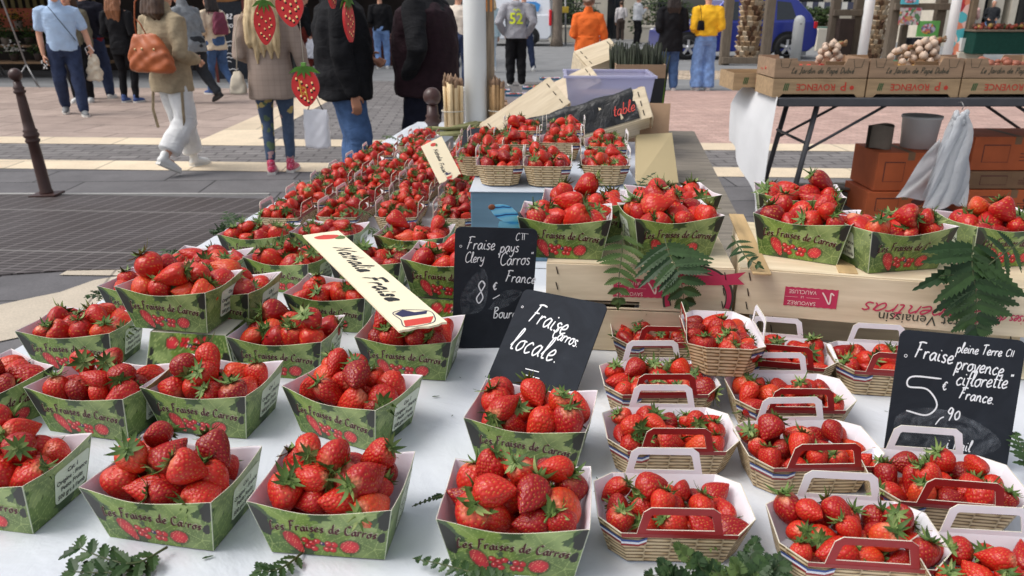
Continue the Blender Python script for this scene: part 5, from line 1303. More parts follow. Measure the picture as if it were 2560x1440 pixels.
# translucent lilac bin
t = NT('lilac_plastic'); t.col((.62, .62, .80)); t.set(Roughness=.25, Specular_IOR_Level=.5); mx = t.n('ShaderNodeMixShader'); tr2 = t.n('ShaderNodeBsdfTransparent'); tr2.inputs[0].default_value = (.86, .86, .96, 1); mx.inputs[0].default_value = .55
t.l(tr2.outputs[0], mx.inputs[1]); t.l(t.bsdf.outputs[0], mx.inputs[2]); t.l(mx.outputs[0], t.t.nodes['Material Output'].inputs[0]); M_lilac = t.mat
bl, br = PY(1432, 312, 3.62), PY(1618, 312, 3.62); Lb = (br - bl).length; hb = .215
bn = empty('storage_bin', ((bl.x + br.x) / 2, 3.62 + .17, bl.z), R(-3), 'translucent lilac plastic storage bin with papers inside, behind the crates', 'bin')
def tray(mb, w0, d0, w1, d1, h, th=.003, m=0):
    vs = []
    for (w, d, z, k) in ((w0, d0, 0, 0), (w1, d1, h, 0), (w1 - th * 2, d1 - th * 2, h, 1), (w0 - th * 2, d0 - th * 2, th, 1)):
        vs += [(-w / 2, -d / 2, z), (w / 2, -d / 2, z), (w / 2, d / 2, z), (-w / 2, d / 2, z)]
    fs = [(3, 2, 1, 0), (12, 13, 14, 15)]
    for s in (0, 4, 8):
        for i in range(4): fs.append((s + i, s + (i + 1) % 4, s + 4 + (i + 1) % 4, s + 4 + i))
    mb.add(vs, fs, m)
m = MB(); tray(m, Lb, .30, Lb * 1.17, .37, hb); m.build('tub', M_lilac, bn)
m = MB(); w, d = Lb * 1.17, .37
for (cx, cy, sx_, sy_) in ((0, -d / 2, w + .02, .016), (0, d / 2, w + .02, .016), (-w / 2, 0, .016, d - .02), (w / 2, 0, .016, d - .02)): m.box((cx, cy, hb), (sx_, sy_, .012), 0, .002)
m.build('rim', M_lilac, bn)
m = MB(); m.box((-.02, -.02, .07), (.24, .20, .13), 0, .003); tag(m.build('carton', mat('brown_card', S(176, 142, 104), .8, .1, 10), None, bn.location, (0, 0, R(5))), 'small brown carton inside the lilac plastic bin', 'box')
# dark film-wrapped crate in front of the bin
a = PY(1480, 345, 3.10); b_ = PY(1640, 318, 3.05); up = PY(1575, 232, 3.15) - PY(1640, 318, 3.05)
def film_mat():
    t = NT('black_film'); co = t.coord('Object'); n = t.noise(co, 12, 4, .6, 2); t.col(t.ramp(n, [(.4, S(12, 12, 14)), (.75, S(40, 42, 46))])); t.set(Roughness=.36, Specular_IOR_Level=.4); t.bump(n, .6, .01); return t.mat
M_film = film_mat()
fm = frame3((a + b_) / 2 + Vector((-.01, .13, -.03)), Vector((1, -.03, .30)), Vector((-.34, .55, 1)))
fo = open_crate('wooden_crate', 'tilted crate wrapped in black film with red script, right of the strawberries', fm, .30, .20, .13)
m = MB(); n = 12; vs = []
for i in range(n + 1):
    for j in range(n + 1):
        x = -.30 + .40 * i / n; v = j / n; wv = .007 * math.sin(i * 1.7) * math.sin(j * 1.1)
        vs.append((x - .10 * v * (1 - i / n), -.108 - wv, .008 + .245 * v) if v < .55 else (x - .10 * v * (1 - i / n), -.108 + (v - .55) * .44, .141 + wv * .6))
m.add(vs, [(i * (n + 1) + j, (i + 1) * (n + 1) + j, (i + 1) * (n + 1) + j + 1, i * (n + 1) + j + 1) for i in range(n) for j in range(n)], 0, True)
m.build('black_film', M_film, fo)
s = MB(); script(s, 'table', .0, .04, .023, .0035, lambda x, y, h: (x, -.119 - h, y), 0, .3, None, .05); s.build('red_script', M_redink, fo)
# card panels at the right
M_card = mat('brown_cardboard', S(150, 122, 96), .85, .1, 6, stretch=(1, 1, 3)); M_beigecard = mat('beige_card', S(190, 172, 132), .8, .06, 4)
a, b_ = PY(1590, 265, 3.3), PY(1672, 440, 2.95)
def panel3(name, pts, label, m_, th=.005, cat='card'):
    ps = [Vector(p) for p in pts]; n = (ps[1] - ps[0]).cross(ps[2] - ps[0]).normalized() * th; c = sum(ps, Vector()) / len(ps)
    mb = MB(); k = len(ps); vs = [p - c for p in ps] + [p - c + n for p in ps]
    mb.add(vs, [tuple(range(k - 1, -1, -1)), tuple(range(k, 2 * k))] + [(i, (i + 1) % k, k + (i + 1) % k, k + i) for i in range(k)]); return tag(mb.build(name, m_, None, c), label, cat)
panel3('cardboard_sheet', [PY(1600, 440, 3.12), PY(1664, 440, 3.12), PY(1676, 260, 3.30), PY(1598, 258, 3.32)], 'upright brown cardboard sheet at the right end behind the film-wrapped crate', M_card)
panel3('card_box_side', [P(1588, 466, TZ + .004), P(1692, 462, TZ + .004), PY(1676, 338, 3.16), PY(1588, 343, 3.16)], 'pale beige card standing on edge behind the crate punnets', M_beigecard, .02)
# carton with green corners full of dark asparagus
cb = PY(1604, 232, 4.05); cx = empty('produce_carton', (cb.x, cb.y + .15, TZ + .001), R(-4), 'brown and black carton with green corners holding dark green asparagus', 'carton'); M_greenprint = mat('green_print', S(112, 148, 40), .6, .05); M_blackprint = mat('black_print', S(22, 22, 24), .6, .05)
ht = PY(1580, 162, 4.05).z - TZ
wc = .25
m = MB(); tray(m, wc, .30, wc, .30, ht, .006); m.build('carton_body', M_card, cx)
m = MB(); m.box((wc * .32, -.152, ht * .58), (wc * .34, .002, ht * .5)); m.box((-wc * .30, -.152, ht * .5), (wc * .3, .002, ht * .4)); m.build('black_panel', M_blackprint, cx)
m = MB(); m.add([(wc * .5, -.1538, ht * .1), (wc * .5, -.1538, ht * .85), (wc * .42, -.1538, ht * .1)], [(0, 1, 2), (2, 1, 0)]); m.add([(-wc * .5, -.1538, ht * .72), (-wc * .2, -.1538, ht * .72), (-wc * .5, -.1538, ht * .3)], [(0, 1, 2), (2, 1, 0)]); m.build('green_corner', M_greenprint, cx)
M_darkasp = mat('dark_green_asparagus', (.016, .022, .008), .7, .6, 30)
for k in range(9):
    x = -.10 + .025 * k; o = empty('asparagus_bundle', (cx.location.x + x, cx.location.y + .03 * math.sin(k * 2), TZ + .03), 0, f'dark green asparagus bunch in the carton, {("first", "second", "third", "fourth", "fifth", "sixth", "seventh", "eighth", "ninth")[k]} from left', 'asparagus', 'dark green asparagus in the carton'); rr = random.Random(k)
    m = MB()
    for i in range(26):
        X, Y_ = rr.uniform(-.028, .028), rr.uniform(-.09, .09); l = ht + rr.uniform(-.01, .075); lean = rr.uniform(-.02, .02) + (k - 4) * .004
        m.tube([(X, Y_, 0), (X + lean * .5, Y_, l * .7), (X + lean, Y_, l)], [.008, .010, .003], 7)
    m.build('spears', M_darkasp, o)
# small trays of strawberries behind the tipped crate
M_bluerim = mat('blue_rim_card', S(60, 110, 140), .6, .1)
SMALL = []
for i, (px, py, w) in enumerate(((1290, 232, .10), (1375, 190, .12), (1330, 214, .10), (1255, 222, .08))):
    b0 = P(px, py + 18, TZ + .12); o = empty('small_punnet', (b0.x, b0.y, TZ + .10), 0, ('small white punnet with blue rim, beyond the asparagus', 'small white punnet with blue rim, farthest on the stall', 'small white punnet with blue rim behind the tipped crate', 'small white punnet half hidden by the brownish asparagus')[i], 'punnet', 'small blue-rimmed punnets')
    m = MB(); tray(m, w, .09, w * 1.25, .11, .06); m.build('carton', M_cardin, o); m = MB()
    for (ccx, ccy, sx_, sy_) in ((0, -.056, w * 1.28, .004), (0, .056, w * 1.28, .004), (-w * .63, 0, .004, .10), (w * .63, 0, .004, .10)): m.box((ccx, ccy, .054), (sx_, sy_, .014))
    m.build('blue_rim', M_bluerim, o)
    heap('', Matrix.Translation((b0.x, b0.y, TZ + .10)), w * .55, .05, .03, 9, .014, .018, 700 + i)
    bb = MB(); bb.box((0, 0, .049), (w * 1.5, .14, .098), 0, .004); tag(bb.build('cardboard_box', M_card, None, (b0.x, b0.y, TZ + .001)), ('plain cardboard box under the punnet beyond the asparagus', 'plain cardboard box under the farthest small punnet', 'plain cardboard box under the punnet behind the tipped crate', 'plain cardboard box beside the brownish asparagus')[i], 'box')
# ================================================================== SECOND STALL TABLE (right)
M_grey = mat('dark_grey_table', S(74, 74, 78), .5, .1, 10)
e0, e1 = PY(1948, 244, 5.45), PY(2560, 240, 5.45); H2 = e0.z; L2 = 2.5; D2 = .74
t2 = empty('folding_table', (e0.x + L2 / 2, 5.45 + D2 / 2, 0), 0, 'dark grey folding table on the right carrying printed fruit crates', 'table')
m = MB(); m.box((0, 0, H2 - .032), (L2, D2, .06), 0, .008); m.build('tabletop', M_grey, t2)
for x in (-1, 1):
    for y in (-1, 1):
        m = MB(); m.tube([(x * (L2 / 2 - .30), y * (D2 / 2 - .08), H2 - .06), (x * (L2 / 2 - .17), y * (D2 / 2 - .05), .0)], .019, 10); m.build('leg', M_grey, t2)
    m = MB(); m.tube([(x * (L2 / 2 - .25), -D2 / 2 + .07, H2 - .38), (x * (L2 / 2 - .80), -D2 / 2 + .10, H2 - .06)], .011, 8); m.build('brace', M_grey, t2)
    m = MB(); m.tube([(x * (L2 / 2 - .25), D2 / 2 - .07, H2 - .38), (x * (L2 / 2 - .80), D2 / 2 - .10, H2 - .06)], .011, 8); m.build('brace', M_grey, t2)
    m = MB(); m.tube([(x * (L2 / 2 - .24), -D2 / 2 + .07, H2 - .32), (x * (L2 / 2 - .24), D2 / 2 - .07, H2 - .32)], .011, 8); m.build('crossbar', M_grey, t2)
# white cloth hanging off its left end
M_whitecl = mat('white_table_cloth', S(226, 227, 229), .7, .04, 6, bump=.12, bscale=9, bdist=.01)
m = MB(); vs = []; ns, nd = 16, 18; xl = e0.x - .008
for j in range(nd + 1):
    for i in range(ns + 1):
        u, v = i / ns, j / nd; y = 5.45 - .005 + (D2 + .12) * u
        drop = v * (.54 + .44 * (1 - u) ** 1.6 - .10 * u); fold = .05 * v * math.sin(u * 11 + 1) + .10 * v * u
        vs.append((xl - .004 - fold * .5 - .05 * v * (1 - v) - .07 * u * min(1, v * 3) * (1 - .6 * v), y, H2 + .004 - drop))
m.add(vs, [(j * (ns + 1) + i, (j + 1) * (ns + 1) + i, (j + 1) * (ns + 1) + i + 1, j * (ns + 1) + i + 1) for j in range(nd) for i in range(ns)], 0, True)
o = m.build('hanging_cloth', M_whitecl); tag(o, 'white cloth hanging in folds off the left end of the grey folding table', 'cloth')
m = MB(); m.box((0, 0, .0), (.12, D2 * .9, .004)); 
# printed crates
M_crateb = mat('brown_fruit_crate', S(160, 132, 106), .85, .2, 5, stretch=(1, 8, 8), bump=.15, bscale=40, bdist=.001); M_crateb2 = mat('tan_fruit_crate', S(172, 144, 110), .85, .2, 5, stretch=(1, 8, 8))
M_redprint = mat('red_print', S(196, 60, 44), .6, .1); M_greenp = mat('green_print_ink', S(50, 92, 50), .6, .1)
CW, CD, CHH = .635, .40, .128
ORD = ('left', 'middle', 'right')
def fruit_crate(x, z, upper, label):
    o = empty('printed_fruit_crate', (x, 5.47 + CD / 2, z), 0, label, 'crate', 'printed fruit crates on the folding table')
    mt = M_crateb if upper else M_crateb2
    if upper:
        pts = [(-CW / 2, 0), (CW / 2, 0), (CW / 2, CHH), (CW / 2 - .145, CHH), (CW / 2 - .165, CHH - .045), (-CW / 2 + .165, CHH - .045), (-CW / 2 + .145, CHH), (-CW / 2, CHH)]
    else: pts = [(-CW / 2, .0), (-CW / 2 + .05, 0), (-CW / 2 + .07, .022), (CW / 2 - .07, .022), (CW / 2 - .05, 0), (CW / 2, 0), (CW / 2, CHH - .004), (-CW / 2, CHH - .004)]
    for nm, yy in (('front_panel', -CD / 2), ('rear_panel', CD / 2 - .008)):
        m = MB(); m.prism(pts, -yy - .008, -yy, 0, mtx=Matrix.Rotation(R(90), 4, 'X')); m.build(nm, mt, o)
    for s in (-1, 1): m = MB(); m.box((s * (CW / 2 - .004), 0, CHH / 2 - .002), (.008, CD - .018, CHH - .006), 0); m.build('end_panel', mt, o)
    m = MB(); m.box((0, 0, .03), (CW - .02, CD - .02, .006)); m.build('bottom_board', mt, o)
    f = lambda x, y, h: (x, -CD / 2 - h - .0006, y)
    t_ = MB()
    if upper:
        script(t_, 'Le Jardin de Papé Dubié', -.205, .030, .019, .0052, f, 0, .25, None, .10, 0, .03, total=.43); t_.build('script_lettering', M_darkink, o)
        e = MB()
        for s in (-1, 1):
            ribbon(e, [Vector((s * .285, CHH - .004)), Vector((s * .272, .070)), Vector((s * .225, .068)), Vector((s * .212, CHH - .004))], .004, f, 0)
        e.build('corner_outline', M_darkink, o)
    else:
        g_ = lambda x, y, h: f(-x, .124 - y, h)
        font_text(t_, 'P', -.168, .024, .082, g_, 0, bold=.012); font_text(t_, 'ROVENCE', .022, .036, .062, g_, 0, bold=.014, sx=.96); t_.build('red_lettering', M_redprint, o)
        e = MB()
        for k in range(3): e.add([g_(.205 + .012 * k, .03, .0003), g_(.213 + .012 * k, .03, .0003), g_(.222 + .012 * k, .075, .0003), g_(.216 + .012 * k, .085, .0003)], [(0, 1, 2, 3)], 0)
        for k in range(7): a = k * .9; e.add([g_(-.225 + .026 * math.cos(a + b), .06 + .022 * math.sin(a + b) , .0003 + .00005 * k) for b in (0, .5, .25)] , [(0, 1, 2)], 0)
        e.add([g_(-.225 + .015 * math.cos(R(a)), .06 + .015 * math.sin(R(a)), .001) for a in range(0, 360, 30)], [tuple(range(12))], 1)
        e.build('fruit_emblem', [M_greenp, M_redprint], o)
    return o
xc0 = e0.x + CW / 2 - .045
for i in range(4):
    x = xc0 + i * (CW + .012)
    nm = ('leftmost', 'second from left', 'third from left, at the right photo edge', 'fourth from left')[i]
    if i == 3: continue
    fruit_crate(x, H2, False, f'lower tan fruit crate printed Provence upside down, {nm}')
    fruit_crate(x, H2 + CHH + .002, True, f'upper brown fruit crate with dark script, {nm}')
bk_ = fruit_crate(xc0 - .10, H2, False, 'small part of a fruit crate behind the left end of the printed row'); bk_.location.y += .45
bk_.location.x -= .05
# garlic heaps and fruit in the upper crates
M_garlic = mat('garlic_skin', S(196, 172, 152), .65, .22, 18, bump=.2, bscale=40); M_garlstem = mat('garlic_stalk', S(150, 120, 90), .8, .3, 30); M_gtie = mat('green_red_label', S(70, 110, 60), .6, .4, 30, c2=S(170, 60, 50))
def garlic(c, n, label, s=1.0, up=True):
    o = empty('garlic_bunch', c, 0, label, 'garlic', 'garlic bunches in the crates'); rr = random.Random(n * 3); m = MB()
    for i in range(n):
        lay = i / n; a = i * 2.4; r = .095 * s * math.sqrt(1 - lay * .85); x, y, z = r * math.cos(a), r * .8 * math.sin(a), .03 + .17 * s * lay
        k = len(m.v); m.ball((0, 0, 0), .030 * s * rr.uniform(.85, 1.1), 14, 8, 0, None, (1, 1, .92))
        # lobes
        for q in range(k, len(m.v)):
            vx, vy, vz = m.v[q]; an = math.atan2(vy, vx); f = 1 + .06 * math.cos(6 * an); zz = vz * (1 + .0) + (.012 * s * math.exp(-((vx * vx + vy * vy) / (.008 * s) ** 2)) if vz > 0 else 0)
            v = Matrix.Rotation(rr.uniform(-.0, .0) + 0.7 * math.sin(i), 3, 'X') @ Vector((vx * f, vy * f, zz)); m.v[q] = (v.x + x, v.y + y, v.z + z)
    m.build('bulbs', M_garlic, o)
    m = MB()
    for i in range(9): a = i * .7; m.tube([(.03 * math.cos(a), .02 * math.sin(a), .14 * s), (.07 * s + .02 * math.cos(a), .0, .19 * s), (.13 * s, .02 * math.sin(a), .20 * s + .02 * math.cos(a))], .005, 5)
    m.build('stalks', M_garlstem, o)
    m = MB(); m.tube([(.06 * s, 0, .185 * s), (.10 * s, 0, .195 * s)], .024 * s, 10); m.build('label_band', M_gtie, o)
zt = H2 + CHH + .06
gy = 5.62
garlic(Vector((xc0 + .10, gy, zt + .0)), 17, 'bunch of garlic heaped in the left upper crate', .82); garlic(Vector((xc0 + CW + .13, gy, zt + .0)), 22, 'larger garlic heap in the second upper crate', .95)
garlic(Vector((xc0 + CW - .05, gy, zt - .02)), 9, 'low spread of garlic left of the larger heap', .8)
M_tomato = mat('red_produce', S(190, 52, 38), .4, .3, 20); M_yel = mat('yellow_produce', S(222, 176, 70), .5, .2, 20); M_onion = mat('brown_onion', S(150, 88, 66), .5, .25, 20)
for i, (mt, nm, xs) in enumerate(((M_tomato, 'red peppers heaped in the left upper crate', -.02), (M_yel, 'yellow produce heaped in the second upper crate', 0), (M_onion, 'brown shallots heaped in the third upper crate', .0))):
    m = MB(); rr = random.Random(i)
    for k in range(60): m.ball((rr.uniform(-.28, .28), rr.uniform(-.16, .16), rr.uniform(0, .025) + (.05 * (i == 2) * rr.random())), rr.uniform(.016, .026), 8, 6, 0, None, (1.3, 1, 1))
    tag(m.build(('red_peppers', 'yellow_produce', 'shallots')[i], mt, None, (xc0 + i * (CW + .012) + xs, 5.47 + CD / 2, zt - .028)), nm, 'produce', None, 'stuff')
# brown wedges holding the garlic
for i, x in enumerate((xc0 + .12, xc0 + CW + .10)):
    m = MB(); m.box((0, 0, .03), (.16, .012, .06), 0, .002); tag(m.build('wooden_divider', M_wooddark, None, (x, 5.52, zt - .012)), ('dark wooden divider under the garlic of the left crate', 'dark wooden divider under the larger garlic heap')[i], 'divider')
# hook with plastic bag roll
M_bagm = NT('thin_white_plastic'); M_bagm.col(S(240, 242, 244)); M_bagm.set(Roughness=.28); mx = M_bagm.n('ShaderNodeMixShader'); tr3 = M_bagm.n('ShaderNodeBsdfTranslucent'); tr3.inputs[0].default_value = (.85, .87, .9, 1); mx.inputs[0].default_value = .55
M_bagm.bump(M_bagm.noise(M_bagm.coord('Object'), 14, 4, .6, 2), .5, .02)
M_bagm.l(M_bagm.bsdf.outputs[0], mx.inputs[1]); M_bagm.l(tr3.outputs[0], mx.inputs[2]); M_bagm.l(mx.outputs[0], M_bagm.t.nodes['Material Output'].inputs[0]); M_bagm = M_bagm.mat
hp = PY(2405, 275, 5.36); hb_ = empty('plastic_bag_bundle', hp, 0, 'bundle of thin white plastic bags hanging from the edge of the grey table', 'bags')
m = MB(); rr = random.Random(2)
for k in range(7):
    vs = []; n1, n2 = 12, 10
    for j in range(n1 + 1):
        v = j / n1; w = (.035 + .11 * v ** .6) * (1 if k < 4 else .8); zz = -.04 - .62 * v * (1 - .10 * k / 7)
        for i in range(n2 + 1):
            u = i / n2 - .5; vs.append((u * 2 * w + .012 * math.sin(9 * v + k), -.03 + .012 * k + .02 * math.sin(u * 8 + k * 2 + v * 5) * (.4 + v), zz + .03 * math.sin(u * 6 + k) * v))
    m.add(vs, [(j * (n2 + 1) + i, j * (n2 + 1) + i + 1, (j + 1) * (n2 + 1) + i + 1, (j + 1) * (n2 + 1) + i) for j in range(n1) for i in range(n2)], 0, True)
m.build('bag_skirts', M_bagm, hb_)
m = MB(); 
for k in range(14): a = k * 2.4; m.ball((.035 * math.cos(a), .02 * math.sin(a), -.02 - .006 * k), .022, 7, 5, 0, None, (1, .7, 1.2))
m.build('bunched_tops', M_bagm, hb_)
m = MB(); m.tube([(0, 0, 0), (0, -.01, .03), (0, .02, .05), (0, .06, .045)], .003, 6); m.build('hook', M_steel, hb_)
w1 = PY(2352, 345, 5.34); w2 = PY(2234, 492, 5.30); w3 = PY(2312, 498, 5.42); w4 = PY(2372, 400, 5.5)
m = MB(); n = 10; vs = []
for j in range(n + 1):
    for i in range(n + 1):
        u, v = i / n, j / n; p = (w1.lerp(w4, u)).lerp(w2.lerp(w3, u), v); vs.append(p + Vector((0, .03 * math.sin(u * 7 + v * 5), .02 * math.sin(v * 6) * u)) - w1)
m.add(vs, [(j * (n + 1) + i, j * (n + 1) + i + 1, (j + 1) * (n + 1) + i + 1, (j + 1) * (n + 1) + i) for j in range(n) for i in range(n)], 0, True)
tag(m.build('loose_plastic_bag', M_bagm, None, w1), 'single thin plastic bag blown out sideways below the hanging bundle', 'bag')
# cardboard boxes below
M_orange = mat('orange_carton', S(184, 92, 50), .75, .14, 5); M_brcart = mat('kraft_carton', S(128, 98, 72), .8, .14, 5); M_cartink = mat('carton_print', S(92, 52, 44), .7, .1); M_yellowtag = mat('yellow_tag', S(214, 180, 44), .6, .05)
def carton(px0, px1, pyb, Y, h, z, mt, label, d=.42, mark_=True):
    a, b = PY(px0, pyb, Y), PY(px1, pyb, Y); w = b.x - a.x; o = empty('cardboard_carton', ((a.x + b.x) / 2, Y + d / 2, z), 0, label, 'carton', 'orange cartons under the folding table')
    m = MB(); m.box((0, 0, h / 2), (w, d, h - .004), 0, .004); m.build('carton_body', mt, o)
    f = lambda x, y, hh: (x, -d / 2 - hh - .0008, y)
    m = MB(); m.box((0, -d * .02, h - .0015), (.05, d * .96, .0012)); m.box((0, -d / 2 - .001, h - .03), (.05, .0012, .055)); m.build('tape', M_brcart, o)
    if mark_:
        m = MB()
        for k in range(3): ribbon(m, [Vector((w * .05, h * (.30 + .1 * k))), Vector((w * (.22 + .05 * k), h * (.30 + .1 * k)))], .008, f)
        m.build('printed_lines', M_cartink, o)
        m = MB(); 
        for (x0, x1, y0, y1) in ((-w * .38, -w * .08, h * .25, h * .75),):
            ribbon(m, [Vector((x0, y0)), Vector((x0, y1)), Vector((x1, y1))], .010, f); ribbon(m, [Vector((x1, y1)), Vector((x1, y0)), Vector((x0, y0))], .004, f)
        m.add([f(w * .18 + .05 * math.cos(R(a)), h * .62 + .022 * math.sin(R(a)), .0004) for a in range(0, 360, 30)], [tuple(range(12))]); m.build('printed_frame', M_cartink, o)
        m = MB(); m.box((w * .16, -d / 2 - .001, h * .3), (.035, .002, .05)); m.build('hand_hole', M_blackprint, o)
    return o
carton(2182, 2345, 480, 5.62, .285, .195, M_orange, 'orange carton in the upper stack under the grey table, left of the bag bundle'); carton(2165, 2350, 520, 5.60, .190, .002, M_orange, 'orange carton at the base of the left stack under the grey table')
carton(2424, 2640, 420, 5.66, .25, .340, M_orange, 'topmost orange carton of the right stack, with a dark hand hole'); carton(2420, 2640, 470, 5.64, .133, .205, M_brcart, 'flat kraft carton in the middle of the right stack'); carton(2415, 2640, 520, 5.62, .200, .002, M_orange, 'orange carton at the base of the right stack under the table')
q = PY(2308, 378, 5.75); bk = empty('bucket', (q.x, 5.85, .482), 0, 'pale grey plastic bucket on the left carton stack under the table', 'bucket')
hb2 = .235
m = MB(); m.lathe([(.118, 0), (.135, hb2 - .02), (.142, hb2 - .018), (.142, hb2), (.132, hb2), (.115, .01)], 32); m.build('pail', mat('pale_grey_plastic', S(232, 234, 234), .45, .04), bk)
q = PY(2212, 378, 5.7)
m = MB(); vs = []; n = 40
for k in (0, 1):
    for i in range(n + 1): a = 4.9 * math.pi * i / n; r = .035 + .055 * i / n; vs.append((r * math.cos(a) * 1.1, r * .8 * math.sin(a), k * .17 + .008 * math.sin(a * 2)))
m.add(vs, [(i, i + 1, n + 2 + i, n + 1 + i) for i in range(n)], 0, True)
tag(m.build('paper_roll', mat('grey_brown_paper', S(128, 118, 106), .85, .15), None, (q.x, 5.8, .483)), 'loosely coiled grey brown paper roll on the left carton stack', 'paper roll')
q = P(1995, 455, 0); m = MB()
for k in range(5): m.box((-.22 + .11 * k, 0, .12), (.085, .40, .014), 0, .003, Matrix.Rotation(R(-6), 4, 'X'))
for k in (-1, 1): m.box((0, .14 * k, .06), (.56, .04, .09), 0, .004)
tag(m.build('slatted_pallet', mat('grey_pallet_wood', S(104, 98, 88), .85, .2), None, (q.x + .06, 6.1, .002), (0, 0, R(4))), 'low grey slatted pallet on the ground behind the table leg', 'pallet')
# ================================================================== BACKGROUND OF THE SQUARE
M_stone = mat('pale_facade_stone', S(206, 198, 182), .8, .1, 2, bump=.15, bscale=12); M_ochre = mat('ochre_facade', S(226, 204, 142), .85, .08, 2); M_dark = mat('dark_opening', S(26, 26, 28), .7, .2); M_rail = mat('dark_rail', S(40, 42, 44), .5, .1); M_hedge = leaf_mat('hedge_leaves', (.018, .035, .010), (.05, .085, .02)); M_glassd = mat('dark_glass', S(40, 46, 52), .12, .1, spec=.7)
def X_at(px, Y): return PY(px, 60, Y).x
def building(x0, x1, Y, h, mt, label, opens, sill=.0):
    """facade with recessed openings; opens = [(px0, px1, zbottom, ztop)]"""
    o = empty('building', ((x0 + x1) / 2, Y, 0), 0, label, 'building'); cx = (x0 + x1) / 2
    ops = sorted((X_at(a, Y) - cx, X_at(b, Y) - cx, z0, z1) for a, b, z0, z1 in opens)
    m = MB(); x = x0 - cx; D = 6
    for a, b, z0, z1 in ops:
        m.box(((x + a) / 2, .3, h / 2), (a - x, .6, h), 0)
        m.box(((a + b) / 2, .3, (z1 + h) / 2), (b - a, .6, h - z1), 0)
        if z0 > .01: m.box(((a + b) / 2, .3, z0 / 2), (b - a, .6, z0), 0)
        x = b
    m.box(((x + x1 - cx) / 2, .3, h / 2), (x1 - cx - x, .6, h), 0)
    m.box((0, D / 2 + .6, h / 2), (x1 - x0, D - .02, h), 0)
    m.build('wall', mt, o)
    for a, b, z0, z1 in ops:
        m = MB(); m.box(((a + b) / 2, .5, (z0 + z1) / 2), (b - a + .1, .03, z1 - z0 + .1)); w = m.build('window', M_glassd, o)
        m = MB(); m.box(((a + b) / 2, .46, (z0 + z1) / 2), (.06, .05, z1 - z0)); m.build('frame', M_rail, w)
    m = MB(); m.box((0, -.06, h - .2), (x1 - x0, .12, .3)); m.build('cornice', M_stone, o)
    m = MB(); m.box((0, -.05, .35), (x1 - x0 - .01, .098, .7)); 
    if sill: m.build('plinth', M_stone, o)
    return o
YB = 36.0
building(X_at(1160, YB), X_at(1700, YB), YB, 9, M_stone, 'pale stone building across the square with tall dark doorways behind the orange coat', [(1252, 1268, 0, 3.4), (1282, 1300, .9, 3.4), (1343, 1362, .9, 3.4), (1400, 1436, .5, 3.4), (1517, 1560, 0, 3.6), (1640, 1690, .9, 3.4)])
building(X_at(1960, YB + 6), X_at(2330, YB + 6), YB + 6, 8, M_stone, 'pale building far behind the striped awning and hedge', [(1990, 2060, .9, 3.0), (2100, 2130, .9, 3), (2200, 2240, .9, 3)])
building(X_at(2360, 30), X_at(2800, 30), 30, 8, M_stone, 'pale building with white window frames behind the green stall', [(2452, 2478, .6, 3.2), (2500, 2520, .4, 3.2), (2535, 2580, .4, 3.2)])
building(X_at(430, 40), X_at(640, 40), 40, 10, M_ochre, 'ochre yellow building far behind the grey-haired man', [(500, 520, .9, 3.2), (545, 552, .9, 3.2), (590, 612, 0, 3.2)])
# low wall with stone posts and railing, hedge behind
def low_wall(px0, px1, Y, label):
    x0, x1 = X_at(px0, Y), X_at(px1, Y); o = empty('low_wall', ((x0 + x1) / 2, Y, 0), 0, label, 'wall'); w = x1 - x0
    m = MB(); m.box((0, 0, .28), (w, .25, .56), 0, .02); m.build('base', M_stone, o)
    m = MB(); m.box((0, 0, .61), (w + .1, .34, .10), 0, .02); m.build('coping', M_stone, o)
    m = MB(); n = int(w / .12)
    for i in range(n): m.tube([(-w / 2 + .06 + .12 * i, 0, .65), (-w / 2 + .06 + .12 * i, 0, 1.5)], .008, 5)
    m.tube([(-w / 2, 0, 1.5), (w / 2, 0, 1.5)], .02, 6); m.tube([(-w / 2, 0, .72), (w / 2, 0, .72)], .015, 6); m.build('railing', M_rail, o)
low_wall(1375, 1500, 33, 'low pale stone wall with dark railing left of the far doorway'); low_wall(1590, 1720, 33, 'low pale stone wall with dark railing behind the black coat')
def bush(c, sx_, sy_, sz_, n, label, name='bush', mt=None, ls=.09, seed=0, stem=True, cat='bush', group=None, colours=None):
    rr = random.Random(seed + n); o = empty(name, (c[0], c[1], c[2]), 0, label, cat, group); m = MB()
    for i in range(n):
        while True:
            x, y, z = rr.uniform(-1, 1), rr.uniform(-1, 1), rr.uniform(-1, 1)
            d = x * x + y * y + z * z
            if .25 < d < 1: break
        q = Vector((x * sx_, y * sy_, sz_ + z * sz_)); s = ls * rr.uniform(.6, 1.3)
        a = Vector((rr.gauss(0, 1), rr.gauss(0, 1), rr.gauss(0, .6))).normalized(); b = a.orthogonal().normalized()
        m.add([q - a * s, q + b * s * .5, q + a * s, q - b * s * .5], [(0, 1, 2, 3)], rr.choice(colours) if colours else 0)
    m.build('foliage', mt or M_hedge, o)
    if stem: m = MB(); m.tube([(0, 0, 0), (.01, 0, sz_ * .6), (0, .01, sz_ * 1.2)], [.03 * sz_ + .01, .02 * sz_ + .008, .006], 7); m.build('stem', M_wooddark, o)
    return o
for i, (px, Y, sx_, sz_) in enumerate(((1330, 34.2, .6, .8), (1400, 34.2, 1.0, .9), (1440, 34.3, .9, .85), (1470, 34.2, .7, .7), (1620, 34.2, .9, .9), (1668, 34.3, 1.0, 1.0), (1700, 34.3, .9, .8))):
    bush((X_at(px, Y), Y, 0), sx_, .5, sz_, 420, ('dark garden bush behind the white van tail', 'dark garden bush beside the grey tree trunk', 'dark garden bush behind the yellow sign', 'dark garden bush left of the orange coat collar', 'garden bush behind the far grey hoodie', 'tall garden bush behind the black coat head', 'garden bush right of the black coat')[i], seed=i, group='bushes behind the railing')
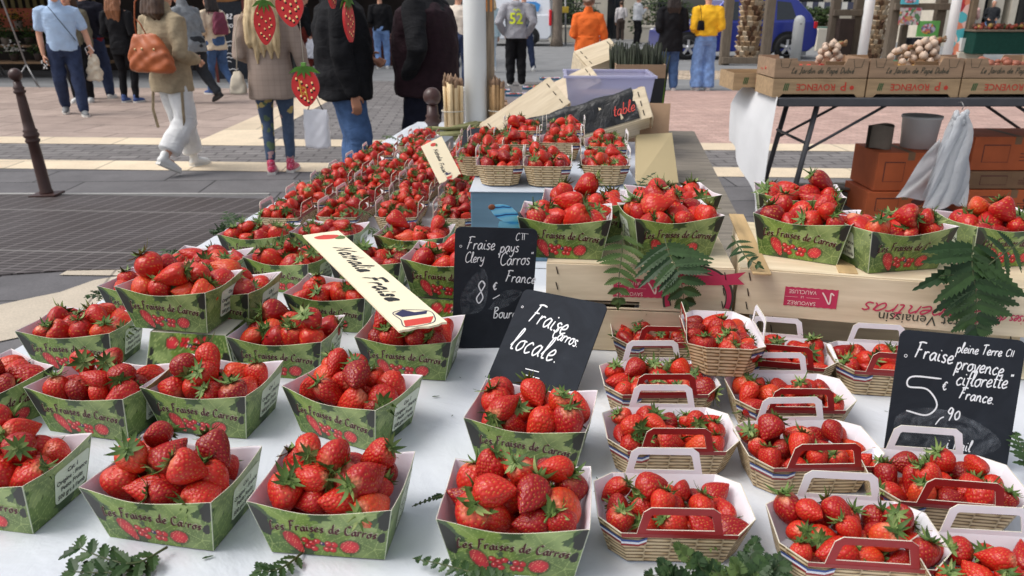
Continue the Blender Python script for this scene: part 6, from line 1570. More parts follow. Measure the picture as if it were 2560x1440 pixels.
# tree trunk, sign
def trunk(px, Y, r, h, label, mt, lean=0.0):
    x = X_at(px, Y); o = empty('tree', (x, Y, 0), 0, label, 'tree'); m = MB(); m.tube([(0, 0, 0), (.02, 0, .3), (lean * .5, .02, h * .5), (lean, 0, h)], [r * 1.35, r, r * .9, r * .7], 14); m.build('trunk', mt, o)
    rr = random.Random(int(px)); m = MB()
    for k in range(7):
        a = k * .9; m.tube([(lean, 0, h * .92), (lean + math.cos(a) * .5, math.sin(a) * .5, h + .5), (lean + math.cos(a) * 1.3, math.sin(a) * 1.3, h + 1.0)], [r * .45, r * .3, r * .1], 7)
    m.build('limbs', mt, o)
    m = MB()
    for k in range(900):
        a = rr.uniform(0, 6.28); d = math.sqrt(rr.random()) * 2.0; q = Vector((lean + d * math.cos(a), d * math.sin(a), h + .6 + rr.uniform(-.5, 1.2) * (1 - d / 2.6))); u = Vector((rr.gauss(0, 1), rr.gauss(0, 1), rr.gauss(0, 1))).normalized(); w = u.orthogonal().normalized(); s = rr.uniform(.06, .14)
        m.add([q - u * s, q + w * s * .6, q + u * s, q - w * s * .6], [(0, 1, 2, 3)])
    m.build('crown', M_hedge, o); return o
M_bark = mat('grey_bark', S(120, 108, 96), .9, .3, 5, bump=.5, bscale=20, stretch=(4, 4, 1), bdist=.02)
trunk(1392, 30, .19, 4.6, 'grey tree trunk between the white van and the yellow sign', M_bark)
sgx = X_at(1412, 31); so = empty('street_sign', (sgx, 31, 0), 0, 'small yellow sign on a slim grey post beside the tree trunk', 'sign')
m = MB(); m.tube([(.05, 0, 0), (0, 0, 1.75)], .035, 8); m.build('post', M_steel, so); m = MB(); m.box((0, -.04, 1.27), (.26, .02, .22), 0, .01); m.build('sign_plate', mat('yellow_enamel', S(216, 182, 60), .5, .25, 6), so)
# palms with timber frames
def palm(px, Y, r, label):
    x = X_at(px, Y); o = empty('palm_tree', (x, Y, 0), 0, label, 'tree', 'palms with timber guards'); m = MB(); rr = random.Random(int(px))
    m.tube([(0, 0, 0), (0, 0, 1.2), (.05, 0, 4.2)], [r * .85, r * .72, r * .6], 14); m.build('trunk', mat('palm_bark', S(112, 92, 74), .9, .3, 8, bump=.4), o)
    m = MB(); k = 0
    for row in range(34):
        z = .04 + row * .125
        for j in range(12):
            a = 2 * math.pi * (j + .5 * (row % 2)) / 12 + rr.uniform(-.1, .1); rr_ = r * (.86 - .06 * z); d = Vector((math.cos(a), math.sin(a), 0)); t_ = Vector((-d.y, d.x, 0)); b = d * rr_ + Vector((0, 0, z)); w = r * .24 * rr.uniform(.8, 1.2); out_ = rr.uniform(.10, .30) * r + .02
            m.add([b - t_ * w, b + t_ * w, b + t_ * w * .8 + d * out_ + Vector((0, 0, .13)), b - t_ * w * .8 + d * out_ + Vector((0, 0, .13 + rr.uniform(-.02, .04))), b - t_ * w * .7 + Vector((0, 0, .16)), b + t_ * w * .7 + Vector((0, 0, .16))], [(0, 1, 2, 3), (3, 2, 5, 4), (0, 3, 4), (1, 5, 2)], rr.choice([0, 0, 1, 2]))
    m.build('leaf_bases', [mat('palm_base_tan', S(168, 142, 112), .9, .35, 20), mat('palm_base_brown', S(104, 76, 56), .9, .3, 20), mat('palm_base_pale', S(196, 180, 156), .9, .25, 20)], o)
    m = MB()
    for j in range(16):
        a = 2 * math.pi * j / 16; d = Vector((math.cos(a), math.sin(a), 0)); s = Vector((-d.y, d.x, 0))
        for i in range(14):
            u = (i + 1) / 14; q = Vector((0.05, 0, 4.2)) + d * 2.2 * u + Vector((0, 0, .8 * math.sin(u * 2.2) - 1.0 * u * u))
            for sg in (-1, 1): e = q + s * sg * .45 * (1 - u * .6) + d * .25 - Vector((0, 0, .15)); m.add([q, q + d * .05, e], [(0, 1, 2)])
    m.build('fronds', M_hedge, o)
palm(1876, 21.5, .30, 'shaggy palm trunk in front of the blue car'); palm(2192, 22.5, .24, 'shaggy palm trunk right of the left white pole')
M_timber = mat('weathered_timber', S(110, 98, 84), .85, .25, 5, bump=.3, stretch=(6, 6, 1))
def timber_post(px, Y, w, h, label, dx=0.0):
    x = X_at(px, Y); m = MB(); m.box((0, 0, h / 2), (w, w, h), 0, .01); tag(m.build('timber_post', M_timber, None, (x, Y, 0)), label, 'post', 'timber posts of the palm guards')
for px, Y, lab in ((1818, 20.8, 'timber guard post left of the shaggy palm by the blue car'), (1921, 20.8, 'timber guard post right of the shaggy palm by the blue car'), (2083, 23.0, 'timber post left of the dark crate stack'), (2140, 23.0, 'timber post right of the dark crate stack'), (2232, 20.5, 'timber post left of the painted pictures'), (2262, 20.7, 'thin timber post under the upper painted picture'), (2345, 20.5, 'timber post right of the painted pictures')):
    timber_post(px, Y, .22 if '2262' not in str(px) else .15, 2.6 if px > 2200 else 1.9, lab)
def rail_between(px0, px1, Y, z, label):
    a, b = X_at(px0, Y), X_at(px1, Y); m = MB(); m.box((0, 0, 0), (b - a, .10, .16), 0, .01); tag(m.build('timber_rail', M_timber, None, ((a + b) / 2, Y - .16, z)), label, 'rail', 'timber rails of the palm guards')
rail_between(2222, 2358, 20.5, 1.42, 'timber rail above the painted pictures'); rail_between(2075, 2150, 23.0, 1.25, 'timber rail over the dark crate stack'); rail_between(1810, 1930, 20.8, .12, 'timber kerb rail at the foot of the palm guard')
m = MB(); m.box((0, 0, .55), (.42, .35, 1.1), 0, .01); tag(m.build('crate_stack', mat('dark_brown_stack', S(60, 46, 40), .8, .3, 4), None, (X_at(2112, 22.8), 22.8, 0)), 'tall dark brown box standing between two timber posts', 'box')
def art_mat(name, cols, sc):
    t = NT(name); co = t.coord('Object'); v = t.n('ShaderNodeTexVoronoi'); v.inputs['Scale'].default_value = sc; t.l(co, v.inputs['Vector']); sp = t.n('ShaderNodeSeparateColor'); t.l(v.outputs['Color'], sp.inputs[0])
    t.col(t.ramp(sp.outputs[0], [(i / len(cols), c) for i, c in enumerate(cols)], 'CONSTANT')); t.set(Roughness=.5); return t.mat
def picture(px, py, w, h, Y, mt, label, border=None, inner=None):
    c = PY(px, py, Y); o = empty('painted_picture', c, 0, label, 'picture', 'painted pictures hung on the timber frame'); m = MB(); m.box((0, 0, 0), (w, .03, h), 0, .004); m.build('panel', border or mt, o)
    if border: m = MB(); m.ball((0, -.016, 0), 1, 20, 12, 0, None, (w * .34, .004, h * .34)); m.build('painted_motif', mt, o)
A1 = art_mat('abstract_print_a', [S(196, 186, 184), S(90, 130, 90), S(190, 80, 96), S(210, 200, 196), S(196, 150, 100), S(150, 140, 150)], 16)
A2 = art_mat('abstract_print_b', [S(120, 110, 140), S(200, 190, 210), S(90, 80, 96), S(200, 110, 120), S(210, 150, 60)], 22)
picture(2275, 41, .52, .40, 20.2, A1, 'upper picture with pale multicoloured dabs on the timber frame'); picture(2320, 72, .54, .37, 20.2, A2, 'green-bordered picture with a violet oval motif', mat('green_paint', S(104, 176, 92), .5, .06)); picture(2275, 2, .44, .16, 20.2, A2, 'turquoise-bordered picture cut by the top edge', mat('turquoise_paint', S(90, 190, 206), .5, .06))
m = MB(); m.box((0, 0, .28), (.62, .4, .56), 0, .02); tag(m.build('black_box', mat('black_case', S(44, 46, 52), .6, .1), None, (X_at(2312, 20.6), 20.6, .12)), 'black box standing below the green-bordered picture', 'box')
A3 = art_mat('abstract_print_c', [S(200, 60, 54), S(230, 140, 110), S(90, 190, 200), S(180, 50, 60), S(240, 200, 190)], 5)
m = MB(); m.box((0, 0, .85), (.34, .04, 1.7), 0, .01); tag(m.build('colourful_banner', A3, None, (X_at(2396, 19.5), 19.5, 0)), 'tall narrow red and turquoise painted board beside the right white pole', 'board')
# white canopy poles
def pole(pt, pb, Y, label):
    b = PY(pb[0], pb[1], Y); m = MB(); m.tube([(0, 0, -b.z), (0, 0, 2.4)], .088, 16); tag(m.build('canopy_pole', mat('bright_white_pole', S(236, 236, 234), .4, .03), None, b), label, 'pole', 'white canopy poles')
pole((2182, 0), (2161, 100), 15.5, 'white canopy pole standing behind the left garlic bunch'); pole((2398, 0), (2376, 90), 15.5, 'white canopy pole standing behind the larger garlic heap')
wp = empty('white_bollard', (X_at(1998, 22.0), 22.0, 0), 0, 'round-topped white concrete bollard behind the blue car', 'bollard')
m = MB(); m.lathe([(.145, 0), (.145, 1.02), (.135, 1.10), (.10, 1.16), (.05, 1.19), (.001, 1.2)], 22); m.build('shaft', M_post, wp); m = MB(); m.ball((0, -.14, .98), .03, 10, 6, 0, None, (1, .3, 1)); m.build('reflector', M_steel, wp)
m = MB(); m.box((0, 0, .19), (.20, .2, .38), 0, .01); tag(m.build('white_block', M_post, None, (X_at(2013, 24.0), 24.0, .05)), 'small white block beside the white bollard', 'block')
m = MB(); m.box((0, 0, .05), (.16, .12, .10), 0, .01); tag(m.build('white_carton', M_post, None, (X_at(1960, 22.5), 22.5, 0)), 'small white carton on the ground behind the blue car', 'carton')
m = MB(); m.box((0, 0, .18), (.5, .4, .36), 0, .02); tag(m.build('green_crate', mat('green_plastic', S(40, 106, 70), .5, .1), None, (X_at(2277, 17.0), 17.0, 0)), 'green plastic crate on the ground below the pictures', 'crate')
m = MB(); m.box((0, 0, .17), (.55, .4, .34), 0, .02); tag(m.build('tan_crate', M_woodtan, None, (X_at(2310, 16.8), 16.8, 0)), 'tan crate beside the green crate behind the garlic', 'crate')
# awning, hedge, row of posts
aw = empty('striped_awning', (X_at(2025, 36), 36, 0), 0, 'white striped awning over the hedge at the far side', 'awning')
m = MB(); w = 4.6
for i in range(18): m.box((-w / 2 + w * (i + .5) / 18, 0, 1.40), (w / 18 - .005, .05, .30), i % 2)
m.box((0, .6, 1.75), (w, 1.3, .04), 0); m.build('canvas', [M_post, mat('navy_stripe', S(70, 74, 96), .7, .1)], aw)
for x in (-1, 1): m = MB(); m.tube([(x * w / 2, 0, 0), (x * w / 2, 0, 1.7)], .06, 8); m.build('support', M_post, aw)
for k in range(4):
    px = 1985 + 27 * k; bush((X_at(px, 34.5), 34.5, .3), .45, .4, .55, 380, 'clipped dark shrub under the awning, ' + ('leftmost', 'second from left', 'third from left', 'rightmost')[k], seed=60 + k, group='clipped shrubs under the awning')
m = MB(); m.box((0, 0, .30), (4.4, .5, .6), 0, .02); tag(m.build('planter', mat('terracotta_planter', S(150, 100, 80), .8, .2), None, (X_at(2028, 34.5), 34.4, 0)), 'long terracotta planter under the clipped shrubs', 'planter')
m = MB(); m.box((0, 0, .35), (2.6, .3, .7), 0, .02); tag(m.build('green_hoarding', mat('green_panel', S(84, 118, 104), .6, .1), None, (X_at(2040, 30), 30, 0)), 'pale green panel below the planter right of the white bollard', 'panel')
for k, px in enumerate((2052, 2063, 2078, 2096, 2128, 2148, 2214)):
    m = MB(); m.box((0, 0, .36), (.17, .15, .72), 0, .02); tag(m.build('short_stone_post', M_stone, None, (X_at(px, 27), 27, 0)), 'short pale stone post in the far row, ' + ('first', 'second', 'third', 'fourth', 'fifth', 'sixth', 'seventh')[k] + ' from left', 'post', 'row of short stone posts')
# far green stall at the right
gs = empty('market_stall', (X_at(2520, 19.5), 19.5, 0), 0, 'far market stall with dark green skirt and heaped produce at the right', 'stall')
M_skirt = cloth('dark_green_skirt', S(22, 62, 54), .8, .15)
m = MB(); m.box((0, 0, .62), (2.0, 1.0, .5), 0, .02); m.build('skirt', M_skirt, gs); m = MB(); m.box((0, 0, .895), (2.05, 1.05, .04), 0, .005); m.build('counter', M_timber, gs)
m = MB()
for x in (-.9, .9): m.box((x, 0, 1.3), (.14, .14, 2.6), 0, .01)
m.build('stall_posts', mat('stall_post_brown', S(120, 104, 84), .8, .15), gs)
m = MB(); m.box((0, 0, 2.6), (2.6, 2.2, .06)); m.build('roof', mat('stall_roof_red', S(150, 60, 54), .8, .1), gs)
m = MB(); rr = random.Random(9)
for k in range(150): m.ball((rr.uniform(-.95, .95), rr.uniform(-.45, .4), .94 + rr.uniform(0, .08)), rr.uniform(.035, .06), 7, 5, rr.choice([0, 0, 1, 2, 3]))
m.build('produce', [mat('dull_red', S(140, 60, 44), .6, .3), mat('ochre_veg', S(150, 120, 60), .6, .3), mat('dark_green_veg', S(50, 70, 36), .7, .3), mat('brown_veg', S(90, 56, 44), .7, .3)], gs)
for k in range(3):
    m = MB(); tray(m, .30, .3, .34, .34, .16, .012); tag(m.build('stall_crate', mat('pale_grey_crate', S(180, 178, 172), .7, .1), None, (X_at(2492 + 32 * k, 19.3), 19.2, .0)), 'pale crate on the ground under the green stall, ' + ('left', 'middle', 'right')[k], 'crate', 'pale crates under the far stall')
m = MB(); tray(m, .5, .4, .55, .45, .30, .012); tag(m.build('stall_box', M_post, None, (X_at(2440, 19.4), 19.6, .42)), 'white box of produce between the two far shoppers', 'box')
m = MB(); m.box((0, 0, .2), (.6, .5, .4), 0, .01); tag(m.build('stall_stand', M_stone, None, (X_at(2440, 19.4), 19.6, .0)), 'pale stand carrying the white box between the far shoppers', 'stand')

# ------------------------------------------------------------------ vehicles
def wheel(parent, x, y, r, w, rim_mt, spokes=5):
    o = MB(); o.lathe([(r * .62, -w / 2), (r * .90, -w / 2), (r, -w * .32), (r, w * .32), (r * .90, w / 2), (r * .62, w / 2)], 30, 0, True, Matrix.Translation((x, y, r)) @ Matrix.Rotation(R(90), 4, 'X'), False)
    wl = o.build('wheel', mat('tyre_rubber', S(26, 26, 28), .8, .1), parent)
    m = MB(); T_ = Matrix.Translation((x, y, r)) @ Matrix.Rotation(R(90 if y < 0 else -90), 4, 'X')
    m.lathe([(r * .60, w * .35), (r * .64, w * .48), (r * .66, w * .50), (r * .66, -w * .3), (r * .58, -w * .3)], 28, 0, True, T_, False)
    for k in range(spokes):
        a = 2 * math.pi * k / spokes; m.box((0, r * .33, w * .40), (r * .20, r * .62, w * .12), 0, 0, T_ @ Matrix.Rotation(a, 4, 'Z'))
    m.lathe([(r * .16, w * .30), (r * .16, w * .5), (r * .02, w * .52)], 14, 0, True, T_); m.build('rim', rim_mt, wl)
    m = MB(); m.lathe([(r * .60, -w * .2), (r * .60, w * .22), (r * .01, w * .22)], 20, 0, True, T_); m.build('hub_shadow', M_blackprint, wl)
def vehicle(name, loc, yaw, label, L, W, H, low, roof, paint, wheels, r, cat, glass_px, lights, extra=None):
    """low: side outline (x,z) of the body up to the belt line; roof: outline of cabin; extruded with tumblehome"""
    o = empty(name, loc, yaw, label, cat)
    def loft(poly, wb, wt, nm, mt, z0, z1, ch=.06):
        m = MB(); n = len(poly)
        def half(z): f = 0 if z1 == z0 else min(1, max(0, (z - z0) / (z1 - z0))); return wb + (wt - wb) * f
        rings = []
        for s, k in ((-1, 1.0), (-1, 0.0), (1, 0.0), (1, 1.0)):
            rings.append([(cx0 + (x - cx0) * (1 - (.025 if k else 0)), s * (half(z) - (ch if not k else 0) * 0 - (0 if not k else 0)) * (1 if not k else 1) if False else s * (half(z) if k == 0 else half(z) - .0), z) for (x, z) in poly for cx0 in (0,)])
        side1 = [(x, -half(z), z) for x, z in poly]; side2 = [(x, half(z), z) for x, z in poly]
        m.add(side1 + side2, [tuple(range(n)), tuple(range(2 * n - 1, n - 1, -1))] + [(i, n + i, n + (i + 1) % n, (i + 1) % n) for i in range(n)])
        ob = m.build(nm, mt, o); bv = ob.modifiers.new('b', 'BEVEL'); bv.width = .045; bv.segments = 3; bv.limit_method = 'ANGLE'; bv.angle_limit = R(28)
        return ob
    body = loft(low, W / 2, W / 2 - .03, 'body', paint, .2, 1.0)
    loft(roof, W / 2 - .05, W / 2 - .20, 'cabin', paint, min(z for _, z in roof), H)
    zmin = min(z for _, z in roof)
    def yat(z): f = (z - zmin) / (H - zmin); return (W / 2 - .05) * (1 - f) + (W / 2 - .20) * f + .006
    for gp in glass_px:
        for s in (-1, 1):
            m = MB(); vs = [(x, s * yat(z), z) for x, z in gp]; m.add(vs, [tuple(range(len(gp))) if s < 0 else tuple(range(len(gp) - 1, -1, -1))]); m.build('window', M_glassd, o)
    for x in wheels:
        for s in (-1, 1): wheel(o, x, s * (W / 2 - .065), r, .20, mat('bright_alloy', S(206, 208, 212), .3, .05, metal=.6), 5)
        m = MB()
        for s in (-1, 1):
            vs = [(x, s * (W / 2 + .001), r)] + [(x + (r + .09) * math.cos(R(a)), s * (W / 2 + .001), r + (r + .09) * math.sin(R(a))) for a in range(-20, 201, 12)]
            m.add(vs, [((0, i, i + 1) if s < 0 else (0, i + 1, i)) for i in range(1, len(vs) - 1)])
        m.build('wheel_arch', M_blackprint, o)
    for (x, z, w, h, mt, nm) in lights:
        for s in (-1, 1): m = MB(); m.box((x, s * (W / 2 - .14), z), (.10, .30, h), 0, .02); m.build(nm, mt, o)
    return o
M_redlamp = mat('red_lamp', S(214, 40, 50), .2, .1); M_bluecar = NT('blue_car_paint'); M_bluecar.col((.018, .035, .30)); M_bluecar.set(Roughness=.28, Metallic=.25, Coat_Weight=.8, Coat_Roughness=.05); M_bluecar = M_bluecar.mat
M_vanw = mat('white_van_paint', S(224, 228, 234), .3, .02, 2)
Lc_ = 4.45
low = [(-2.2, .32), (-1.95, .22), (2.0, .22), (2.2, .40), (2.22, .75), (2.16, .98), (2.0, 1.05), (-.9, 1.02), (-1.85, .92), (-2.18, .75)]
roof = [(-1.05, 1.0), (2.12, 1.0), (2.02, 1.20), (1.62, 1.60), (.9, 1.66), (-.2, 1.64), (-.45, 1.58)]
gl = [[(-.85, 1.06), (-.05, 1.06), (-.05, 1.55), (-.38, 1.52)], [(.03, 1.06), (.95, 1.06), (.95, 1.57), (.03, 1.56)], [(1.03, 1.06), (1.60, 1.08), (1.42, 1.52), (1.03, 1.56)]]
cy_ = 23.6; cxm = (X_at(1672, cy_) + X_at(1990, cy_)) / 2
vehicle('parked_car', (cxm - .05, cy_, 0), R(2), 'parked bright blue hatchback behind the yellow sweater and shaggy palm', 4.4, 1.8, 1.66, low, roof, M_bluecar, (-1.42, 1.38), .34, 'car', gl, [(2.13, .93, .3, .18, M_redlamp, 'tail_light'), (-2.1, .72, .3, .16, M_post, 'headlight')])
lowv = [(-2.2, .35), (-2.0, .25), (2.05, .25), (2.18, .4), (2.18, 1.12), (-1.2, 1.10), (-2.0, .98), (-2.22, .8)]
roofv = [(-1.25, 1.08), (2.17, 1.08), (2.10, 1.82), (1.6, 1.86), (-.4, 1.84), (-.8, 1.7)]
glv = [[(-.95, 1.15), (.0, 1.15), (.0, 1.65), (-.65, 1.65)]]
vy = 31.0
vn = vehicle('parked_van', (X_at(1383, vy) - 2.2, vy, 0), R(-6), 'white delivery van with a blue side patch, behind the grey 52 hoodie', 4.4, 1.8, 1.86, lowv, roofv, M_vanw, (-1.4, 1.35), .32, 'van', glv, [(2.14, 1.0, .3, .55, M_redlamp, 'tail_light')])
m = MB(); 
for s in (-1, 1):
    vs = [(x, s * (.87), z) for x, z in ((1.15, 1.20), (1.70, 1.22), (1.78, 1.45), (1.6, 1.55), (1.18, 1.55))]; m.add(vs, [tuple(range(5)) if s < 0 else tuple(range(4, -1, -1))])
m.build('blue_patch', mat('sky_blue_print', S(70, 150, 220), .4, .05), vn)
wy = 34.0
vehicle('parked_van', (X_at(552, wy), wy, 0), R(3), 'white car roof glimpsed beyond the blackboard stand', 4.4, 1.8, 1.5, [(a, b * .9) for a, b in low], [(a, b * .9) for a, b in roof], M_vanw, (-1.42, 1.38), .32, 'car', [[(a, b * .9) for a, b in g] for g in gl], [])

# ------------------------------------------------------------------ flower stall at the left
fs = empty('flower_stall', (X_at(40, 17.5), 17.5, 0), 0, 'dark flower stall with orange back cloth behind the polo shirt man', 'stall')
M_tent = mat('dark_stall_interior', S(46, 38, 34), .9, .3, 3); M_orangecl = cloth('orange_back_cloth', S(178, 96, 74), .85, .12); M_greenstripe = mat('olive_striped_canvas', S(104, 92, 56), .85, .2)
xl, xr = -3.6, 5.6
m = MB(); m.box(((xl + xr) / 2, 1.6, 1.3), (xr - xl, .05, 2.6)); m.build('back_wall', M_tent, fs)
m = MB(); m.box((-.9, 1.5, 1.14), (4.2, .03, .50)); m.build('orange_cloth', M_orangecl, fs); m = MB()
for i in range(24): m.box((-2.9 + .17 * i, 1.46, 1.55), (.085, .02, .32))
m.build('striped_canvas', M_greenstripe, fs)
m = MB(); m.box(((xl + xr) / 2, .2, 2.65), (xr - xl, 3.4, .05)); m.build('roof', M_tent, fs)  # unseen roof sheet, added to darken the flower stall beneath
for x in (xl + .1, xr - .1):
    for y in (-1.3, 1.4): m = MB(); m.tube([(x, y, 0), (x, y, 2.64)], .03, 8); m.build('tent_pole', M_steel, fs)
for j, (z, y) in enumerate(((.32, -.3), (.62, .35), (.95, .95))):
    m = MB(); m.box((-.4, y, z), (5.0, .55, .04)); m.build('shelf', M_wooddark, fs)
M_flow = [M_hedge, mat('petal_red', S(120, 36, 40), .7, .3), mat('petal_yellow', S(176, 136, 44), .7, .3), mat('petal_white', S(190, 186, 178), .7, .1), mat('petal_violet', S(96, 60, 96), .7, .3), mat('dry_bouquet', S(110, 84, 60), .8, .3)]
rr = random.Random(17)
names = ['dark red potted flowers', 'yellow potted flowers', 'white potted flowers', 'violet potted flowers', 'dry brown bouquet in a pot', 'leafy green pot plant']
cnt = 0
for j, (z, y) in enumerate(((.34, -.3), (.64, .35), (.97, .95))):
    for i in range(9):
        kx = i; x = -2.6 + .52 * i; c = rr.randrange(6)
        o = empty('potted_plant', (fs.location.x + x, 17.5 + y, z), 0, f'{names[c]} on the {("low", "middle", "top")[j]} stall shelf, {("first", "second", "third", "fourth", "fifth", "sixth", "seventh", "eighth", "ninth")[i]} from left', 'plant', 'pots on the flower stall'); m = MB(); m.lathe([(.07, 0), (.09, .14), (.095, .15), (.08, .15)], 12); m.build('pot', mat('dark_pot', S(70, 58, 54), .7, .2) if c % 2 else mat('pale_pot', S(140, 128, 118), .7, .2), o)
        m = MB(); 
        for q in range(130):
            v = Vector((rr.gauss(0, .09), rr.gauss(0, .09), .24 + rr.gauss(0, .075))); a = Vector((rr.gauss(0, 1), rr.gauss(0, 1), rr.gauss(0, 1))).normalized(); b = a.orthogonal().normalized(); s = rr.uniform(.02, .04)
            m.add([v - a * s, v + b * s * .6, v + a * s, v - b * s * .6], [(0, 1, 2, 3)], c if (c < 5 and rr.random() < .45 and v.z > .2) else 0)
        m.build('foliage', M_flow, o); cnt += 1
ts = P(75, 218, 0); tp = empty('tripod_stand', ts, 0, 'slim grey metal tripod stand in front of the flower stall', 'stand')
m = MB(); m.tube([(.02, 0, .40), (-.24, .0, 1.9), (-.30, 0, 2.5)], .016, 8); m.build('pole', M_steel, tp)
for a in (-25, 95, 205): m = MB(); m.tube([(.02, 0, .42), (math.cos(R(a)) * .28, math.sin(R(a)) * .28, 0)], .012, 7); m.build('leg', M_steel, tp)
ts2 = P(-8, 190, 0); tp2 = empty('tripod_stand', ts2, 0, 'tripod stand leg entering at the left photo edge', 'stand')
for a in (-20, 100, 220): m = MB(); m.tube([(0, 0, .42), (math.cos(R(a)) * .34, math.sin(R(a)) * .34, 0)], .012, 7); m.build('leg', M_steel, tp2)
m = MB(); m.tube([(0, 0, .40), (-.1, 0, 2.4)], .016, 8); m.build('pole', M_steel, tp2)
# dark stall behind the hoodie man, blackboard stand
ds = empty('market_stall', (X_at(860, 21), 21, 0), 0, 'dark market stall far behind the hoodie and vest men', 'stall'); 
m = MB(); m.box((0, .8, 1.3), (4.6, .05, 2.6)); m.build('back_wall', M_tent, ds); m = MB(); m.box((0, 0, .45), (4.4, .9, .9), 0, .02); m.build('counter', mat('dark_red_counter', S(70, 34, 30), .8, .2), ds); m = MB(); m.box((0, 0, 2.65), (4.8, 2.4, .05)); m.build('roof', M_tent, ds)
m = MB(); 
for x in (-2.2, 2.2): m.tube([(x, -.9, 0), (x, -.9, 2.63)], .03, 8)
m.build('stall_poles', M_steel, ds)
bq = P(588, 206, 0); bb = empty('blackboard_stand', bq, R(3), 'tall blackboard stand with chalked menu lines and a red frame', 'blackboard')
m = MB(); m.box((0, 0, .80), (.60, .04, 1.46), 0, .006); m.build('board', M_slate, bb); m = MB()
for x in (-.33, .33): m.box((x, .01, .78), (.05, .05, 1.56))
m.build('red_frame', mat('red_brown_wood', S(96, 38, 30), .6, .15), bb); m = MB(); f = lambda x, y, h: (x, -.022 - h, y)
script(m, 'Chez', -.20, 1.22, .075, .022, f, 0, .1); font_text(m, 'BIO', .02, 1.05, .10, f, 0, bold=.02)
for i in range(9): rr2 = random.Random(i); ribbon(m, catmull([(-.22 + .04 * q, .86 - .075 * i + .012 * math.sin(q * 2.3 + i)) for q in range(4 + (i * 5) % 7)], 3), .014, f)
m.build('chalk_writing', M_chalk, bb)
m = MB(); ps = catmull([(-.30, 1.55), (-.15, 1.66), (.05, 1.68), (.2, 1.62), (.3, 1.58), (.1, 1.53), (-.1, 1.52), (-.30, 1.55)], 4); m.prism([(p.x, p.y) for p in ps[:-1]], -.02, .02, 0, mtx=Matrix.Rotation(R(90), 4, 'X')); m.build('ochre_topper', mat('ochre_topper', S(130, 84, 36), .7, .2), bb)
# ================================================================== PEOPLE
M_skin = mat('skin', S(208, 156, 130), .5, .06, 12, spec=.35); M_skin2 = mat('tanned_skin', S(176, 124, 98), .5, .08, 12, spec=.35)
M_eye = mat('eye_dark', S(40, 30, 26), .2, .1); M_lip = mat('lip', S(176, 96, 90), .45, .1)
def hair_mat(name, a, b):
    t = NT(name); n = t.noise(t.coord('Object', (1, 1, .12)), 60, 4, .6); t.col(t.ramp(n, [(.3, a), (.7, b)])); t.set(Roughness=.45, Specular_IOR_Level=.4); t.bump(n, .5, .006); return t.mat
H_blond = hair_mat('blonde_hair', S(176, 146, 104), S(232, 208, 164)); H_brown = hair_mat('brown_hair', S(52, 36, 28), S(92, 66, 48)); H_red = hair_mat('auburn_hair', S(104, 64, 40), S(158, 104, 68)); H_grey = hair_mat('grey_hair', S(170, 166, 160), S(216, 212, 206)); H_dark = hair_mat('dark_hair', S(26, 22, 20), S(56, 44, 38)); H_curl = hair_mat('grey_brown_curls', S(92, 70, 56), S(142, 116, 96))
def cl(pts, rad, mb, n=12, ratio=1.0, flat_end=False):
    """closed tapering limb with rounded ends"""
    p = [Vector(q) for q in pts]; r = list(rad)
    d0 = (p[0] - p[1]).normalized(); d1 = (p[-1] - p[-2]).normalized()
    P_ = [p[0] + d0 * r[0] * .75, p[0] + d0 * r[0] * .45] + p + [p[-1] + d1 * r[-1] * .45, p[-1] + d1 * r[-1] * .75]; R_ = [r[0] * .35, r[0] * .85] + r + [r[-1] * .85, r[-1] * .35]
    if flat_end: P_, R_ = P_[:-2], R_[:-2]
    mb.tube(P_, R_, n, flat=ratio)
def loft(secs, mb, n=22):
    vs = []; fs = []
    for (x, y, z, rx, ry) in secs:
        for k in range(n): a = 2 * math.pi * k / n; c, s = math.cos(a), math.sin(a); vs.append((x + rx * math.copysign(abs(c) ** .85, c), y + ry * math.copysign(abs(s) ** .85, s), z))
    for i in range(len(secs) - 1):
        for k in range(n): fs.append((i * n + k, i * n + (k + 1) % n, (i + 1) * n + (k + 1) % n, (i + 1) * n + k))
    fs.append(tuple(range(n - 1, -1, -1))); fs.append(tuple((len(secs) - 1) * n + k for k in range(n)))
    mb.add(vs, fs, 0, True)
def fuse(mb, name, mt, parent, vox, smooth=4, folds=0.0, fs_=1.0, seed=0, cut=None):
    """melt overlapping closed pieces into one surface, smooth it, add folds"""
    me = mb.mesh(name, mt); ob = bpy.data.objects.new(name + '_tmp', me); COL.objects.link(ob)
    md = ob.modifiers.new('r', 'REMESH'); md.mode = 'VOXEL'; md.voxel_size = vox
    if smooth: sm = ob.modifiers.new('s', 'SMOOTH'); sm.factor = .5; sm.iterations = smooth
    bpy.context.view_layer.update(); dg = bpy.context.evaluated_depsgraph_get()
    m2 = bpy.data.meshes.new_from_object(ob.evaluated_get(dg)); bpy.data.objects.remove(ob); bpy.data.meshes.remove(me)
    m2.name = name
    if not m2.materials: m2.materials.append(mt)
    n = len(m2.vertices)
    if folds and n:
        co = np.empty(n * 3, np.float32); m2.vertices.foreach_get('co', co); co = co.reshape(-1, 3); no = np.empty(n * 3, np.float32); m2.vertices.foreach_get('normal', no); no = no.reshape(-1, 3)
        x, y, z = co.T * fs_; s = seed * 1.7
        w = np.sin(z * 34 + 5 * np.sin(x * 9 + s) + 4 * np.sin(y * 11 - s)) * .5 + np.sin(z * 17 - x * 23 + 3 * np.sin(y * 13 + z * 6 + s)) * .7 + np.sin(x * 30 + z * 9 + 4 * np.sin(z * 8 + s)) * .35
        w = np.sign(w) * np.abs(w) ** 1.2
        co += no * (w * folds)[:, None]; m2.vertices.foreach_set('co', co.ravel())
    m2.polygons.foreach_set('use_smooth', [True] * len(m2.polygons)); m2.update()
    return link_mesh(name, m2, parent)
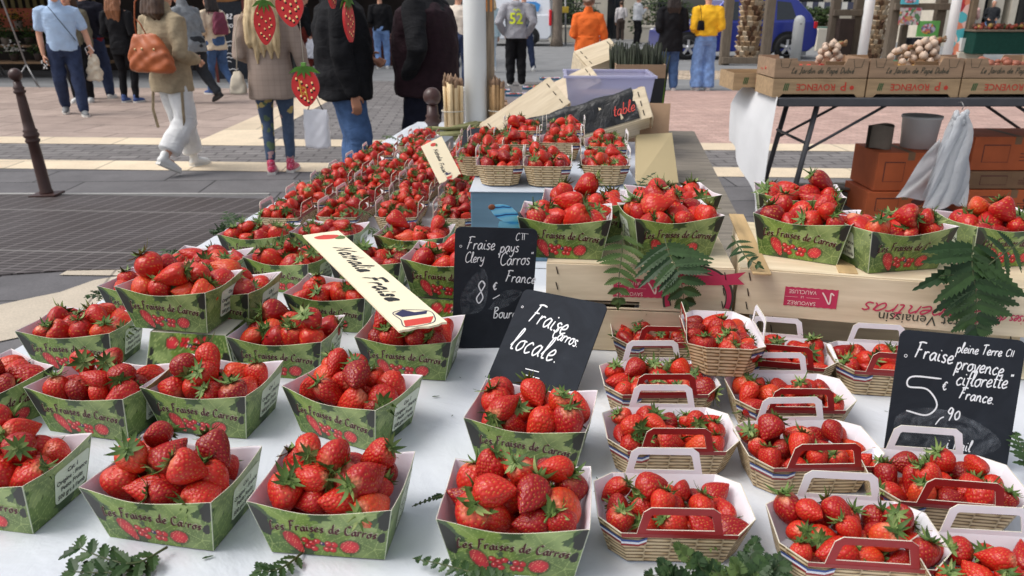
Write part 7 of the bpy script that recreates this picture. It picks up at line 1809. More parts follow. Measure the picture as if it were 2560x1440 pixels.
def ik(a, b, l1, l2, pole):
    d = b - a; L = min(d.length, (l1 + l2) * .999); dn = d.normalized(); k = (l1 * l1 - l2 * l2 + L * L) / (2 * L); h = math.sqrt(max(0, l1 * l1 - k * k)); pv = (pole - dn * pole.dot(dn)).normalized()
    return a + dn * k + pv * h
def hand_pieces(mb, wrist, d, side, palm, s=1.0, curl=.5):
    """palm and five separate fingers; d = along hand, side = towards thumb, palm = palm normal"""
    d = d.normalized(); side = (side - d * side.dot(d)).normalized(); pn = d.cross(side); pn = pn if pn.dot(palm) > 0 else -pn
    m = [wrist + d * .0 , wrist + d * .045 * s, wrist + d * .085 * s]
    cl(m, [.022 * s, .034 * s, .036 * s], mb, 10, .5)
    for i, (o, L) in enumerate(((.027, .072), (.009, .080), (-.010, .075), (-.028, .058))):
        b = wrist + d * .085 * s + side * o * s; c1 = curl * (1 + .15 * i)
        p1 = b + (d * math.cos(c1 * .6) + pn * math.sin(c1 * .6)) * L * .45 * s; p2 = p1 + (d * math.cos(c1 * 1.5) + pn * math.sin(c1 * 1.5)) * L * .33 * s; p3 = p2 + (d * math.cos(c1 * 2.3) + pn * math.sin(c1 * 2.3)) * L * .25 * s
        cl([b, p1, p2, p3], [.0095 * s, .009 * s, .0085 * s, .0075 * s], mb, 8)
    b = wrist + d * .025 * s + side * .026 * s; q1 = b + (d * .6 + side * .75 + pn * .25).normalized() * .038 * s; q2 = q1 + (d * .9 + side * .15 + pn * .35).normalized() * .032 * s
    cl([b, q1, q2], [.013 * s, .0105 * s, .009 * s], mb, 8)
ARM = {'down': ((.030, -.015, -.185), (.028, .020, -.335)), 'out': ((.055, -.01, -.180), (.075, .03, -.320)), 'pocket': ((.075, -.055, -.165), (.012, .030, -.285)), 'bent': ((.035, -.03, -.180), (-.020, .115, -.215)), 'hold': ((.045, .00, -.185), (.020, .145, -.150)), 'phone': ((.030, .050, -.165), (-.045, .165, -.080)), 'back': ((.035, -.075, -.170), (.025, -.085, -.315)), 'fwd': ((.03, .075, -.160), (.00, .190, -.250)), 'strap': ((.05, -.02, -.175), (-.01, .07, -.06)), 'behind': ((.06, -.07, -.16), (-.04, -.10, -.27))}
SHOE_SOLE = mat('pale_shoe_sole', S(214, 212, 206), .6, .06); SHOE_DARKS = mat('dark_shoe_sole', S(38, 36, 36), .7, .1)
def person(at, yaw, Hh, label, top=None, bottom=None, hair=None, arms=('down', 'down'), feet=((0, 0, 0), (0, 0, 0)), shoes=None, skin=None, lean=0.0, build=1.0, head_turn=0.0, group=None, detail=True, arms_custom=None, sole=None, ankle=False):
    h = Hh; skin = skin or M_skin; B = build; tl = lean; lw = min(1, (bottom or {}).get('w', 1)) * .95
    at = Vector(at)
    V = lambda x, y, z: Vector((x * h, y * h, z * h))
    def sway(z): return max(0, z - .5) * tl          # forward lean above the hips
    hipz = .515
    hips = [V(s * .052 * B, 0, hipz) for s in (-1, 1)]; ank = []; knee = []
    for i, s in enumerate((-1, 1)):
        dx, dy, dz = feet[i]; a = V(s * .060 + dx, dy, .045 + dz); ank.append(a); knee.append(ik(hips[i], a, .238 * h, .238 * h, Vector((s * .08, 1, 0))))
    sh = [V(s * .108 * (.5 + .5 * B), sway(.81) - .005, .808) for s in (-1, 1)]
    el = []; wr = []
    for i, s in enumerate((-1, 1)):
        e, w = (arms_custom or {}).get(i) or ARM[arms[i]]
        el.append(sh[i] + V(s * e[0] * (.6 + .4 * B), e[1], e[2])); wr.append(sh[i] + V(s * w[0] * (.6 + .4 * B), w[1], w[2]))
    o = MB(); yl = lambda z: sway(z) * h
    # body as one surface
    loft([(0, 0, .46 * h, .060 * h, .050 * h), (0, 0, .52 * h, .088 * h * B, .060 * h * B), (0, yl(.62), .62 * h, .072 * h * B, .052 * h * B), (0, yl(.74), .74 * h, .088 * h, .058 * h), (0, yl(.80), .80 * h, .090 * h, .045 * h), (0, yl(.835), .835 * h, .045 * h, .036 * h)], o)
    nk = Vector((0, yl(.85), .84 * h)); hd = Vector((0, yl(.93) + .012 * h, .925 * h))
    cl([nk - Vector((0, 0, .03 * h)), nk, hd - Vector((0, .008 * h, .03 * h))], [.036 * h, .032 * h, .031 * h], o, 12)
    hr = Matrix.Rotation(head_turn, 4, 'Z'); HT = Matrix.Translation(hd) @ hr
    o.ball((0, -.004 * h, .014 * h), .056 * h, 20, 14, 0, HT, (.80, 1.0, 1.02))                       # skull
    o.ball((0, .020 * h, -.022 * h), .040 * h, 16, 10, 0, HT, (.86, .86, 1.05)); o.ball((0, .036 * h, -.048 * h), .018 * h, 10, 8, 0, HT, (1.2, .9, .8))  # jaw, chin
    k = len(o.v); o.tube([Vector((0, .050 * h, .010 * h)), Vector((0, .060 * h, -.008 * h)), Vector((0, .066 * h, -.016 * h))], [.006 * h, .008 * h, .010 * h], 8, 0, True, True, HT)
    for s in (-1, 1): o.ball((s * .045 * h, -.004 * h, -.006 * h), .016 * h, 10, 8, 0, HT, (.35, .7, 1.1))
    for i in (0, 1):
        cl([sh[i] - V((-1, 1)[i] * .02, 0, 0), sh[i].lerp(el[i], .5), el[i], el[i].lerp(wr[i], .4), wr[i]], [.032 * h, .029 * h * (.6 + .4 * B), .023 * h, .023 * h, .0155 * h], o, 12)
        dd = (wr[i] - el[i]).normalized(); s = (-1, 1)[i]
        hand_pieces(o, wr[i], (dd * 1.0 + Vector((0, 0, -.15))).normalized(), Vector((-s * .35, 1, .15)), Vector((-s, -.1, 0)), h / 1.72 * 1.0, .45)
        cl([hips[i], hips[i].lerp(knee[i], .5), knee[i], knee[i].lerp(ank[i], .35), ank[i]], [.050 * h, .038 * h * lw, .028 * h * lw, .026 * h * lw, .017 * h], o, 12)
        cl([ank[i], ank[i] + V(0, .012, -.016), ank[i] + V(0, .045, -.030)], [.016 * h, .014 * h, .011 * h], o, 10)
    body = fuse(o, 'person', skin, None, .0085 if detail else .014, 3)
    body.location = at; body.rotation_euler = (0, 0, yaw); tag(body, label, 'person', group)
    for s in (-1, 1):
        m = MB(); m.ball((s * .020 * h, .0475 * h, .006 * h), .0055 * h, 8, 6, 0, HT, (1.4, .5, .8)); m.build('eye', M_eye, body)
    m = MB(); m.ball((0, .0555 * h, -.034 * h), .010 * h, 10, 6, 0, HT, (1.5, .35, .38)); m.build('mouth', M_lip, body)
    # trousers
    if bottom:
        bt = MB(); w = bottom.get('w', 1.0); tops = bottom.get('top', .585); end = bottom.get('end', .05); fl = bottom.get('flare', 1.0)
        loft([(0, 0, .455 * h, .070 * h * B, .060 * h * B), (0, -.006 * h, .50 * h, .103 * h * B, .078 * h * B), (0, -.004 * h, .54 * h, .100 * h * B, .074 * h * B), (0, 0, tops * h, .088 * h * B, .066 * h * B)], bt)
        for i in (0, 1):
            e = ank[i] + (knee[i] - ank[i]).normalized() * (end - .045) * h if end > .045 else ank[i] - Vector((0, 0, .015 * h))
            cl([hips[i] - V(0, 0, .005), hips[i].lerp(knee[i], .45), knee[i], knee[i].lerp(e, .5), e], [.062 * h * (.5 + .5 * B), .054 * h * (.65 + .35 * w), .044 * h * w, .040 * h * w * (.5 + .5 * fl), .034 * h * w * fl], bt, 14, 1.0, w > 1.3)
        fuse(bt, bottom.get('name', 'trousers'), bottom['mat'], body, .013, 3, bottom.get('fold', .0065), 1.0, len(label))
        if bottom.get('belt'): pass
    if top:
        tp = MB(); hem = top.get('hem', .48); w = top.get('w', 1.0) * (.55 + .45 * B); fl = top.get('flare', 1.0); nkh = top.get('neck', .845)
        hw = .100 * h * w * fl
        secs = [(0, yl(hem), hem * h, hw, .076 * h * w * fl)]
        if hem < .50: secs.append((0, 0, .52 * h, .100 * h * w * (.5 + .5 * fl), .077 * h * w))
        secs += [(0, yl(.62) + .004 * h, .62 * h, .092 * h * w, .070 * h * w * (B ** .5)), (0, yl(.72), .72 * h, .103 * h * w, .074 * h * w), (0, yl(.785), .785 * h, .106 * h * w, .062 * h * w), (0, yl(.82), .822 * h, .072 * h * w, .048 * h), (0, yl(.84), nkh * h, .042 * h, .040 * h)]
        loft(secs, tp)
        for i in (0, 1):
            s = (-1, 1)[i]; so = V(s * -.03, 0, -.006)
            sr = top.get('sl', 1.0)
            if top.get('sleeve', 'long') == 'long': cl([sh[i] + so, sh[i] + V(s * .004, 0, -.01), sh[i].lerp(el[i], .55), el[i], el[i].lerp(wr[i], .5), wr[i] - (wr[i] - el[i]).normalized() * .005 * h], [.040 * h, .042 * h * sr, .040 * h * sr, .035 * h * sr, .031 * h * sr, .024 * h * sr], tp, 14)
            elif top['sleeve'] == 'short': cl([sh[i] + so, sh[i] + V(s * .004, 0, -.01), sh[i].lerp(el[i], .72)], [.040 * h, .043 * h, .043 * h], tp, 14)
        if top.get('collar'): cl([Vector((0, yl(.84) - .002 * h, .836 * h)), Vector((0, yl(.86), .866 * h))], [.047 * h, .045 * h], tp, 16)
        if top.get('hood'): tp.ball((0, yl(.84) - .040 * h, .822 * h), .052 * h, 14, 10, 0, None, (1.25, .7, .75))
        fuse(tp, top.get('name', 'jacket'), top['mat'], body, .012, 3, top.get('fold', .0065), 1.0, len(label) + 5)
        if top.get('vest'):
            vm = MB(); k = 1.07; loft([(x, y, z, rx * k, ry * k) for x, y, z, rx, ry in secs[:-2]] + [(0, yl(.815), .815 * h, .085 * h * w, .055 * h)], vm); fuse(vm, 'vest', top['vest'], body, .012, 3, .005, 1.0, 3)
        if top.get('band'):
            vm = MB(); loft([(0, yl(hem), (hem - .022) * h, hw * 1.0, .075 * h * w * fl), (0, yl(hem), (hem + .016) * h, hw * 1.02, .0775 * h * w * fl)], vm); fuse(vm, 'hem_band', top['band'], body, .010, 2)
    if hair:
        hm, style = hair; hh = MB()
        hh.ball((0, -.010 * h, .024 * h), .060 * h, 18, 12, 0, HT, (.88, 1.0, .98))
        if style in ('long', 'midlong'):
            L = .20 if style == 'long' else .11
            for x in (-.030, -.012, .008, .028):
                cl([HT @ Vector((x * h, -.045 * h, .02 * h)), HT @ Vector((x * 1.25 * h, -.060 * h, -.05 * h)), HT @ Vector((x * 1.4 * h, -.070 * h, -.10 * h)), HT @ Vector((x * 1.5 * h, -.066 * h, -(L + .02 * math.sin(x * 90)) * h))], [.036 * h, .036 * h, .034 * h, .010 * h], hh, 10)
        elif style == 'xlong':
            for x in (-.040, -.022, -.004, .016, .034):
                L = .33 - .05 * abs(x) * 20 + .03 * math.sin(x * 200)
                cl([HT @ Vector((x * h, -.045 * h, .02 * h)), HT @ Vector((x * 1.3 * h, -.062 * h, -.06 * h)), HT @ Vector((x * 1.7 * h, -.088 * h, -.14 * h)), HT @ Vector((x * 1.8 * h, -.092 * h, -.24 * h)), HT @ Vector((x * 1.9 * h, -.088 * h, -L * h))], [.036 * h, .034 * h, .028 * h, .022 * h, .006 * h], hh, 10)
        elif style == 'bun': hh.ball((0, -.03 * h, .085 * h), .026 * h, 12, 8, 0, HT)
        elif style == 'pony': hh.ball((0, -.062 * h, .02 * h), .022 * h, 10, 8, 0, HT); cl([HT @ Vector((0, -.07 * h, .02 * h)), HT @ Vector((0, -.085 * h, -.05 * h)), HT @ Vector((0, -.078 * h, -.10 * h))], [.022 * h, .024 * h, .008 * h], hh)
        elif style == 'curly':
            rr = random.Random(5)
            for q in range(46):
                a, b = rr.uniform(0, 6.28), rr.uniform(-.3, 1); hh.ball((.052 * h * math.cos(a) * math.sqrt(1 - b * b * .8), -.012 * h + .055 * h * math.sin(a) * math.sqrt(1 - b * b * .8), .024 * h + .055 * h * b), .015 * h, 8, 6, 0, HT)
        hb = fuse(hh, 'hair', hm, body, .008, 2, .0015, 2.0, 2)
        # keep the face clear of hair
        me = hb.data; Hi = HT.inverted(); 
        for v in me.vertices:
            q = Hi @ v.co
            if q.y > .020 * h and q.z < .045 * h: q.y = .020 * h - (q.y - .020 * h) * .3; v.co = HT @ q
    if shoes:
        for i in (0, 1):
            a = ank[i]; dz = feet[i][2]; pitch = -min(.9, dz * 9)       # a raised heel points the toe down
            Mx = Matrix.Translation(a) @ Matrix.Rotation(pitch, 4, 'X') @ Matrix.Rotation((-1, 1)[i] * R(-7), 4, 'Z')
            m = MB(); k = h / 1.72
            cl([Mx @ Vector((0, -.035 * k, -.030 * k)), Mx @ Vector((0, .03 * k, -.030 * k)), Mx @ Vector((0, .11 * k, -.042 * k)), Mx @ Vector((0, .165 * k, -.048 * k))], [.040 * k, .045 * k, .042 * k, .030 * k], m, 14, .85); cl([Mx @ Vector((0, -.012 * k, -.02 * k)), Mx @ Vector((0, -.014 * k, .035 * k))], [.040 * k, .040 * k], m)
            sh_ = fuse(m, 'shoe', shoes, body, .010, 2)
            m = MB(); pts = [(-.036, -.052), (.036, -.052), (.044, .04), (.048, .11), (.036, .17), (0, .195), (-.036, .17), (-.048, .11), (-.044, .04)]
            m.prism([(x * k, y * k) for x, y in pts], -.078 * k, -.052 * k, 0, None, Mx); m.build('sole', sole or SHOE_SOLE, sh_)
    body['H'] = h
    return body, {'sh': sh, 'el': el, 'wr': wr, 'hd': hd, 'yl': yl, 'ank': ank}
def toworld(b, p): return b.location + Matrix.Rotation(b.rotation_euler.z, 3, 'Z') @ Vector(p)
G = lambda px, py: P(px, py, .004)
C_denim = cloth('dark_denim', S(48, 58, 84)); C_denim2 = cloth('mid_denim', S(72, 98, 138)); C_denimlt = cloth('light_denim', S(118, 148, 196)); C_black = cloth('black_cloth', S(24, 24, 27)); C_navyj = cloth('navy_jacket_cloth', S(34, 34, 44)); C_polo = cloth('pale_blue_polo', S(176, 200, 230), .85, .06)
C_trench = cloth('beige_trench', S(164, 148, 122)); C_whitep = cloth('white_trousers_cloth', S(222, 222, 222), .85, .06); C_greyj = cloth('grey_jacket_cloth', S(126, 130, 134)); C_olive = cloth('olive_jacket', S(116, 110, 92)); C_creamc = cloth('cream_coat', S(222, 204, 178), .85, .1); C_greyh = cloth('grey_hoodie_cloth', S(160, 160, 166), .85, .12); C_orange = cloth('orange_coat_cloth', S(222, 106, 46), .85, .12); C_yellow = cloth('yellow_sweater_cloth', S(240, 184, 46), .85, .1); C_ltblue = cloth('pale_blue_jacket', S(190, 214, 222), .85, .08); C_plum = cloth('plum_vest', S(40, 24, 30)); C_navyp = cloth('navy_trousers', S(26, 28, 42)); C_cream2 = cloth('cream_sweater', S(220, 208, 194), .85, .06); C_whiteblouse = cloth('white_blouse', S(214, 208, 208), .85, .06); C_brownp = cloth('brown_trousers', S(84, 72, 66)); C_paleh = cloth('pale_grey_hoodie', S(196, 198, 202), .85, .08); C_darkgrey = cloth('dark_grey_trousers', S(48, 50, 54))
SH_white = mat('white_shoe', S(224, 224, 222), .5, .05); SH_grey = mat('grey_shoe', S(110, 112, 114), .6, .15); SH_black = mat('black_shoe', S(28, 28, 30), .5, .15); SH_blue = mat('blue_shoe', S(60, 84, 140), .6, .1)
SH_pink = NT('pink_sequin_shoe'); v = SH_pink.n('ShaderNodeTexVoronoi'); v.inputs['Scale'].default_value = 70; SH_pink.l(SH_pink.coord(), v.inputs['Vector']); SH_pink.col(SH_pink.ramp(v.outputs['Distance'], [(.1, S(240, 170, 190)), (.5, S(196, 44, 84))])); SH_pink.set(Roughness=.3); SH_pink = SH_pink.mat
t = NT('plaid_blazer'); co = t.coord(); sx = t.n('ShaderNodeSeparateXYZ'); t.l(co, sx.inputs[0])
def stripes(ax, per, wd): return t.math('LESS_THAN', t.math('FRACT', t.math('MULTIPLY', sx.outputs[ax], 1 / per)), wd)
c_ = t.mix(t.math('MULTIPLY', stripes(0, .05, .2), .12), S(164, 146, 134), S(110, 92, 84)); c_ = t.mix(t.math('MULTIPLY', stripes(2, .045, .2), .13), c_, S(112, 94, 86)); c_ = t.mix(t.math('MULTIPLY', stripes(2, .012, .5), .06), c_, S(180, 164, 150)); t.col(c_); t.set(Roughness=.9, Specular_IOR_Level=.15); C_plaid = t.mat
t = NT('floral_leggings'); co = t.coord(); v = t.n('ShaderNodeTexVoronoi'); v.inputs['Scale'].default_value = 13; n = t.n('ShaderNodeTexNoise'); n.inputs['Scale'].default_value = 12; t.l(co, n.inputs['Vector']); ad = t.n('ShaderNodeVectorMath', operation='ADD'); t.l(co, ad.inputs[0]); sc = t.n('ShaderNodeVectorMath', operation='SCALE'); sc.inputs['Scale'].default_value = .12; t.l(n.outputs['Color'], sc.inputs[0]); t.l(sc.outputs[0], ad.inputs[1]); t.l(ad.outputs[0], v.inputs['Vector'])
sp = t.n('ShaderNodeSeparateColor'); t.l(v.outputs['Color'], sp.inputs[0]); fl_ = t.ramp(sp.outputs[0], [(0, S(74, 92, 118)), (.45, S(196, 176, 110)), (.62, S(70, 90, 120)), (.75, S(190, 150, 150)), (.88, S(100, 120, 90))], 'CONSTANT'); t.col(t.mix(t.math('LESS_THAN', v.outputs['Distance'], .46), S(66, 84, 110), fl_)); t.set(Roughness=.8); C_floral = t.mat
t = NT('striped_top'); co = t.coord(); sx = t.n('ShaderNodeSeparateXYZ'); t.l(co, sx.inputs[0]); t.col(t.mix(t.math('LESS_THAN', t.math('FRACT', t.math('MULTIPLY', sx.outputs[2], 22.0)), .4), S(224, 200, 192), S(190, 110, 104))); t.set(Roughness=.9); C_stripe = t.mat

stp = ((0, .12, 0), (0, -.12, .035))
polo, jp = person(G(190, 286), R(-150), 1.75, 'person in pale blue polo shirt and dark jeans, black strap across the chest', dict(mat=C_polo, name='polo_shirt', hem=.50, sleeve='short', collar=True, w=1.08, fold=.0035), dict(mat=C_denim, w=1.15), (H_grey, 'short'), ('out', 'down'), ((0, .13, 0), (0, -.10, .025)), SH_grey, build=1.15)
def strap(b, pts, w, mt, name='shoulder_strap', th=.004):
    m = MB(); ps = []; P4 = [Vector(p) for p in pts]; m.tube(P4, w, 6, flat=.35); return m.build(name, mt, b)
def wrapstrap(b, hfrac, z0, z1, s, mt, w=.016, k=1.10, B=1.0):
    """strap from one shoulder across the chest to the opposite hip"""
    h = b['H']; pts = []
    for i in range(13):
        u = i / 12; x = s * (.055 - .155 * u); z = z0 + (z1 - z0) * u; pts.append((x * h, (.078 * math.sqrt(max(.05, 1 - (x / .115) ** 2)) * k * B + .004) * h, z * h))
    m = MB(); vs = []
    for i, p in enumerate(pts): vs += [(p[0] - w * .5, p[1], p[2] - w * .6), (p[0] + w * .5, p[1], p[2] + w * .6)]
    m.add(vs, [(2 * i, 2 * i + 1, 2 * i + 3, 2 * i + 2) for i in range(12)]); return m.build('shoulder_strap', mt, b)
wrapstrap(polo, 0, .835, .57, 1, C_black, .036, 1.16, 1.2)
person(G(212, 255), R(190), 1.70, 'person in olive jacket and black trousers half hidden behind the polo shirt', dict(mat=C_olive, hem=.46), dict(mat=C_black), (H_brown, 'midlong'), ('down', 'out'), shoes=SH_white)
person(G(250, 247), R(12), 1.82, 'person from behind in navy jacket with red hem and navy jeans', dict(mat=C_navyj, hem=.52, w=1.12, band=cloth('dark_red_hem', S(110, 26, 36))), dict(mat=C_denim, w=1.2), (H_dark, 'short'), ('bent', 'bent'), ((-.03, 0, 0), (.03, .02, 0)), SH_white, build=1.12)
person(G(328, 256), R(-6), 1.68, 'person from behind in black with long auburn hair and blue shoes', dict(mat=C_black, hem=.44, w=1.02), dict(mat=C_black, w=.85), (H_red, 'long'), ('bent', 'bent'), shoes=SH_blue)
pw, jw = person(G(462, 428), R(-28), 1.70, 'person in beige trench jacket and wide white trousers walking away', dict(mat=C_trench, name='trench_coat', hem=.435, w=1.12, flare=1.08, sl=1.12, collar=True, fold=.006), dict(mat=C_whitep, w=1.45, flare=1.15, end=.085, fold=.006), (H_brown, 'midlong'), ('bent', 'bent'), ((0, .13, 0), (0, -.16, .06)), SH_white)
# the tan side stripe of the trousers and hanging belt
for s in (-1, 1):
    m = MB(); h = 1.70; m.tube([(s * .112 * h, -.035 * h, .44 * h), (s * .118 * h, -.05 * h, .34 * h), (s * .105 * h, -.045 * h, .24 * h)], .016, 6, flat=.3); m.build('coat_belt', C_trench, pw)
person(G(505, 258), R(66), 1.74, 'grey-haired person in grey jacket and dark trousers striding left, bent forward', dict(mat=C_greyj, hem=.45, w=1.1, collar=True), dict(mat=C_darkgrey, w=1.15), (H_grey, 'short'), ('bent', 'bent'), ((0, .13, 0), (0, -.15, .05)), SH_black, lean=.22, sole=SHOE_DARKS)
pm, jm = person(G(556, 236), R(52), 1.66, 'person in cream jacket and blue jeans with a plum backpack, behind the grey-haired one', dict(mat=C_creamc, hem=.45, flare=1.15), dict(mat=C_denim2), (H_dark, 'midlong'), ('bent', 'bent'), ((0, .10, 0), (0, -.13, .05)), SH_blue, lean=.1)
bl_, jb = person(G(703, 434), R(4), 1.70, 'blonde person from behind in plaid blazer, floral leggings and pink shoes', dict(mat=C_plaid, name='blazer', hem=.405, w=1.15, flare=1.06, sl=1.1, fold=.004), dict(mat=C_floral, w=.78, name='leggings', end=.085, fold=.002), (H_blond, 'xlong'), ('bent', 'out'), ((.012, 0, 0), (-.012, .05, 0)), SH_pink)
ho = PY(868, 300, 6.0); hd_, jh = person((ho.x, 6.0, .004), R(-72), 1.86, 'large person in black hoodie and blue jeans standing side-on, one hand hanging', dict(mat=C_black, name='hoodie', hem=.445, w=1.28, sl=1.25, hood=True, fold=.007), dict(mat=C_denim2, w=1.3), (H_dark, 'short'), ('bent', 'down'), shoes=SH_black, build=1.3, skin=M_skin2)
vo = PY(1072, 300, 6.25); person((vo.x, 6.25, .004), R(72), 1.84, 'stout person in plum vest over black shirt, hand in pocket', dict(mat=C_black, name='shirt', hem=.45, w=1.30, sl=1.15, vest=C_plum), dict(mat=C_navyp, w=1.25), (H_grey, 'short'), ('pocket', 'bent'), shoes=SH_black, build=1.38)
person(G(958, 172), R(8), 1.76, 'distant person in black jacket and light jeans between the hoodie and the vest', dict(mat=C_black, hem=.50, w=1.1), dict(mat=C_denimlt, w=1.05), (H_dark, 'short'), ('bent', 'down'), shoes=SH_white, detail=False)
pb, jpb = person(G(772, 182), R(-60), 1.72, 'distant person in black with red-brown trousers carrying a white plastic bag', dict(mat=C_black, hem=.50), dict(mat=cloth('red_brown_trousers', S(110, 44, 36))), (H_brown, 'short'), ('down', 'down'), shoes=SH_white, detail=False)
person(G(1150, 226), R(-20), 1.74, 'person in cream sweater and dark jeans half hidden by the white post', dict(mat=C_cream2, name='sweater', hem=.50), dict(mat=C_denim), (H_brown, 'short'), ('bent', 'phone'), shoes=SH_white, detail=False)
person(G(1226, 181), R(25), 1.68, 'person in pale blue jacket and pale jeans just right of the white post', dict(mat=C_ltblue, hem=.46, w=1.1), dict(mat=cloth('very_pale_jeans', S(186, 200, 210), .85, .05), w=.9), (H_blond, 'midlong'), ('down', 'down'), shoes=SH_white, detail=False)
ph, jph = person(G(1290, 214), R(0), 1.80, 'person from behind in grey hoodie with yellow 52, hands in pockets', dict(mat=C_greyh, name='hoodie', hem=.485, w=1.16, sl=1.2, hood=True, fold=.006), dict(mat=C_black, w=1.25), (H_dark, 'short'), ('pocket', 'pocket'), shoes=SH_black)
m = MB(); h = 1.80
M_neon = mat('neon_yellow_print', S(226, 240, 60), .7, .06)
def backfn(x, y, hh): 
    X = x; Z = y; return (X, -(.0835 * h * 1.05 * math.sqrt(max(.1, 1 - (X / (.135 * h)) ** 2)) + .012 + hh), Z)
font_text(m, '52', 0, .700 * h - .12, .27, backfn, 0, bold=.022, sx=.96)
ribbon(m, catmull([(-.06, .70 * h + .115), (-.03, .70 * h + .135), (0, .70 * h + .10), (.03, .70 * h + .135), (.08, .70 * h + .10)], 4), .016, backfn, 0)
m.build('number_print', M_neon, ph)
person(G(1309, 178), R(0), 1.78, 'person in blue jeans mostly hidden behind the grey 52 hoodie', dict(mat=C_greyj, hem=.5, w=.9), dict(mat=C_denim), (H_brown, 'short'), ('bent', 'bent'), ((0, 0, 0), (.07, 0, 0)), SH_white, detail=False)
oc = PY(1466, 180, 13.2); po, jo = person((oc.x, 13.2, .004), R(-6), 1.62, 'person seen from behind in a long bright orange coat with a collar', dict(mat=C_orange, name='coat', hem=.26, w=1.22, flare=1.12, sl=1.15, collar=True, fold=.006), dict(mat=C_black), (H_curl, 'curly'), ('bent', 'out'), shoes=SH_black)
m = MB(); loft([(0, -.002, .585 * 1.62, .112 * 1.62, .083 * 1.62), (0, -.002, .615 * 1.62, .112 * 1.62, .083 * 1.62)], m); m.build('coat_belt', C_orange, po)
person(G(1550, 102), R(4), 1.58, 'distant person in white blouse and brown trousers near the dark doorway', dict(mat=C_whiteblouse, name='blouse', hem=.52), dict(mat=C_brownp, w=1.1), (H_brown, 'short'), ('down', 'bent'), shoes=SH_black, detail=False)
person(G(1590, 112), R(-70), 1.78, 'distant person in pale grey hoodie and black trousers looking at a phone', dict(mat=C_paleh, name='hoodie', hem=.50, w=1.2, hood=True), dict(mat=C_black, w=1.2), (H_dark, 'short'), ('phone', 'phone'), shoes=SH_black, detail=False)
person(G(1668, 226), R(6), 1.72, 'person seen from behind in a long black coat, black hair and blue jeans', dict(mat=C_black, name='coat', hem=.40, w=1.2, flare=1.12, sl=1.15), dict(mat=C_denim2, w=1.2, flare=1.1), (H_dark, 'long'), ('bent', 'bent'), shoes=SH_white)
py_, jy = person(G(1754, 226), R(2), 1.74, 'person seen from behind in yellow sweater and wide pale blue jeans', dict(mat=C_yellow, name='sweater', hem=.545, w=1.18, sl=1.3, fold=.006), dict(mat=C_denimlt, w=1.45, flare=1.35, end=.02, top=.60), (H_dark, 'short'), ('bent', 'bent'), shoes=SH_white, build=.98)
person(G(2414, 116), R(-32), 1.62, 'distant person in striped top and jeans with long brown hair reaching over a stall', dict(mat=C_stripe, name='top', hem=.56, w=.95), dict(mat=C_denim2, w=1.15), (H_brown, 'midlong'), ('down', 'fwd'), ((0, .07, 0), (0, -.09, .02)), SH_white, build=.9, lean=.08, detail=False)
person(G(2464, 116), R(160), 1.62, 'distant person in dark grey jacket and pale jeans by the far green stall', dict(mat=C_darkgrey, hem=.42), dict(mat=C_denimlt), (H_grey, 'short'), ('bent', 'bent'), shoes=SH_white, detail=False)

# ------------------------------------------------------------------ bags they carry
M_leather = mat('tan_leather', S(176, 92, 48), .45, .2, 9, bump=.2, bscale=30); M_linen = mat('linen_bag', S(206, 194, 174), .85, .12, 10, bump=.2); M_whitebag = mat('white_bag', S(240, 240, 246), .5, .06, 6, bump=.12, bscale=12); M_metal = mat('bag_buckle', S(200, 176, 130), .3, .1, metal=.8)
def bag(loc, yaw, w, hgt, d, label, mt, top_w=.8, slump=.0, handles=None, hm=None, name='bag', folds=.004, pts=None):
    m = MB(); secs = [(0, 0, 0, w / 2 * .85, d / 2 * .8), (0, 0, hgt * .06, w / 2, d / 2), (slump * .3, 0, hgt * .35, w / 2, d / 2 * 1.05), (slump * .7, 0, hgt * .7, w / 2 * (.5 + .5 * top_w), d / 2 * .8), (slump, 0, hgt, w / 2 * top_w, d / 2 * .25)]
    n = 28; vs = []; fs = []
    for (x, y, z, rx, ry) in secs:
        for k in range(n): a = 2 * math.pi * k / n; c, s = math.cos(a), math.sin(a); vs.append((x + rx * math.copysign(abs(c) ** .5, c), y + ry * math.copysign(abs(s) ** .6, s), z))
    mb = MB(); mb.add(vs, [(i * n + k, i * n + (k + 1) % n, (i + 1) * n + (k + 1) % n, (i + 1) * n + k) for i in range(4) for k in range(n)] + [tuple(range(n - 1, -1, -1)), tuple(4 * n + k for k in range(n))], 0, True)
    o = empty(name, loc, yaw, label, 'bag'); fuse(mb, 'bag_body', mt, o, .011, 3, folds, 1.6, len(label))
    if handles:
        for hpts in handles: m = MB(); m.tube([Vector(p) for p in hpts], .008, 7, flat=.5); m.build('strap', hm or mt, o)
    return o
bgp = toworld(pw, (.045 * 1.7, -.135 * 1.7, .545 * 1.7)); b1_ = bag(bgp, R(-14), .42, .32, .13, 'slouchy tan leather shoulder bag on the back of the trench coat', M_leather, .55, -.03, [[(-.12, 0, .30), (-.11, -.01, .42), (-.085, .0, .58), (-.06, .10, .66)], [(-.02, .0, .31), (-.06, 0, .40), (-.10, 0, .44)]], None, 'shoulder_bag', .006)
m = MB()
for x in (-.11, -.04, .08): m.ball((x, -.062, .20 - .06 * abs(x) * 10 * .1), .011, 8, 6, 0, None, (1, .4, 1))
m.build('buckles', M_metal, b1_)
wp_ = toworld(bl_, jb['wr'][1] + Vector((.02, .0, -.10))); 
tote = bag(wp_ + Vector((.035, -.03, -.50)), R(-6), .24, .36, .08, 'white paper tote bag with black handles carried by the blonde person', M_whitebag, 1.0, 0, [[(-.07, 0, .35), (-.03, 0, .44), (.0, .0, .52), (.03, 0, .44), (.07, 0, .35)]], C_black, 'tote_bag', .003)
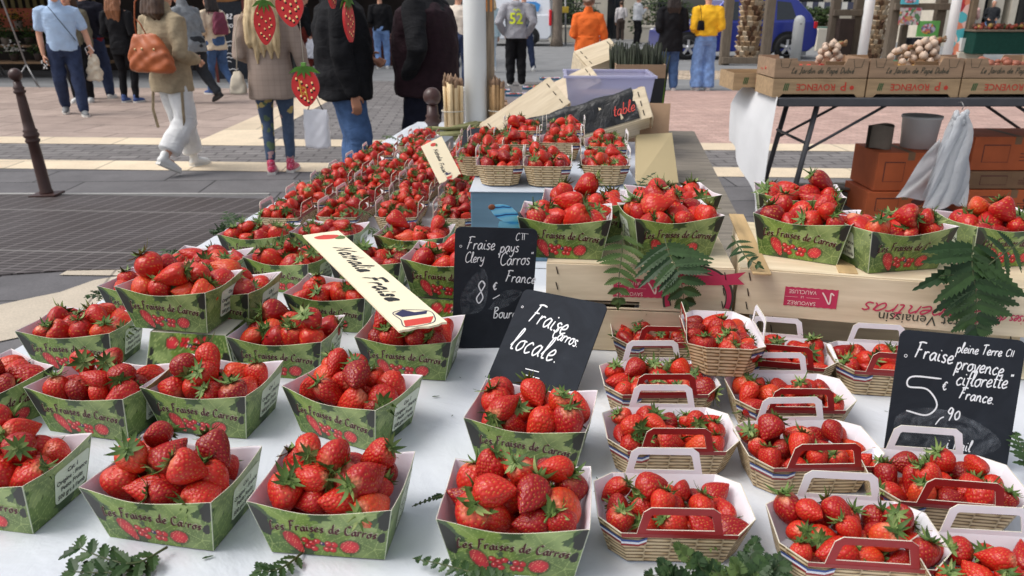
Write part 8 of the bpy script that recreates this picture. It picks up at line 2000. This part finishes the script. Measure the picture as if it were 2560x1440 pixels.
sp_ = toworld(bl_, (-.155 * 1.7, -.075 * 1.7, .46 * 1.7)); bag(sp_ + Vector((0, 0, -.04)), 0, .14, .20, .09, 'small cream drawstring shoulder bag on a long strap behind the plaid blazer', M_linen, .45, 0, [[(0, 0, .19), (.02, .0, .34), (.03, -.005, .50), (.055, .02, .62), (.085, .07, .68)]], M_linen, 'drawstring_bag', .004)
lp = toworld(polo, jp['wr'][0] + Vector((.0, .02, -.09))); bag(lp + Vector((.0, -.03, -.30)), R(0), .20, .36, .12, 'crumpled linen bag with white handles hanging at the hip of the polo shirt person', M_linen, .5, .02, [[(-.05, 0, .35), (-.06, -.02, .44), (.0, 0, .48), (.05, .0, .40)]], M_whitebag, 'linen_bag', .010)
rp = toworld(polo, jp['wr'][1] + Vector((0, .02, -.12))); ph_o = empty('bead_toy', rp, 0, 'small dark item with white dots held in the right hand of the polo shirt person', 'object'); m = MB(); m.ball((0, 0, 0), .045, 12, 8, 0, None, (.9, .4, 1.3)); m.build('cover', C_black, ph_o); m = MB()
for k in range(16): a = k * 2.4; m.ball((.036 * math.cos(a), -.016, .05 * math.sin(a * .7) - .01), .009, 7, 5)
m.build('white_dots', SH_white, ph_o)
yb = toworld(py_, (-.10 * 1.74, -.085 * 1.74, .60 * 1.74)); bag(yb + Vector((.02, -.035, 0)), R(20), .14, .17, .06, 'small black shoulder bag tucked under the yellow sleeve', C_black, .8, 0, [[(.0, 0, .16), (-.01, 0, .28), (-.03, .02, .40), (-.02, .08, .43)]], C_black, 'shoulder_bag', .002)
ob = toworld(po, jo['wr'][1] + Vector((.0, .0, -.08))); bag(ob + Vector((.05, -.02, -.40)), R(0), .20, .40, .14, 'bright red and black bag hanging beside the orange coat', mat('raspberry_fabric', S(206, 44, 72), .7, .2), .7, 0, [[(-.05, 0, .39), (-.02, 0, .46), (.03, 0, .46), (.06, 0, .39)]], C_black, 'hand_bag', .006)
mb_ = toworld(pm, (.0, -.115 * 1.66, .60 * 1.66)); bag(mb_, R(52), .26, .36, .14, 'plum backpack worn over the cream jacket', mat('plum_fabric', S(112, 44, 66), .7, .2), .7, 0, [[(-.09, .04, .34), (-.10, .14, .36), (-.09, .20, .25)], [(.09, .04, .34), (.10, .14, .36), (.09, .20, .25)]], None, 'backpack', .004)
wb = toworld(pb, jpb['wr'][1] + Vector((0, 0, -.08))); bag(wb + Vector((0, 0, -.40)), 0, .26, .42, .14, 'white plastic carrier bag in the hand of the distant person in black', M_whitebag, .4, 0, [[(0, 0, .41), (0, 0, .47)]], None, 'carrier_bag', .008)
# ================================================================== STRAWBERRIES BECOME OBJECTS
HEAPS.sort(key=lambda x: x[0])
cand = []; rest = [it for it in UNDER if proj(it[0])[1] < 1600]
for d, ref, items in HEAPS:
    vis = []
    for it in items:
        x, y, dep = proj(it[0]); m = it[2] * FPX / dep
        if -m < x < 2560 + m and -m < y < 1440 + m * .4: vis.append(it)
        elif -300 < x < 2860 and -300 < y < 1800: rest.append(it)
    if ref and len(cand) + len(vis) <= 300: cand.extend((ref, it) for it in vis)
    else: rest.extend(vis)
ORDW = ['leftmost', 'second from left', 'third from left', 'fourth from left', 'fifth from left', 'sixth from left', 'seventh from left', 'eighth from left']
byref = {}
for ref, it in cand: byref.setdefault(ref, []).append(it)
for ref, its in byref.items():
    its = sorted(its, key=lambda it: -proj(it[0])[1]); n = len(its); nr = max(1, min(4, round(n / 4.5))); per = math.ceil(n / nr)
    names = {1: ['only'], 2: ['near', 'far'], 3: ['near', 'middle', 'far'], 4: ['nearest', 'second', 'third', 'farthest']}[nr]
    for r_ in range(nr):
        row = sorted(its[r_ * per:(r_ + 1) * per], key=lambda it: proj(it[0])[0])
        for c, (loc, q, rad, var, hc) in enumerate(row):
            o = bpy.data.objects.new('strawberry', BERRY[var][0]); COL.objects.link(o)
            o.location = loc; o.rotation_mode = 'QUATERNION'; o.rotation_quaternion = q; o.scale = (rad,) * 3
            tag(o, f'strawberry {ORDW[c]} in the {names[r_]} row of {ref}', 'strawberry', 'strawberries in the near punnets and baskets')
            if hc: k = bpy.data.objects.new('calyx', BERRY[var][1]); COL.objects.link(k); k.parent = o
# all farther berries together
Vs = []; Fs = []; Sa = []; Pa = []; base = 0; cb = MB()
for (loc, q, rad, var, hc) in rest:
    near = (loc - Vector((0, 0, CAMZ))).length < 2.7
    V, F, att, pale, ln = BERRY[var][2][1 if near else 0]; Rm = np.array(q.to_matrix()); W = (V @ Rm.T) * rad + np.array(loc)
    Vs.append(W); Fs.append(np.array(F[:-2], np.int32) + base); Sa.append(att); Pa.append(pale); base += len(W)
    if hc:
        c = BERRY[var][3]; Mx = Matrix.Translation(loc) @ q.to_matrix().to_4x4() @ Matrix.Scale(rad, 4); cb.add(c.v, c.f, 0, True, Mx)
Vs = np.concatenate(Vs).astype(np.float32); Fs = np.concatenate(Fs); nf = len(Fs)
me = bpy.data.meshes.new('strawberries'); me.vertices.add(len(Vs)); me.vertices.foreach_set('co', Vs.ravel()); me.loops.add(nf * 4); me.loops.foreach_set('vertex_index', Fs.ravel().astype(np.int32))
me.polygons.add(nf); me.polygons.foreach_set('loop_start', np.arange(0, nf * 4, 4, dtype=np.int32)); me.polygons.foreach_set('use_smooth', np.ones(nf, bool)); me.update(calc_edges=True); me.materials.append(M_berry)
for nm, arr in (('seed', np.concatenate(Sa)), ('pale', np.concatenate(Pa))): a = me.attributes.new(nm, 'FLOAT', 'POINT'); a.data.foreach_set('value', arr.astype(np.float32))
so = link_mesh('strawberries', me); tag(so, 'mass of ripe strawberries filling the farther punnets and baskets', 'strawberries', None, 'stuff')
cc = cb.build('calyx_leaves', M_calyx, so); cc['kind'] = 'stuff'
print('BERRIES', len(cand), len(rest), 'objects', len(bpy.data.objects))
for o in list(bpy.data.objects):
    if o.get('H') is not None: del o['H']
